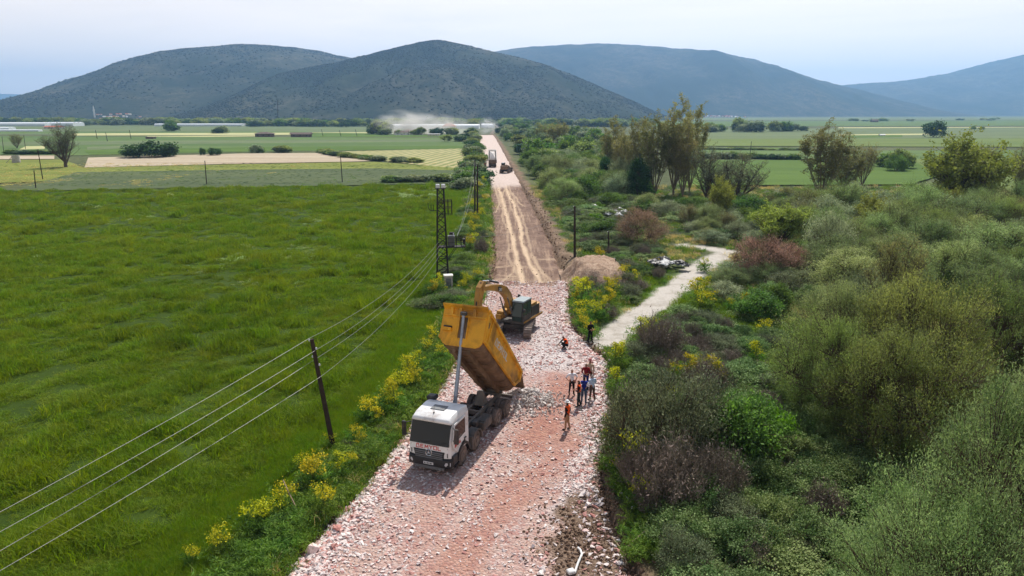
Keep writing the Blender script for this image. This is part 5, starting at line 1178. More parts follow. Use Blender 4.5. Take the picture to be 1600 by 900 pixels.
for px, py, s in [(905, 496, 1.4), (911, 482, 1.5), (917, 470, 1.4), (931, 505, 1.4), (948, 478, 1.5), (958, 466, 1.4), (902, 468, 1.3), (914, 515, 1.2), (904, 530, 1.1), (936, 415, 1.3), (920, 458, 1.3), (950, 492, 1.3), (975, 440, 1.3), (968, 445, 1.2), (992, 450, 1.2), (930, 480, 1.2), (897, 485, 1.1), (908, 508, 1.3), (942, 498, 1.2), (922, 492, 1.3)]:
    p = G(px, py); x = max(p.x, float(xr(p.y))+.5); fen(x, p.y, s*random.uniform(.9, 1.1), LC, 'giant fennels left of the side track')
for px, py, s in [(1012, 528, 1.5), (998, 548, 1.4), (1024, 535, 1.3), (1088, 482, 1.6), (1102, 472, 1.5), (1094, 490, 1.5), (1108, 486, 1.4), (1145, 484, 1.3), (1166, 494, 1.3), (1072, 606, 1.4), (1088, 600, 1.5), (1110, 612, 1.4), (1052, 632, 1.2), (952, 584, 1.3), (968, 580, 1.2), (957, 694, 1.2), (956, 702, 1.1), (974, 748, 1.3), (994, 756, 1.6), (1004, 800, 1.3), (946, 620, 1.1), (1192, 530, 1.2), (1180, 578, 1.2), (1120, 618, 1.3), (1060, 598, 1.3), (1102, 596, 1.3), (965, 565, 1.2), (1100, 425, 1.2)]:
    p = G(px, py); x = max(p.x, float(xr(p.y))+.5); fen(x, p.y, s*random.uniform(.9, 1.1), LD, 'giant fennels right of the road')

for i in range(80):                                                   # fennel foliage without flowers along the left verge
    y = math.exp(random.uniform(math.log(20), math.log(60))); d = random.uniform(.5, 2.2); s = random.uniform(.8, 1.5); lab = ('small' if s < 1.05 else 'mid-sized' if s < 1.3 else 'tall')+' feathery green fennel leaves '+place_words(float(xl(y))-d, y, -1); fern(float(xl(y))-d, y, s, lab, known.setdefault(lab, 'flowerless fennels on the left verge'))
for i in range(6):
    y = math.exp(random.uniform(math.log(26), math.log(52))); d = random.uniform(.4, 1.6); fen(float(xl(y))-d, y, random.uniform(.8, 1.35), LA, 'giant fennels on the left verge')
for i in range(30):
    y = math.exp(random.uniform(math.log(24), math.log(42))); d = random.uniform(.4, 1.8); s = random.uniform(.7, 1.2); x = float(xr(y))+d; lab = ('small' if s < .95 else 'mid-sized')+' green fennel leaves right side '+place_words(x, y, 1); fern(x, y, s, lab, known.setdefault(lab, 'flowerless fennels right of the road'))
# ================================================================== ground cover and stones
def scatter(name, P_, rot, scl, idx, protos, label=None):
    """many small pieces on points (geometry nodes): for what nobody could count"""
    me = bpy.data.meshes.new(name); n = len(P_); me.vertices.add(n); me.vertices.foreach_set('co', np.asarray(P_, np.float32).ravel())
    a = me.attributes.new('rot', 'FLOAT_VECTOR', 'POINT'); a.data.foreach_set('vector', np.asarray(rot, np.float32).ravel())
    a = me.attributes.new('scl', 'FLOAT_VECTOR', 'POINT'); a.data.foreach_set('vector', np.asarray(scl, np.float32).ravel())
    a = me.attributes.new('idx', 'INT', 'POINT'); a.data.foreach_set('value', np.asarray(idx, np.int32))
    o = link(name, me)
    g = bpy.data.node_groups.new(name, 'GeometryNodeTree'); g.interface.new_socket('Geometry', in_out='INPUT', socket_type='NodeSocketGeometry'); g.interface.new_socket('Geometry', in_out='OUTPUT', socket_type='NodeSocketGeometry')
    N = g.nodes; gi = N.new('NodeGroupInput'); go = N.new('NodeGroupOutput'); ip = N.new('GeometryNodeInstanceOnPoints'); jn = N.new('GeometryNodeJoinGeometry')
    for k, pm_ in reversed(list(enumerate(protos))):
        po = bpy.data.objects.new(name+'_piece', pm_); oi = N.new('GeometryNodeObjectInfo'); oi.inputs['Object'].default_value = po; oi.inputs['As Instance'].default_value = True
        g.links.new(oi.outputs['Geometry'], jn.inputs[0])
    def na(nm, ty):
        q = N.new('GeometryNodeInputNamedAttribute'); q.data_type = ty; q.inputs[0].default_value = nm; return q.outputs[0]
    er = N.new('FunctionNodeEulerToRotation'); g.links.new(na('rot', 'FLOAT_VECTOR'), er.inputs[0])
    ip.inputs['Pick Instance'].default_value = True
    g.links.new(gi.outputs[0], ip.inputs['Points']); g.links.new(jn.outputs[0], ip.inputs['Instance']); g.links.new(na('idx', 'INT'), ip.inputs['Instance Index'])
    g.links.new(er.outputs[0], ip.inputs['Rotation']); g.links.new(na('scl', 'FLOAT_VECTOR'), ip.inputs['Scale']); g.links.new(ip.outputs[0], go.inputs[0])
    m = o.modifiers.new('pieces', 'NODES'); m.node_group = g
    return tag(o, label, None, None, 'stuff')
def tuft(name, seed, n, rad, h, wd, lean, mat_, clump=5):
    r = np.random.default_rng(seed); cl = r.normal(size=(clump, 2))*rad*.5; k = r.integers(0, clump, n)
    b = np.concatenate([cl[k]+r.normal(size=(n, 2))*rad*.35, np.zeros((n, 1))], 1)
    hh = h*(.5+.7*r.random(n)); ln = r.normal(size=(n, 2))*lean*hh[:, None]
    m_ = b+np.concatenate([ln*.35, (hh*.6)[:, None]], 1); e = b+np.concatenate([ln*1.1, hh[:, None]], 1)
    a = r.random(n)*6.28; s = np.stack([np.cos(a), np.sin(a), 0*a], 1)*wd*.5
    V = np.stack([b-s, b+s, m_+s*.8, m_-s*.8, e], 1).reshape(-1, 3); i = np.arange(n)[:, None]*5
    me = np_mesh(name, V, [i+np.array([[0, 1, 2, 3]]), i+np.array([[3, 2, 4]])], LM[mat_]); attr(me, 'tint', np.repeat((r.random(n) < .25)*1., 5)); return me
def leafy(name, seed, n, rad, h, l, w_, mat_):
    r = np.random.default_rng(seed); P_ = r.normal(size=(n, 3))*np.array([rad*.45, rad*.45, 0]); q = np.hypot(P_[:, 0], P_[:, 1])/rad
    P_[:, 2] = h*r.random(n)**.7*np.exp(-q*q*1.5); A = unit(n, r)*.8; A[:, 2] += .3; B = np.cross(A, unit(n, r)+np.array([0, 0, .6])); B /= np.linalg.norm(B, axis=1, keepdims=True)+1e-6
    V, f = diamonds(P_, A*l*.5, B*w_*.5); me = np_mesh(name, V, f, LM[mat_]); attr(me, 'tint', np.repeat((r.random(n) < .3)*1., 4)); return me
r = np.random.default_rng(99)
# crop field: lush uneven stand, finer grass strip near the road
protos = [tuft('tuft', 1, 150, .62, .42, .035, .55, 'grass', 6), tuft('tuft', 2, 150, .68, .34, .035, .7, 'grass', 7), tuft('tuft', 3, 130, .6, .50, .03, .5, 'grass', 5), leafy('tuft', 4, 170, .75, .32, .12, .05, 'grass'), leafy('tuft', 5, 150, .7, .34, .10, .045, 'paleweed'), tuft('tuft', 6, 170, .6, .45, .022, .3, 'wheat', 9), tuft('tuft', 7, 170, .65, .40, .022, .35, 'wheat', 9)]
def field_pts(n, y0, y1, x0):
    y = np.exp(r.uniform(np.log(y0), np.log(y1), n)); x = xl(y)-1.4-(r.random(n)**1.25)*(np.minimum(-x0, 18+1.15*y))
    return x, y
xs_, ys_ = zip(*[field_pts(24000, 13, 45, -95), field_pts(22000, 40, 95, -110), field_pts(16000, 80, 176, -150)]); x = np.concatenate(xs_); y = np.concatenate(ys_)
ok = y < np.interp(x, [-150, -95, -10], [157, 162, 175]); x, y = x[ok], y[ok]; n = len(x)
d = xl(y)-x; strip = d < 6.5+2.5*fbm(x/4, y/6, 3, 120)+np.clip((y-40)*.02, 0, 2)
cl = fbm(x/1.7, y/1.7, 3, 121); big = fbm(x/14, y/14, 3, 122)
wp = fbm(x/9, y/7, 4, 123)
idx = r.integers(0, 4, n); idx = np.where((big > .1) & (r.random(n) < .6), 3, idx); pale = (wp > .40) & (y > 70) & (r.random(n) < .3); idx = np.where(pale, 4, idx); idx = np.where(strip, 5+r.integers(0, 2, n), idx)
s = (.58+.32*r.random(n))*np.where(strip, 1.0, np.clip(.85+1.1*cl, .25, 1.6))*np.clip(.8+y/160, .8, 1.7)
hz_ = s*np.where(strip, 1.0, np.clip(.8+1.0*cl+.4*big, .3, 1.6))
keep = strip | (cl > -.34) | (r.random(n) < .35)
z = .08+.09*fbm(x/3, y/3, 3, 102)
scatter('crop_grass', np.stack([x, y, z], 1)[keep], np.stack([0*x+.12*r.normal(size=n), .12*r.normal(size=n), r.random(n)*6.28], 1)[keep], np.stack([s, s, hz_], 1)[keep], idx[keep], protos, 'lush uneven green crop covering the field left of the road')
# verge and right-hand undergrowth
protos = [tuft('weed', 11, 120, .5, .38, .028, .6, 'fern', 5), leafy('weed', 12, 150, .6, .34, .10, .05, 'bramble'), leafy('weed', 13, 140, .6, .30, .10, .06, 'bright'), tuft('weed', 14, 90, .55, .40, .02, .6, 'drygrass', 5), tuft('weed', 15, 120, .55, .32, .028, .6, 'grass', 6), leafy('weed', 16, 150, .6, .36, .09, .035, 'darkolive'), leafy('weed', 17, 150, .7, .32, .10, .04, 'paleweed')]
n = 26000; y = np.exp(r.uniform(np.log(15), np.log(170), n)); x = xr(y)+.5+r.random(n)**1.3*np.minimum(18+.95*y, 110)
pdn = seg_dist(x, y, PATHW); dr = x-xr(y); gw = np.maximum(np.exp(-(((x-gg.x)/6)**2+((y-gg.y)/12)**2)), np.exp(-(((x-g2.x)/8)**2+((y-g2.y)/6)**2)))
md = np.hypot((x-mc.x)/4.0, (y-mc.y)/6.2)
sp_ = soil_patch(x, y, dr*0+3)
ok = (pdn > 1.45+.5*r.random(n)) & (md > 1) & (sp_ < .5) & ~((y > YG-8) & (dr < 1.6+1.2*r.random(n))) & (np.hypot(x-RUB.x, y-RUB.y) > 2.2) & (dr > .5+.5*r.random(n))
nz = fbm(x/5, y/5, 3, 130)
idx = r.choice([1, 5, 0, 4, 3, 2], n, p=[.34, .24, .12, .12, .12, .06]); idx = np.where(r.random(n) < gw*1.2, r.choice([4, 2, 4, 0], n), idx); idx = np.where((nz > .3) & (r.random(n) < .6) & (gw < .3), 3, idx)
pw = np.exp(-(((x-G(1120, 505).x)/6)**2+((y-G(1120, 505).y)/4)**2)); idx = np.where(r.random(n) < pw*.8, 6, idx)
s = (.6+.5*r.random(n))*np.clip(.75+y/160, .75, 1.6)
P1 = np.stack([x, y, np.maximum(ground_h(x, y), -.1)], 1)[ok]; i1 = idx[ok]; s1 = s[ok]
n = 5200; y = np.exp(r.uniform(np.log(14), np.log(175), n)); x = xl(y)-.35-r.random(n)*np.where(y > YG-6, 4.6, 2.3); ok = (y < YG-4) | (xl(y)-x > 1.0)
idx = r.choice([0, 2, 4, 1, 3, 5], n, p=[.34, .16, .22, .12, .1, .06]); s = (.6+.6*r.random(n))*np.clip(.7+y/110, .7, 2.0)
P2 = np.stack([x, y, np.maximum(ground_h(x, y), -.05)], 1)[ok]; i2 = idx[ok]; s2 = s[ok]
PP = np.concatenate([P1, P2]); ii = np.concatenate([i1, i2]); ss = np.concatenate([s1, s2]); n = len(PP)
scatter('undergrowth', PP, np.stack([.15*r.normal(size=n), .15*r.normal(size=n), r.random(n)*6.28], 1), np.stack([ss, ss, ss*(.7+.6*r.random(n))], 1), ii, protos, 'mixed weeds and grass growing between the bushes along the road')
# far field texture: weeds over the nearer fields
protos = [leafy('weed', 21, 60, 1.0, .5, .3, .16, 'green'), tuft('weed', 22, 50, 1.0, .6, .1, .6, 'drygrass', 5), leafy('weed', 23, 50, 1.0, .4, .28, .14, 'dark')]
n = 2200; px = r.uniform(-50, 740, n); py = r.uniform(256, 292, n); W_ = np.array([G(a, b) for a, b in zip(px, py)]); ok = (W_[:, 1] > np.interp(W_[:, 0], [-150, -95, -10], [159, 164, 177]))
W_ = W_[ok]; n = len(W_); W_[:, 2] = .2; nzz = fbm(W_[:, 0]/12, W_[:, 1]/30, 3, 140); idx = np.where(nzz > .15, 1, np.where(nzz < -.2, 2, 0)); s = .35+.4*r.random(n)
scatter('field_weeds', W_, np.stack([0*s, 0*s, r.random(n)*6.28], 1), np.stack([s, s, s*.45], 1), idx, protos, 'sparse weeds over the dull green fields beyond the crop')

# ---- trees at the foot of the hills, too far to tell apart
n = 420; tq = r.random(n); px = -200+tq*1000; py = np.interp(px, [-200, 230, 470, 640, 800], [194.3, 194.8, 197.2, 197.6, 197])+r.normal(size=n)*.5; W_ = np.array([G(a, b) for a, b in zip(px, py)]); s = .8+.9*r.random(n)
scatter('far_trees', W_, np.stack([0*s, 0*s, r.random(n)*6.28], 1), np.stack([2.0*s, 2.0*s, 1.3*s], 1), r.integers(0, 4, n), [q[0] for q in PR['far']], 'belt of far trees and bushes along the foot of the hills')
# ---- hedges: bushes grown together
for pts, nn, w_, h_, lb, gp, *jt in hedges:
    W_ = np.array([G(*p) for p in pts]); seg = np.linalg.norm(np.diff(W_[:, :2], axis=0), axis=1); cum = np.concatenate([[0], np.cumsum(seg)]); nn = int(nn*1.6); q = r.random(nn)*cum[-1]; j = jt[0] if jt else 1.0
    P_ = np.stack([np.interp(q, cum, W_[:, 0])+r.uniform(-j, j, nn), np.interp(q, cum, W_[:, 1])+r.uniform(-j, j, nn), 0*q], 1); s = .7+.6*r.random(nn)
    scatter('hedge', P_, np.stack([0*s, 0*s, r.random(nn)*6.28], 1), np.stack([w_/6*s, w_/6*s, h_/4.6*s], 1), r.integers(0, 4, nn), [q_[0] for q_ in PR['far']], 'row of hedge bushes, '+gp)
# ---- stones
def stone_mesh(name, seed, m):
    rr = np.random.default_rng(seed); p = unit(13, rr)*np.array([.55, .42, .32])*(.8+.35*rr.random((13, 1)))
    mb = MB(); mb.hull([tuple(q) for q in p]); return mb.mesh(name, m)
t = NT('stone_mat'); oi = t.n('ObjectInfo').outputs['Random']; rmp = t.n('ValToRGB'); t.l(oi, rmp.inputs[0]); e = rmp.color_ramp.elements
e[0].position = 0; e[0].color = (*hx(176, 122, 114), 1); e[1].position = 1; e[1].color = (*hx(228, 223, 220), 1)
for p_, c_ in ((.18, hx(198, 152, 144)), (.36, hx(228, 206, 200)), (.55, hx(222, 212, 208)), (.72, hx(236, 226, 220)), (.86, hx(206, 196, 194))): q = e.new(p_); q.color = (*c_, 1)
c = t.mix(t.rng(t.noise(t.coord('Object'), 3, 5, .6), .45, .75, 0, .55), rmp.outputs[0], hx(188, 142, 130)); t.base(c, .9, .15); t.bump(t.noise(t.coord('Object'), 6, 5), .4, .1); M_stone = t.mat
t = NT('heap_stone_mat'); oi = t.n('ObjectInfo').outputs['Random']; c = t.mix(oi, hx(168, 160, 154), hx(222, 214, 208)); c = t.mix(t.rng(t.noise(t.coord('Object'), 3, 5, .6), .4, .75, 0, .6), c, hx(150, 134, 124)); t.base(c, .9, .15); M_stone2 = t.mat
SM = [stone_mesh('stone', 300+i, M_stone) for i in range(8)]; SM2 = [stone_mesh('stone', 320+i, M_stone2) for i in range(6)]
def gz_road(x, y, d=None): 
    x = np.atleast_1d(np.asarray(x, float)); y = np.atleast_1d(np.asarray(y, float)); dE = np.minimum(x-xl(y), xr(y)-x); return gravel_z(x, y, dE)
n = 56000; y = np.exp(r.uniform(np.log(17), np.log(YG+.5), n)); u = r.random(n); u = np.where(r.random(n) < .35, np.where(r.random(n) < .5, u*.16, 1-u*.16), u); x = xl(y)+u*(xr(y)-xl(y))
om = orange_m(x, y, 0); sl_ = soil_patch(x, y, np.minimum(x-xl(y), xr(y)-x)); edge = np.minimum(u, 1-u)
den = np.clip(.40+.5*fbm(x/1.8, y/1.8, 3, 150)+.5*(edge < .12)+.35*white_m(x, y, 0)-.3*om, .06, 1)*(1-.85*np.clip(sl_, 0, 1)); ok = r.random(n) < den; x, y, edge = x[ok], y[ok], edge[ok]; n = len(x)
s = (.06+.17*r.random(n)**2.8)*np.where(edge < .1, 1.35, 1.0)*np.clip(.85+y/120, .85, 1.4)
scatter('crushed_stone', np.stack([x, y, gz_road(x, y)+.12*s], 1), np.stack([.35*r.normal(size=n), .35*r.normal(size=n), 6.28*r.random(n)], 1), np.stack([s*(.8+.6*r.random(n)), s*(.7+.5*r.random(n)), s*.55], 1), r.integers(0, 8, n), SM, 'crushed pink and white stone spread over the road')
def stone(x, y, z, s, label, group, ms=SM):
    o = link('stone', ms[random.randrange(len(ms))]); o.location = (x, y, z); o.rotation_euler = (random.uniform(-.5, .5), random.uniform(-.5, .5), random.random()*6.28); o.scale = (s*random.uniform(.8, 1.25), s*random.uniform(.8, 1.2), s*random.uniform(.7, 1.1)); tag(o, label, 'stone', group); return o
for i in range(75):                                                   # heap tipped behind the truck
    a = random.random()*6.28; q = abs(random.gauss(0, .75)); x = HEAPC.x+math.cos(a)*q*1.35; y = HEAPC.y+math.sin(a)*q*1.2; s = random.uniform(.22, .5); stone(x, y, float(gz_road(x, y)[0])+.1*s, s, 'pale grey broken stone in the heap tipped behind the truck', 'stones of the tipped heap', SM2)
for i in range(78):                                                   # rubble at the mouth of the side track
    px, py = random.gauss(935, 24), random.gauss(566, 13); p = G(px, py); s = random.uniform(.22, .55); z = max(gz(p.x, p.y), float(gz_road(p.x, p.y)[0]) if p.x < float(xr(p.y)) else -1); stone(p.x, p.y, z+.12*s, s, 'broken stone in the rubble at the mouth of the side track', 'rubble stones at the side track')
for i in range(90):
    y = math.exp(random.uniform(math.log(22), math.log(52))); x = float(xl(y))+abs(random.gauss(0, .55))-.15; s = random.uniform(.2, .48)*(1.25 if random.random() < .15 else 1); stone(x, y, float(gz_road(x, y)[0])+.1*s, s, 'pale stone along the left edge of the road', 'stones along the left road edge')
for i in range(55):
    y = math.exp(random.uniform(math.log(24), math.log(60))); x = float(xr(y))-abs(random.gauss(0, .6)); s = random.uniform(.18, .42); stone(x, y, float(gz_road(x, y)[0])+.1*s, s, 'stone along the right edge of the road', 'stones along the right road edge')
for px, py, s, lb in [(488, 862, .85, 'largest white boulder at the left road edge, bottom of the view'), (527, 828, .6, 'white flat boulder on the left road edge'), (716, 588, .7, 'pinkish boulder beside the raised truck body'), (712, 600, .6, 'pale boulder under the left side of the raised truck body'), (848, 890, .35, 'cream block lying on the brown soil at the bottom'), (846, 897, .4, 'grey block beside the cream block at the bottom'), (910, 775, .5, 'reddish clod at the end of the brown soil patch'), (918, 790, .4, 'white stone below the reddish clod'), (775, 838, .3, 'single pale stone in the orange wheel lane')]:
    p = G(px, py); stone(p.x, p.y, float(gz_road(p.x, p.y)[0])+.15*s, s, lb, None)
n = 5200; k = np.arange(n); x = HEAPC.x+r.normal(size=n)*1.1; y = HEAPC.y+r.normal(size=n)*1.0; s = .08+.14*r.random(n)
m_ = r.random(n) < .28; x, y, s = x[m_], y[m_], s[m_]; n = len(x)
scatter('heap_rubble', np.stack([x, y, gz_road(x, y)+.2*s], 1), r.random((n, 3))*6.28, np.stack([s, s, s], 1), r.integers(0, 6, n), SM2, 'small grey rubble of the tipped heap')
# dirt clods and soil lumps on banks
M_clod = pm('soil_clod', hx(104, 84, 70), .95, 0, .3, 3, .05, hx(150, 126, 106), .5)
SC = [stone_mesh('clod', 340+i, M_clod) for i in range(5)]
n = 5500; y = np.exp(r.uniform(np.log(18), np.log(170), n)); side = r.random(n) < .5; dug_ = (y > YG-5)
off = np.abs(r.normal(size=n))*np.where(dug_, np.where(side, 1.0, .5), .45); x = np.where(side, xr(y)+off*1.2-.1, xl(y)-off+.1); s = (.07+.22*r.random(n)**2.5)*np.clip(.8+y/140, .8, 1.8)
sel_ = ~dug_ | (r.random(n) < .4); x, y, s, off = x[sel_], y[sel_], s[sel_], off[sel_]; n = len(x)
z = np.maximum(ground_h(x, y), -.1)
n2 = 500; y2 = np.exp(r.uniform(np.log(YG), np.log(YF), n2)); x2 = xl(y2)+r.random(n2)*(xr(y2)-xl(y2)); z2 = 0*x2-.44; s2 = (.05+.12*r.random(n2)**3)*np.clip(.8+y2/140, .8, 1.8)
n3 = 1500; c0 = G(915, 845); x3 = c0.x+r.normal(size=n3)*1.1; y3 = c0.y+r.normal(size=n3)*1.4; z3 = 0*x3+.02; s3 = .05+.2*r.random(n3)**3
x = np.concatenate([x, x2, x3]); y = np.concatenate([y, y2, y3]); z = np.concatenate([z, z2, z3]); s = np.concatenate([s, s2, s3]); n = len(x)
scatter('soil_clods', np.stack([x, y, z], 1), r.random((n, 3))*6.28, np.stack([s, s, s], 1), r.integers(0, 5, n), SC, 'brown clods of dug soil along the banks')
# scrub on the nearer hills
def blob(seed, m): 
    rr = np.random.default_rng(seed); mb = MB(); mb.hull([tuple(q) for q in unit(18, rr)*np.array([.5, .5, .42])*(.75+.4*rr.random((18, 1)))]); return mb.mesh('scrub', m)
t = NT('hill_scrub_mat'); oi = t.n('ObjectInfo').outputs['Random']; c = t.mix(oi, (.03, .036, .022), (.065, .07, .045)); t.base(c, 1, .02); M_scrub = t.mat
SB = [blob(400+i, M_scrub) for i in range(4)]
def hill_scrub(hd, n, sz, seed):
    XX, YY, ZZ = hd; nv = 70; rr = np.random.default_rng(seed); a = rr.random(n)**1.0*(nv-1.01); b = rr.random(n)*(XX.shape[1]-1.01); i = a.astype(int); j = b.astype(int); fa, fb = a-i, b-j
    f = lambda A: (A[i, j]*(1-fa)*(1-fb)+A[i+1, j]*fa*(1-fb)+A[i, j+1]*(1-fa)*fb+A[i+1, j+1]*fa*fb)
    p = np.stack([f(XX), f(YY), f(ZZ)], 1); dn = fbm(p[:, 0]/260, p[:, 1]/260, 5, seed, .62); ok = (rr.random(n) < np.clip(.42+1.9*dn, .04, 1)) & (p[:, 2] > 1); p = p[ok]; m = len(p); s = sz*(.35+1.1*rr.random(m)**2.2)
    p[:, 2] += .1*s; scatter('hillside_scrub', p, np.stack([0*s, 0*s, rr.random(m)*6.28], 1), np.stack([s*1.3, s*1.3, s*.9], 1), rr.integers(0, 4, m), SB, 'dark scrub bushes dotted over the hillside')
hill_scrub(hc, 60000, 4.2, 501); hill_scrub(hl, 50000, 5.2, 502)
# ================================================================== people
SKIN = pm('skin', hx(172, 122, 96), .6, 0, .08, 8, .3)
HAIRM = pm('dark_hair', (.02, .016, .014), .7, 0, .2, 20, .2); HAIRG = pm('grey_hair', hx(168, 164, 158), .8, 0, .15, 20, .2)
def cloth(n, c): return pm('cloth_'+n, c, .9, 0, .12, 7, .1)
CL = {'white': cloth('white', hx(226, 224, 228)), 'black': cloth('black', (.014, .014, .016)), 'navy': cloth('navy', hx(34, 44, 98)), 'blue': cloth('blue', hx(36, 52, 132)), 'orange': cloth('orange', hx(240, 92, 34)), 'ltblue': cloth('pale_blue', hx(176, 196, 216)),
      'khaki': cloth('khaki', hx(150, 124, 96)), 'jeans': cloth('jeans', hx(66, 82, 104)), 'maroon': cloth('maroon', hx(128, 34, 40)), 'darkgreen': cloth('dark_grey_green', hx(40, 50, 50)), 'brown': cloth('brown', hx(86, 68, 58)), 'beige': cloth('beige', hx(196, 174, 150)), 'tan': cloth('tan', hx(168, 132, 104)), 'pink': cloth('pink', hx(206, 120, 116))}
REFL = pm('reflective_band', hx(206, 206, 190), .4, 0, .05, 8)
HELM = pm('white_helmet', (.75, .75, .73), .35, 0, .04, 8)
def skin_body(J, E, RD):
    me = bpy.data.meshes.new('body'); me.from_pydata(J, E, []); o = bpy.data.objects.new('body_build', me); col.objects.link(o)
    o.modifiers.new('s', 'SKIN'); md = o.modifiers.new('d', 'SUBSURF'); md.levels = md.render_levels = 1
    sv = me.skin_vertices[0].data
    for i, q in enumerate(RD): sv[i].radius = q if isinstance(q, tuple) else (q, q)
    sv[0].use_root = True
    dg = bpy.context.evaluated_depsgraph_get(); ev = o.evaluated_get(dg); out_ = bpy.data.meshes.new_from_object(ev); col.objects.unlink(o); bpy.data.objects.remove(o)
    out_.materials.clear(); out_.materials.append(SKIN); out_.shade_smooth(); return out_
def person(px, py, face, label, shirt, trousers, vest=None, hat=None, hair=HAIRM, arms='down', pose='stand', at=None, z=0., height=1.75, shoes='black', lean=0., bands=False, sleeves='long'):
    """face: direction the person looks, radians from +X"""
    p = at if at is not None else G(px, py, z)
    if pose == 'stand':
        P_ = {'pel': (0, 0, .95), 'sp': (0, 0, 1.12), 'ch': (0, .01, 1.33), 'nk': (0, .0, 1.49), 'hb': (0, -.01, 1.58), 'hd': (0, -.03, 1.67), 'tp': (0, -.01, 1.74), 'ns': (0, -.125, 1.635)}
        for s, n_ in ((1, 'L'), (-1, 'R')):
            st = .035 if s > 0 else -.05
            P_.update({'hip'+n_: (s*.10, 0, .90), 'kn'+n_: (s*.12, -.02-st*.5, .49), 'an'+n_: (s*.13, .03-st*2, .09), 'to'+n_: (s*.15, -.16-st*2, .045), 'sh'+n_: (s*.20, 0, 1.42)})
            if arms == 'hips': P_.update({'el'+n_: (s*.37, .06, 1.16), 'wr'+n_: (s*.22, -.06, 1.0)})
            elif arms == 'front': P_.update({'el'+n_: (s*.27, -.02, 1.13), 'wr'+n_: (s*.12, -.24, 1.12)})
            elif arms == 'back': P_.update({'el'+n_: (s*.29, .12, 1.14), 'wr'+n_: (s*.10, .17, .96)})
            else: P_.update({'el'+n_: (s*.26, .04, 1.13), 'wr'+n_: (s*.25, -.05, .88)})
    else:                                                              # crouching, one arm reaching down in front
        P_ = {'pel': (0, .10, .30), 'sp': (0, .08, .48), 'ch': (0, -.04, .68), 'nk': (0, -.14, .82), 'hb': (0, -.19, .89), 'hd': (0, -.25, .96), 'tp': (0, -.26, 1.04), 'ns': (0, -.35, .92)}
        for s, n_ in ((1, 'L'), (-1, 'R')):
            P_.update({'hip'+n_: (s*.10, .08, .28), 'kn'+n_: (s*.17, -.30, .50), 'an'+n_: (s*.14, -.08, .09), 'to'+n_: (s*.16, -.27, .045), 'sh'+n_: (s*.20, -.08, .74), 'el'+n_: (s*.25, -.30, .56), 'wr'+n_: (s*.16, -.48, .44)})
    names = list(P_); J = [Vector(P_[k]) for k in names]; RDm = {'pel': (.145, .105), 'sp': (.125, .09), 'ch': (.155, .10), 'nk': .055, 'hb': .062, 'hd': (.078, .092), 'tp': .05, 'ns': .016}
    RD = []
    for k in names:
        b = k[:-1]; RD.append(RDm.get(k) or {'hip': .088, 'kn': .058, 'an': .042, 'to': .038, 'sh': .062, 'el': .043, 'wr': .028}[b])
    ix = {k: i for i, k in enumerate(names)}
    E = [('pel', 'sp'), ('sp', 'ch'), ('ch', 'nk'), ('nk', 'hb'), ('hb', 'hd'), ('hd', 'tp'), ('hd', 'ns')]
    for n_ in 'LR': E += [('pel', 'hip'+n_), ('hip'+n_, 'kn'+n_), ('kn'+n_, 'an'+n_), ('an'+n_, 'to'+n_), ('ch', 'sh'+n_), ('sh'+n_, 'el'+n_), ('el'+n_, 'wr'+n_)]
    E = [(ix[a], ix[b]) for a, b in E]
    for n_, s in (('L', 1), ('R', -1)):                                # palms with four fingers and a thumb
        w_ = J[ix['wr'+n_]]; d = (w_-J[ix['el'+n_]]).normalized(); sd = d.cross(Vector((s, 0, .3))).normalized()
        pm_ = len(J); J.append(w_+d*.07); RD.append((.03, .022)); E.append((ix['wr'+n_], pm_))
        for q, (of, ln) in enumerate(((-.03, .072), (-.01, .082), (.01, .078), (.03, .062))):
            a = len(J); J.append(w_+d*.10+sd*of); RD.append(.0095); J.append(w_+d*(.10+ln*.6)+sd*of+Vector((-s*.012, -.006, 0))); RD.append(.0085); J.append(w_+d*(.10+ln)+sd*of+Vector((-s*.03, -.014, 0))); RD.append(.007); E += [(pm_, a), (a, a+1), (a+1, a+2)]
        a = len(J); J.append(w_+d*.06+sd*-.045); RD.append(.011); J.append(w_+d*.105+sd*-.062); RD.append(.009); E += [(pm_, a), (a, a+1)]
    body = skin_body([tuple(v) for v in J], E, RD)
    sc = height/1.75
    root = empty('person', (p.x, p.y, z), face+math.pi/2, label, 'person'); root.scale = (sc, sc, sc); root.rotation_euler[1] = lean
    link('body', body, root)
    # garments: the body surface pushed outwards, cut where the garment ends
    co = np.empty(len(body.vertices)*3, np.float32); body.vertices.foreach_get('co', co); co = co.reshape(-1, 3); no = np.empty(len(body.vertices)*3, np.float32); body.vertices.foreach_get('normal', no); no = no.reshape(-1, 3)
    fs = [tuple(pl.vertices) for pl in body.polygons]
    segs = {g: [(np.array(P_[a]), np.array(P_[b])) for a, b in L_] for g, L_ in {
        'leg': [('pel', 'hipL'), ('pel', 'hipR'), ('hipL', 'knL'), ('hipR', 'knR'), ('knL', 'anL'), ('knR', 'anR')], 'foot': [('anL', 'toL'), ('anR', 'toR')],
        'torso': [('pel', 'sp'), ('sp', 'ch'), ('ch', 'nk'), ('ch', 'shL'), ('ch', 'shR')], 'arm': [('shL', 'elL'), ('shR', 'elR')], 'fore': [('elL', 'wrL'), ('elR', 'wrR')], 'head': [('hb', 'hd'), ('hd', 'tp')], 'hand': [('wrL', 'wrL'), ('wrR', 'wrR')]}.items()}
    def dseg(q, a, b):
        ab = b-a; t_ = np.clip(((q-a)@ab)/(ab@ab+1e-9), 0, 1); return np.linalg.norm(q-a-t_[:, None]*ab, axis=1)
    gl = list(segs); D = np.stack([np.min([dseg(co, a, b) for a, b in segs[g]], axis=0) for g in gl], 1); lab = D.argmin(1)
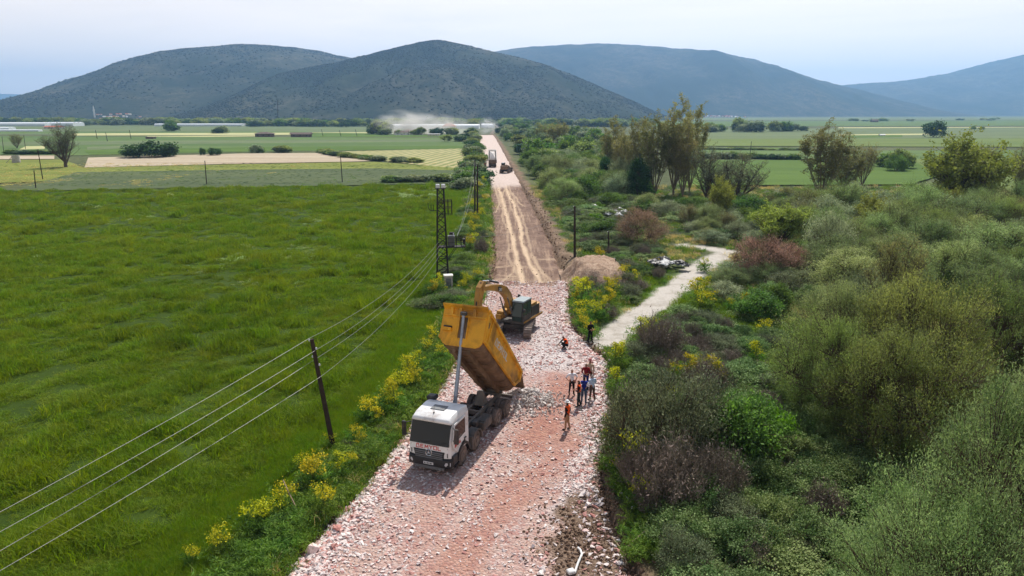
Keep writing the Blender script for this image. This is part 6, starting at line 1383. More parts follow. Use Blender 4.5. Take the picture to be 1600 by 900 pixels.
    hand_d = np.min([np.linalg.norm(co-np.array(P_['wr'+n_]), axis=1) for n_ in 'LR'], axis=0)
    inhand = np.zeros(len(co), bool)
    for n_ in 'LR':
        w_ = np.array(P_['wr'+n_]); d = w_-np.array(P_['el'+n_]); d /= np.linalg.norm(d); inhand |= ((co-w_)@d > -.01) & (np.linalg.norm(co-w_, axis=1) < .3) & np.isin(lab, [gl.index('fore'), gl.index('hand')])
    def garment(name, groups, off, m, extra=None):
        sel = np.isin(lab, [gl.index(g) for g in groups]) & ~inhand
        if extra is not None: sel &= extra
        keep = [f for f in fs if sum(sel[i] for i in f) >= len(f)-1]
        if not keep: return
        used = sorted({i for f in keep for i in f}); mp_ = {i: k for k, i in enumerate(used)}
        Vv = co[used]+no[used]*off; mb = MB(); mb.add([tuple(v) for v in Vv], [tuple(mp_[i] for i in f) for f in keep]); o = link(name, mb.mesh(name, m, True, False), root); return o
    up = P_['pel'][2]
    garment('trousers', ['leg'], .014, CL[trousers]); garment('shoes', ['foot'], .012, CL[shoes])
    garment('shirt', ['torso', 'arm']+(['fore'] if sleeves == 'long' else []), .016, CL[shirt])
    if vest:
        garment('vest', ['torso'], .032, CL[vest])
        if bands and pose == 'stand':
            for zc in (1.10, 1.24): garment('reflective_band', ['torso'], .036, REFL, np.abs(co[:, 2]-zc) < .035)
    hd = Vector(P_['hd'])
    garment('hair', ['head'], .012, hair, (co[:, 1] > hd.y-.03) | (co[:, 2] > hd.z+.05))
    if hat:
        T = Matrix.Translation(hd+Vector((0, .01, .03))); mb = MB(); mb.lathe([(.15, .03), (.155, .04), (.118, .05), (.112, .09), (.08, .135), (.03, .155), (0, .157)], 'Z', 16, M=T); mb.build('helmet', hat, root, True)
    for s in (1, -1):
        e = hd+Vector((s*.032, -.088, -.005)); mb = MB(); mb.box(tuple(e), (.022, .012, .012)); mb.build('eye', CL['black'], root)
        e = hd+Vector((s*.088, .005, -.02)); mb = MB(); mb.hull([(e.x, e.y-.02, e.z-.03), (e.x, e.y+.02, e.z-.02), (e.x, e.y+.02, e.z+.03), (e.x+s*.02, e.y+.01, e.z+.01), (e.x, e.y-.02, e.z+.02)]); mb.build('ear', SKIN, root)
    mb = MB(); mb.box(tuple(hd+Vector((0, -.088, -.062))), (.045, .01, .01)); mb.build('mouth', CL['maroon'], root)
    return root
D_ = math.radians
person(886, 672, D_(150), 'person standing apart nearest the camera in white helmet, orange vest and khaki trousers', 'black', 'tan', 'orange', HELM, pose='stand', shoes='black', arms='down')
person(893, 617, D_(-80), 'person in a white shirt and black trousers facing the camera', 'white', 'black', arms='hips', sleeves='short')
person(904, 636, D_(170), 'person in an orange vest and dark trousers between white shirt and blue vest', 'black', 'darkgreen', 'orange', arms='front', bands=True)
person(912, 630, D_(80), 'person in a blue vest with pale bands and jeans, back to the camera', 'white', 'jeans', 'blue', arms='front', bands=True)
person(925, 626, D_(120), 'grey haired person in pale blue shirt and brown trousers, right of the group', 'ltblue', 'brown', hair=HAIRG, arms='front')
person(915, 607, D_(-100), 'person in a dark red shirt partly hidden behind the blue vest', 'maroon', 'navy', arms='front')
person(921, 601, D_(-90), 'person in a beige shirt and pinkish cap at the back of the group', 'beige', 'brown', hat=pm('pink_cap', hx(170, 96, 92), .8), arms='down')
person(884, 545, D_(200), 'person crouching in dark clothes and an orange vest at the road edge', 'black', 'black', 'orange', pose='crouch')
person(922, 535, D_(-60), 'person dressed all in black standing at the mouth of the side track', 'black', 'black', arms='front')
mb = MB(); a = G(872, 541); mb.tube([(a.x-.15, a.y, .05), (a.x+.5, a.y+.1, .55)], .018, 6); tag(mb.build('measuring_rod', M_dark), 'thin rod slanting to the ground beside the crouching person', 'rod')
# far figures by the far truck
for px, py, lb, c1 in ((768, 248, 'tiny dark figure standing beyond the far truck, left one of two', 'black'), (771.5, 247, 'tiny figure standing beyond the far truck, right one of two', 'navy'), (770, 276, 'dark figure walking on the dirt in front of the far truck', 'black'), (758, 262, 'tiny figure in reddish clothes at the left edge of the far road', 'maroon')):
    person(px, py, D_(-90), lb, c1, 'black')

# ================================================================== poles, tower, wires
M_wood = pm('pole_wood', hx(62, 52, 46), .9, 0, .25, 4, .1); M_iron = pm('dark_iron', (.03, .028, .027), .7, .3, .25, 5, .3, hx(86, 66, 54), .35); M_cer = pm('insulator_ceramic', hx(206, 208, 210), .3, 0, .05, 8); M_wire = pm('aluminium_wire', hx(150, 150, 146), .5, .3, .05, 3)
M_conc = pm('concrete', hx(176, 170, 162), .9, 0, .12, 3, .15, hx(120, 112, 100), .4); M_tank = pm('transformer_paint', hx(112, 114, 114), .6, .1, .12, 4, .3, hx(76, 62, 52), .35)
def pole(px, pb, pt, label, r0=.14, group=None, dx=0., insul=1, px_top=None):
    b = G(px, pb); tp = PY(px if px_top is None else px_top, pt, b.y)
    t = empty('utility_pole', (b.x, b.y, -.1), 0, label, 'utility pole', group); o = Vector((b.x, b.y, -.1)); q = Vector((tp.x, tp.y, tp.z))-o
    mb = MB(); mb.tube([(0, 0, 0), q*.5, q], [r0, r0*.85, r0*.7], 8); mb.build('shaft', M_wood, t, True)
    for k in range(insul):
        zc = q*(.985-.07*k); mb = MB(); mb.lathe([(.02, -.05), (.05, -.03), (.055, .03), (.03, .07), (0, .08)], 'Z', 8, M=Matrix.Translation(zc+Vector((.13 if k % 2 else -.13, 0, .03)))); mb.tube([zc, zc+Vector((.13 if k % 2 else -.13, 0, 0))], .012, 5); mb.build('insulator', M_cer, t)
    return t, o+q
np_t, np_top = pole(522, 704, 530, 'dark leaning wooden pole among yellow fennels at the left verge, carrying four wires', .15, None, insul=4, px_top=487)
pole(742, 342, 250, 'left one of two slim dark poles on the left bank of the dirt track', .16); pole(746, 345, 258, 'right one of two slim dark poles on the left bank of the dirt track', .16)
pole(898, 404, 322, 'dark pole behind the earth mound', .16); pole(951, 398, 362, 'short dark pole among bushes right of the earth mound', .12); pole(962, 432, 404, 'thin grey post in the bushes beside the earth mound', .06)
for px, pb, pt, lb in ((323, 289, 251, 'pole at the far edge of the crop field, left of centre'), (535, 286, 243, 'pole standing before the ploughed field, near its right end'), (56, 295, 266, 'short pole at the left end of the crop field'), (67, 281, 233, 'leaning pole left of the big willow'), (6, 238, 213, 'pole at the far left before the brown bare tree'), (40, 233, 211, 'pole right of the brown bare tree'), (1171, 249, 221, 'leaning dark pole in the hedge of the right fields'), (152, 217, 203, 'far pole in the left fields, first from the willow'), (168, 221, 207, 'far pole in the left fields, second from the willow'), (205, 217, 203, 'far pole in the left fields, third from the willow'), (505, 213, 202, 'far pole in the bright green field, left one'), (533, 213, 203, 'far pole in the bright green field, middle one'), (558, 213, 202, 'far pole in the bright green field, right one')):
    pole(px, pb, pt, lb, .13 if pb > 230 else .2, 'field poles', px_top=px-(3 if 'leaning' not in lb else 8)*(1 if px != 1171 else -.4))
pole(434, 197, 156, 'tall thin mast far off between the greenhouses and the hill', .5)
# lattice tower with transformer
tb = G(692, 444); TH = 10.0
tw = empty('transformer_tower', (tb.x, tb.y, 0), R(8), 'black lattice power tower with a transformer platform beside the dirt track', 'power tower')
w0, w1 = .80, .42
def leg(sx, sy, z): q = w0+(w1-w0)*z/TH; return Vector((sx*q*.75, sy*q*.75, z))
for sx in (1, -1):
    for sy in (1, -1): mb = MB(); mb.tube([leg(sx, sy, -.2), leg(sx, sy, TH)], .075, 4); mb.build('leg', M_iron, tw)
nb = 14
for k in range(nb):
    za, zb = TH*k/nb, TH*(k+1)/nb
    for (a, b) in (((1, 1), (1, -1)), ((1, -1), (-1, -1)), ((-1, -1), (-1, 1)), ((-1, 1), (1, 1))):
        A, B = (a, b) if k % 2 else (b, a)
        mb = MB(); mb.tube([leg(*A, za), leg(*B, zb)], .042, 4); mb.build('brace', M_iron, tw)
        if k % 2 == 0: mb = MB(); mb.tube([leg(*a, za), leg(*b, za)], .036, 4); mb.build('cross_tie', M_iron, tw)
zp = 4.0
mb = MB(); mb.box((.95, 0, zp), (2.9, 1.0, .10)); mb.build('platform', M_iron, tw)
for sy in (-.5, .5):
    for z_ in (zp+.5, zp+1.0): mb = MB(); mb.tube([(-.5, sy, z_), (2.4, sy, z_)], .025, 4); mb.build('railing', M_iron, tw)
    for x_ in (-.5, .5, 1.5, 2.0, 2.4): mb = MB(); mb.tube([(x_, sy, zp), (x_, sy, zp+1.05)], .03, 4); mb.build('railing_post', M_iron, tw)
    mb = MB(); mb.tube([(1.5, sy, zp), (.45, sy*.8, zp-1.5)], .035, 4); mb.build('strut', M_iron, tw)
mb = MB(); mb.box((2.3, 0, zp+.55), (.25, .6, .5)); mb.build('switch_box', M_iron, tw)
mb = MB(); mb.box((.98, 0, zp+.66), (.72, .7, 1.0), bev=.04)
tr_ = mb.build('transformer', M_tank, tw)
for k in range(5): mb = MB(); mb.box((.72+.13*k, -.39, zp+.62), (.03, .12, .8)); mb.build('cooling_fin', M_tank, tr_)
mb = MB(); mb.lathe([(.16, 0), (.16, .5), (0, .52)], 'X', 12, M=Matrix.Translation((.8, 0, zp+1.38))); mb.build('oil_vessel', M_iron, tr_)
for y_ in (-.2, 0, .2): mb = MB(); mb.lathe([(.05, 0), (.07, .08), (.04, .14), (.06, .2), (.03, .3), (0, .31)], 'Z', 8, M=Matrix.Translation((1.2, y_, zp+1.16))); mb.build('bushing', M_cer, tr_)
for z_ in (TH-1.2, TH-1.9, TH-2.6):
    mb = MB(); mb.tube([(-.25, -.5, z_), (1.1, -.5, z_)], .03, 4); mb.build('top_rail', M_iron, tw); mb = MB(); mb.tube([(-.25, .5, z_), (1.1, .5, z_)], .03, 4); mb.build('top_rail', M_iron, tw)
for x_ in (.35, .72, 1.1):
    for y_ in (-.5, .5): mb = MB(); mb.tube([(x_, y_, TH-2.6), (x_, y_, TH-1.1)], .03, 4); mb.build('top_post', M_iron, tw)
mb = MB(); mb.tube([(-.2, 0, TH-2.2), (-1.1, 0, TH-2.2), (-1.3, 0, TH-1.9), (-1.3, 0, TH-1.4)], .035, 4); mb.build('side_arm', M_iron, tw)
for x_ in (-1.0, -.75): mb = MB(); mb.tube([(x_, 0, TH-2.2), (x_, 0, TH-1.6)], .035, 5); mb.build('arm_pin', M_iron, tw)
for x_ in (-.28, .28): mb = MB(); mb.box((x_, 0, TH+.28), (.42, .42, .40), bev=.08); mb.build('top_insulator', M_cer, tw)
mb = MB(); mb.box((0, 0, TH+.03), (1.1, .5, .08)); mb.build('top_plate', M_iron, tw)
cb = G(701, 460); cbt = empty('meter_cabinet', (cb.x, cb.y, 0), R(10), 'white concrete meter cabinet at the foot of the lattice tower', 'cabinet')
mb = MB(); mb.box((0, 0, .95), (.8, .65, 1.9), bev=.03); mb.build('box', M_conc, cbt); mb = MB(); mb.box((0, 0, 1.96), (.92, .78, .12), bev=.02); mb.build('cap', pm('cabinet_cap', hx(222, 218, 212), .8), cbt); mb = MB(); mb.box((0, -.33, 1.1), (.5, .02, 1.2)); mb.build('door', M_tank, cbt)
def wire(a, b, sag, label, rad=.0085, group='power wires'):
    a, b = Vector(a), Vector(b); pts = []
    for k in range(17):
        t_ = k/16; q = a.lerp(b, t_); q.z -= sag*4*t_*(1-t_); pts.append(q)
    return tag(MB().tube(pts, rad, 5).build('power_wire', M_wire), label, 'wire', group)
T_at = lambda v: tw.matrix_basis @ Vector(v)
ax = (np_top-Vector((G(522, 704).x, G(522, 704).y, 0)))
for k, (dz, pe) in enumerate(((0, 795), (.10, 823), (.19, 856), (.33, 884))):
    p0 = Vector((G(522, 704).x, G(522, 704).y, 0))+ax*(1-dz); nm = ('topmost', 'second', 'third', 'lowest')[k]
    wire(p0+Vector((.12 if k % 2 else -.12, 0, .05)), T_at((-.1+.12*k, -.5, zp+.9-.3*k)), .9, nm+' of the four wires running from the leaning pole to the lattice tower')
    d = ray(0, pe); tt = (p0.z-.25-H)/d[2]; q = Vector((d[0]*tt, d[1]*tt, p0.z-.25)); q2 = p0+(q-p0)*1.8; q2.z = p0.z-.1
    wire(p0+Vector((.12 if k % 2 else -.12, 0, .05)), q2, .35, nm+' of the four wires running from the leaning pole out of the lower left')
for k, pq in enumerate(((742, 252), (746, 262))):
    b = PY(pq[0], pq[1], G(742, 342).y); wire(T_at((1.6, .4, zp+1.0)), b, 1.2, ('left' if k == 0 else 'right')+' wire from the lattice tower to the pair of slim poles', .011)
pb_ = PY(898, 326, G(898, 404).y); wire(T_at((2.3, 0, zp+1.0)), pb_, 1.0, 'wire crossing the dirt track to the pole behind the mound', .010); wire(pb_, PY(1180, 352, 110), 1.5, 'upper wire from the pole behind the mound over the bushes to the right', .010); wire(pb_-Vector((0, 0, .4)), PY(1180, 362, 110), 1.5, 'lower wire from the pole behind the mound over the bushes to the right', .010)
# ================================================================== far vehicles
fp = G(768, 262); dump_truck((fp.x, fp.y+8, 0), R(93), R(22), 'far grey tipper truck seen from behind with its body raised on the pale road', pm('far_tub_paint', hx(188, 184, 178), .6, 0, .1, 2, .3, DUST, .4), None, 5.8, False)
ft = [o for o in bpy.data.objects if o.name.startswith('dump_truck') and o.location.y > 100][0]; fb = [c for c in ft.children if c.name.startswith('tipping_body')][0]
mb = MB(); mb.hull([(x, y, z) for x, y, z in ((.2, -1.1, .2), (.2, 1.1, .2), (5.2, -1.1, .2), (5.2, 1.1, .2), (.6, -.9, 1.5), (.6, .9, 1.4), (4.6, -.8, 2.1), (4.6, .8, 2.2), (2.5, 0, 2.4))]); mb.build('load', pm('pale_load', hx(214, 206, 200), .9, 0, .15, 1), fb)
fe = G(790, 270); M_yk = M_yellow2; M_yellow2 = pm('dozer_paint', hx(132, 108, 84), .8, 0, .15, 1.5, .2, hx(110, 92, 78), .6)
dz = excavator((fe.x, fe.y, 0), R(80), R(0), 'far brownish bulldozer at the right edge of the pale road, seen from behind', False, None, 'bulldozer'); M_yellow2 = M_yk
mb = MB(); mb.hull([(2.5+.25*abs(z-.7), y, z) for y in (-1.7, 1.7) for z in (.1, .7, 1.4)]+[(2.7, y, z) for y in (-1.7, 1.7) for z in (.1, 1.4)]); mb.build('blade', M_dark, dz)
cb_ = G(749, 218); car = empty('parked_car', (cb_.x, cb_.y, 0), R(100), 'tiny white car at the far left end of the pale road', 'car')
mb = MB(); mb.hull([(x, y, z) for y in (-.85, .85) for x, z in ((-2.1, .3), (-2.15, .8), (-1.9, .95), (1.0, .95), (2.1, .8), (2.15, .35))], bev=.05); mb.build('body', M_white, car, True)
mb = MB(); mb.hull([(x, y, z) for x, y, z in [(-1.9, s*.8, .95) for s in (1, -1)]+[(-1.5, s*.65, 1.45) for s in (1, -1)]+[(.2, s*.65, 1.47) for s in (1, -1)]+[(1.0, s*.8, .95) for s in (1, -1)]], bev=.04); mb.build('windows', M_glass, car, True)
wm = MB().lathe([(.2, -.1), (.32, -.1), (.33, 0), (.32, .1), (.2, .1)], 'Y', 16, closed=True).mesh('wheel', M_tyre)
for x in (-1.3, 1.3):
    for y in (-.82, .82): o = link('wheel', wm, car); o.location = (x, y, .33)

# ================================================================== far buildings
M_film = pm('greenhouse_film', hx(226, 230, 232), .5, 0, .04, .2, .3); M_film2 = pm('dusty_film', hx(200, 208, 208), .6, 0, .08, .1, .3)
M_tile = pm('red_roof', hx(164, 96, 76), .85, 0, .15, .6, .1); M_wall = pm('plaster', hx(208, 198, 184), .9, 0, .08, .4, .1); M_wallw = pm('white_plaster', hx(226, 224, 220), .9, 0, .05, .4, .1); M_oldroof = pm('old_roof', hx(112, 98, 90), .9, 0, .2, .5, .1); M_win = glass('far_window', (.03, .035, .04), .2)
def greenhouse(px0, px1, py, hpx, label, bays=3, ribs=14):
    a = G(px0, py); b = G(px1, py); b = Vector((b.x, a.y+(b.y-a.y), 0)); L_ = (b-a).length; hd = math.atan2(b.y-a.y, b.x-a.x); ht = PY(px0, py-hpx, a.y).z
    t = empty('greenhouse', (a.x, a.y, 0), hd, label, 'greenhouse'); wd = ht*1.7
    for k in range(bays):
        arc = [(k*wd+wd*.5-math.cos(q)*wd*.5, ht*.45+math.sin(q)*ht*.55) for q in np.linspace(0, math.pi, 9)]; arc = [(k*wd, 0)]+arc+[((k+1)*wd, 0)]
        mb = MB(); mb.prism(arc, 'X', 0, L_); mb.build('plastic_tunnel', M_film, t, True)
    for j in range(ribs):
        x_ = L_*(j+.5)/ribs; mb = MB(); mb.tube([(x_, -.05, 0), (x_, -.05, ht*.45), (x_, wd*.5, ht*1.01)], .22, 4); mb.build('hoop', M_film2, t)
    mb = MB(); mb.box((L_/2, -.08, ht*.2), (L_, .1, ht*.32)); mb.build('side_curtain', M_film2, t)
greenhouse(-160, 70, 197.5, 6, 'long white plastic greenhouse at the far left below the hill', 4, 16); greenhouse(66, 114, 197.2, 6.2, 'white greenhouse with a rounded end right of the long far left one', 3, 6); greenhouse(-60, 60, 205.5, 3.2, 'low white plastic tunnel in front of the far left greenhouses', 2, 10); greenhouse(-60, 14, 203.5, 5, 'white tunnel end cut by the left edge of the view', 2, 5)
greenhouse(241, 378, 197.3, 4, 'thin white greenhouse strip below the middle of the left hill', 3, 16); greenhouse(392, 462, 196.3, 3.2, 'short white greenhouse strip near the tall mast', 3, 8)
greenhouse(612, 748, 201.5, 7, 'long white greenhouse behind the red roofed house', 4, 18); greenhouse(752, 772, 199.5, 6, 'white greenhouse end behind the dust at the road end', 3, 3)
def house(px, py, wpx, hpx, label, roof='hip', wallm=None, roofm=None, dep=.8, group=None, parts=True, rz=0.):
    b = G(px, py) if not isinstance(px, Vector) else px; dpt = b.y*cp+H*sp; wd = wpx*dpt/F; ht = hpx*dpt/F*.98; dp = wd*dep
    t = empty('house', (b.x, b.y, b.z), rz, label, 'house', group); wh = ht*.62
    mb = MB(); mb.box((0, 0, wh/2-.2), (wd, dp, wh+.4)); w_ = mb.build('wall', wallm or M_wall, t)
    e = wd*.06
    if roof == 'hip': pts = [(s*(wd/2+e), q*(dp/2+e), wh) for s in (1, -1) for q in (1, -1)]+[(s*(wd/2+e), q*(dp/2+e), wh+.03*ht) for s in (1, -1) for q in (1, -1)]+[(s*wd*.18, 0, ht) for s in (1, -1)]
    elif roof == 'gable': pts = [(s*(wd/2+e), q*(dp/2+e), wh) for s in (1, -1) for q in (1, -1)]+[(s*(wd/2+e), 0, ht) for s in (1, -1)]
    else: pts = [(s*(wd/2+e), q*(dp/2+e), z) for s in (1, -1) for q in (1, -1) for z in (wh, wh+.12*ht)]
    mb = MB(); mb.hull(pts); mb.build('roof', roofm or M_tile, t)
    if parts:
        for k in range(max(2, int(wd/4))):
            x_ = -wd/2+wd*(k+.5)/max(2, int(wd/4)); mb = MB(); mb.box((x_, -dp/2-.02, wh*.55), (wd*.06, .12, wh*.32)); mb.build('window', M_win, t)
        mb = MB(); mb.box((wd*.05, -dp/2-.03, wh*.25), (wd*.05, .1, wh*.5)); mb.build('door', M_oldroof, t)
    return t
house(702, 205.5, 19, 13, 'far house with a reddish hip roof in front of the long greenhouse'); house(628, 211, 20, 7, 'low pale far farm building left in the dust', 'gable', M_wallw, M_oldroof); house(654, 210.5, 12, 6, 'small grey far farm building in the dust', 'gable', M_wall, M_oldroof); house(678, 212, 18, 4, 'low white far shed right of the farm in the dust', 'flat', M_wall, M_wallw); house(640, 209, 10, 7, 'white far farmhouse beside the bushes', 'gable', M_wallw, M_tile)
house(414, 214, 26, 8, 'old grey-brown barn with a sagging hip roof in the left fields', 'hip', M_oldroof, M_oldroof, .5); house(471, 214.3, 30, 7.5, 'long ruined grey-brown barn right of the sagging one', 'gable', M_oldroof, M_oldroof, .35)
house(236, 217, 12, 4.5, 'tiny ruin in the left fields above the dark bush clump', 'flat', M_oldroof, M_oldroof); house(85, 201, 22, 4.5, 'low pale shed in front of the far left greenhouses', 'gable', M_wall, M_tile); house(1366, 191, 9, 4.5, 'tiny far barn in the right fields', 'gable', M_oldroof, M_oldroof); house(1378, 212.5, 8, 3, 'tiny white hut beside the bright strip in the right fields', 'gable', M_wallw, M_wallw); house(895, 188, 18, 5, 'white roof showing above the thicket far off', 'gable', M_wallw, M_wallw)
# round concrete trough
tp_ = G(26, 255); t_ = empty('concrete_tank', (tp_.x, tp_.y, 0), 0, 'grey round concrete tank in the left field', 'tank'); mb = MB(); mb.lathe([(1.35, 0), (1.2, 2.8), (1.05, 2.8), (1.05, 2.4), (0, 2.4)], 'Z', 18); mb.build('wall', M_conc, t_, True); mb = MB(); mb.tube([(-1.2, 0, 2.4), (-3.4, -.4, .2)], .09, 6); mb.build('pipe', M_conc, t_)
# villages: tiny houses at the foot of the hills
def on_hill(px, py, hd):
    XX, YY, ZZ = hd; d = ray(px, py)
    best = None
    A = np.stack([XX.ravel(), YY.ravel(), ZZ.ravel()], 1); dep = A[:, 1]*cp+(H-A[:, 2])*sp; u_ = A[:, 0]/dep*F+800; v_ = 450-((A[:, 2]-H)*cp+A[:, 1]*sp)/dep*F
    q = (u_-px)**2+(v_-py)**2+np.where(A[:, 1] > np.median(YY), 1e4, 0); i = q.argmin(); return Vector(A[i])
rv = random.Random(5)
for k in range(26):
    px, py = rv.gauss(178, 17), rv.uniform(178, 187); p = on_hill(px, py, hl)
    house(p, 0, rv.uniform(2.2, 4.2), rv.uniform(1.8, 2.8), 'tiny pale village house at the foot of the left hill', 'gable', rv.choice([M_wallw, M_wall]), rv.choice([M_wallw, M_tile, M_wall]), .8, 'village houses at the left hill', False, rv.random())
p = on_hill(150, 184, hl); t_ = empty('minaret', p, 0, 'thin white minaret in the village at the left hill', 'minaret'); mb = MB(); mb.lathe([(2.2, -2), (2.0, 18), (2.8, 18.5), (2.8, 20), (1.5, 20), (1.4, 25), (0, 31)], 'Z', 12); mb.build('shaft', M_wallw, t_)
for k in range(34):
    px = rv.gauss(1128, 18); p = G(px, 182.6+rv.random()*1.2); p.z = 0
    house(p, 0, rv.uniform(2.0, 3.6), rv.uniform(1.6, 2.8), 'tiny white village house below the right hills', 'gable', M_wallw, rv.choice([M_wallw, M_tile]), .8, 'village houses below the right hills', False, rv.random())
# ================================================================== rubbish, pipes, branches
M_sheet = pm('white_sheeting', hx(220, 220, 218), .7, 0, .1, 2, .2, hx(120, 116, 112), .4); M_bsheet = pm('black_sheeting', (.02, .02, .022), .5, 0, .2, 3, .4)
def crumple(c_, s, m, name, label, seed, group):
    rr = np.random.default_rng(seed); u_ = np.linspace(-1, 1, 9); U_, V_ = np.meshgrid(u_, u_); Zc = s*(.35*np.exp(-(U_**2+V_**2)*1.2)+.35*rr.random(U_.shape)*np.exp(-(U_**2+V_**2))); a = rr.random()*6.28
    X_ = c_[0]+s*(U_*math.cos(a)-V_*math.sin(a)*.7)+.12*s*rr.normal(size=U_.shape); Y_ = c_[1]+s*(U_*math.sin(a)+V_*math.cos(a)*.7)+.12*s*rr.normal(size=U_.shape)
    me = grid_mesh(name, X_, Y_, Zc+c_[2], m, False); o = link(name, me); md = o.modifiers.new('thick', 'SOLIDIFY'); md.thickness = .03; return tag(o, label, 'plastic sheet', group)
dp = RUB; lst = random.Random(3)
for k in range(26):
    wht = k % 2; crumple((dp.x-.4+lst.gauss(0, .85), dp.y+lst.gauss(0, .8), max(gz(dp.x, dp.y), 0)+.15+lst.random()*.8), lst.uniform(.35, .75), M_sheet if wht else M_bsheet, 'plastic_sheet', ('crumpled white sheet' if wht else 'crumpled black sheet')+' in the rubbish heap beside the side track', 600+k, 'white sheets of the rubbish heap' if wht else 'black sheets of the rubbish heap')
a = G(1013, 417); b = G(1032, 417); mb = MB(); mb.tube([(a.x, a.y, .55), (b.x, b.y, .6)], .06, 8); tag(mb.build('pipe', M_sheet), 'white pipe sticking out left of the rubbish heap', 'pipe')
for k, (px, py) in enumerate(((958, 341), (968, 338), (975, 341), (950, 345), (925, 330), (966, 346))): p = G(px, py); crumple((p.x, p.y, max(gz(p.x, p.y), 0)+.9), .9, M_sheet, 'plastic_sheet', 'white rubbish sheet lying in the bushes left of the pinkish tamarisk', 650+k, 'white rubbish near the tamarisk')
def bent(pts, r0, m, name, label, cat): 
    mb = MB(); mb.tube([tuple(q) for q in pts], r0, 7); return tag(mb.build(name, m, None, True), label, cat)
q = lambda px, py, z: G(px, py)+Vector((0, 0, z))
bent([q(898, 899, .12), q(903, 885, .16), q(909, 872, .18), q(907, 864, .14), q(903, 859, .1)], .045, M_sheet, 'pipe', 'bent white plastic pipe lying on the brown soil at the bottom', 'pipe')
bent([q(968, 778, .3), q(976, 784, .35), q(983, 790, .3), q(988, 800, .15)], .05, M_sheet, 'pipe', 'short white pipe piece beside the feathery green plants', 'pipe')
mb = MB(); p = G(892, 897); mb.box((p.x, p.y, .12), (.3, .28, .14), bev=.03, rot=(0, 0, .4)); tag(mb.build('box', M_sheet), 'white box on the brown soil at the bottom edge', 'box')
M_dead = pm('dead_wood', hx(150, 132, 112), .95, 0, .2, 6, .1)
bent([q(965, 880, .15), q(985, 862, .4), q(1010, 850, .7)], .03, M_dead, 'branch', 'bare pale branch lying in the weeds at the bottom right of the soil', 'branch'); bent([q(980, 886, .15), q(968, 865, .3), q(955, 848, .3)], .025, M_dead, 'branch', 'thin dry branch leaning left in the weeds beside the soil', 'branch')
bent([q(476, 838, .1), q(466, 815, .6), q(455, 803, 1.0), q(446, 790, 1.3)], .03, M_dead, 'broken_stem', 'broken pale fennel stem leaning at the left road edge', 'stem'); bent([q(478, 836, .1), q(474, 818, .5)], .025, M_dead, 'broken_stem', 'short broken pale stem beside the leaning one', 'stem')
p = G(1077, 738); mb = MB(); mb.box((p.x, p.y, 1.75), (.34, .3, .26), bev=.05, rot=(.2, .3, .5)); tag(mb.build('bucket', pm('orange_plastic', hx(224, 150, 70), .6)), 'small orange plastic bucket lying on top of the brambles', 'bucket')
p = G(760, 284); mb = MB(); mb.box((p.x-1.2, p.y, .5), (.4, .3, 1.3)); tag(mb.build('white_post', M_wallw), 'white marker post at the left edge of the far dirt', 'post')

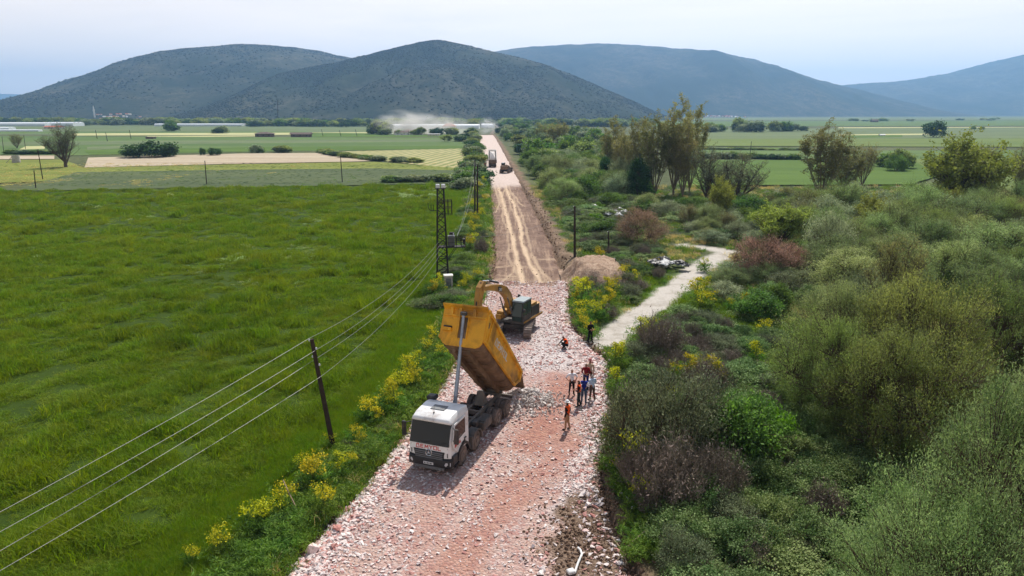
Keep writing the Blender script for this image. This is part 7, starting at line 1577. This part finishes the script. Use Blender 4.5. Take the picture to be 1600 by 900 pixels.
# ================================================================== dust and water spray far off
def puff(name, c_, size, dens, colr, label, sc, seed):
    m = bpy.data.materials.new(name+'_mat'); m.use_nodes = True; t = m.node_tree; t.nodes.clear(); o = t.nodes.new('ShaderNodeOutputMaterial'); v = t.nodes.new('ShaderNodeVolumePrincipled'); v.inputs['Color'].default_value = (*colr, 1); v.inputs['Anisotropy'].default_value = .2
    tcn = t.nodes.new('ShaderNodeTexCoord'); nz = t.nodes.new('ShaderNodeTexNoise'); nz.inputs['Scale'].default_value = sc; nz.inputs['Detail'].default_value = 3; mp = t.nodes.new('ShaderNodeMapping'); mp.inputs['Location'].default_value = (seed, seed*2.3, 0)
    gr = t.nodes.new('ShaderNodeTexGradient'); gr.gradient_type = 'SPHERICAL'; mr = t.nodes.new('ShaderNodeMapRange'); mr.inputs[1].default_value = .42; mr.inputs[2].default_value = .7; mr.inputs[3].default_value = 0.02; mr.inputs[4].default_value = 1; m1 = t.nodes.new('ShaderNodeMath'); m1.operation = 'MULTIPLY'; m2 = t.nodes.new('ShaderNodeMath'); m2.operation = 'MULTIPLY'; m2.inputs[1].default_value = dens
    L = t.links.new; L(tcn.outputs['Object'], mp.inputs[0]); L(mp.outputs[0], nz.inputs[0]); L(tcn.outputs['Object'], gr.inputs[0]); L(nz.outputs['Fac'], mr.inputs[0]); L(mr.outputs[0], m1.inputs[0]); L(gr.outputs['Fac'], m1.inputs[1]); L(m1.outputs[0], m2.inputs[0]); L(m2.outputs[0], v.inputs['Density']); L(v.outputs[0], o.inputs['Volume'])
    b = bmesh.new(); bmesh.ops.create_icosphere(b, subdivisions=2, radius=1.0); me = bpy.data.meshes.new(name); b.to_mesh(me); b.free(); me.materials.append(m); ob = link(name, me); ob.location = c_; ob.scale = size; tag(ob, label, None, None, 'stuff'); return ob
d0 = G(640, 209); puff('dust', (d0.x, d0.y-15, 5), (34, 22, 17), .2, (.95, .93, .9), 'pale dust cloud drifting over the left of the far farm', 2.2, 1); d1 = G(682, 209); puff('dust', (d1.x, d1.y-15, 4), (38, 22, 14), .18, (.95, .93, .9), 'pale dust cloud drifting before the red roofed house', 2.4, 4)
d2 = G(762, 208); puff('water_spray', (d2.x, d2.y+6, 5.5), (11, 9, 9.5), .22, (.97, .98, 1), 'white burst of water spray at the end of the pale road', 2.0, 7)
for k in range(3):
    a_ = G(757, 206)+Vector((k*.8, k, 10-k*.6)); pts = [(a_.x+s*15, a_.y, max(.3, a_.z+s*1.2-s*s*10.2)) for s in np.linspace(0, 1, 9)]
    tag(MB().tube(pts, [.55-.03*i for i in range(9)], 6).build('water_jet', M_wallw), 'arching white jet of water beside the spray cloud', 'water jet', 'water jets at the road end')
# ================================================================== haze
def haze():
    m = bpy.data.materials.new('haze_mat'); m.use_nodes = True; n = m.node_tree.nodes; n.clear()
    o = n.new('ShaderNodeOutputMaterial'); v = n.new('ShaderNodeVolumePrincipled')
    v.inputs['Color'].default_value = (.33, .6, 1.0, 1); v.inputs['Density'].default_value = 1.3e-4; v.inputs['Anisotropy'].default_value = 0.45
    m.node_tree.links.new(v.outputs[0], o.inputs['Volume'])
    b = MB().box((0, 5400, 330), (26000, 12200, 672))
    ob = b.build('haze', m); tag(ob, kind='stuff')
haze()
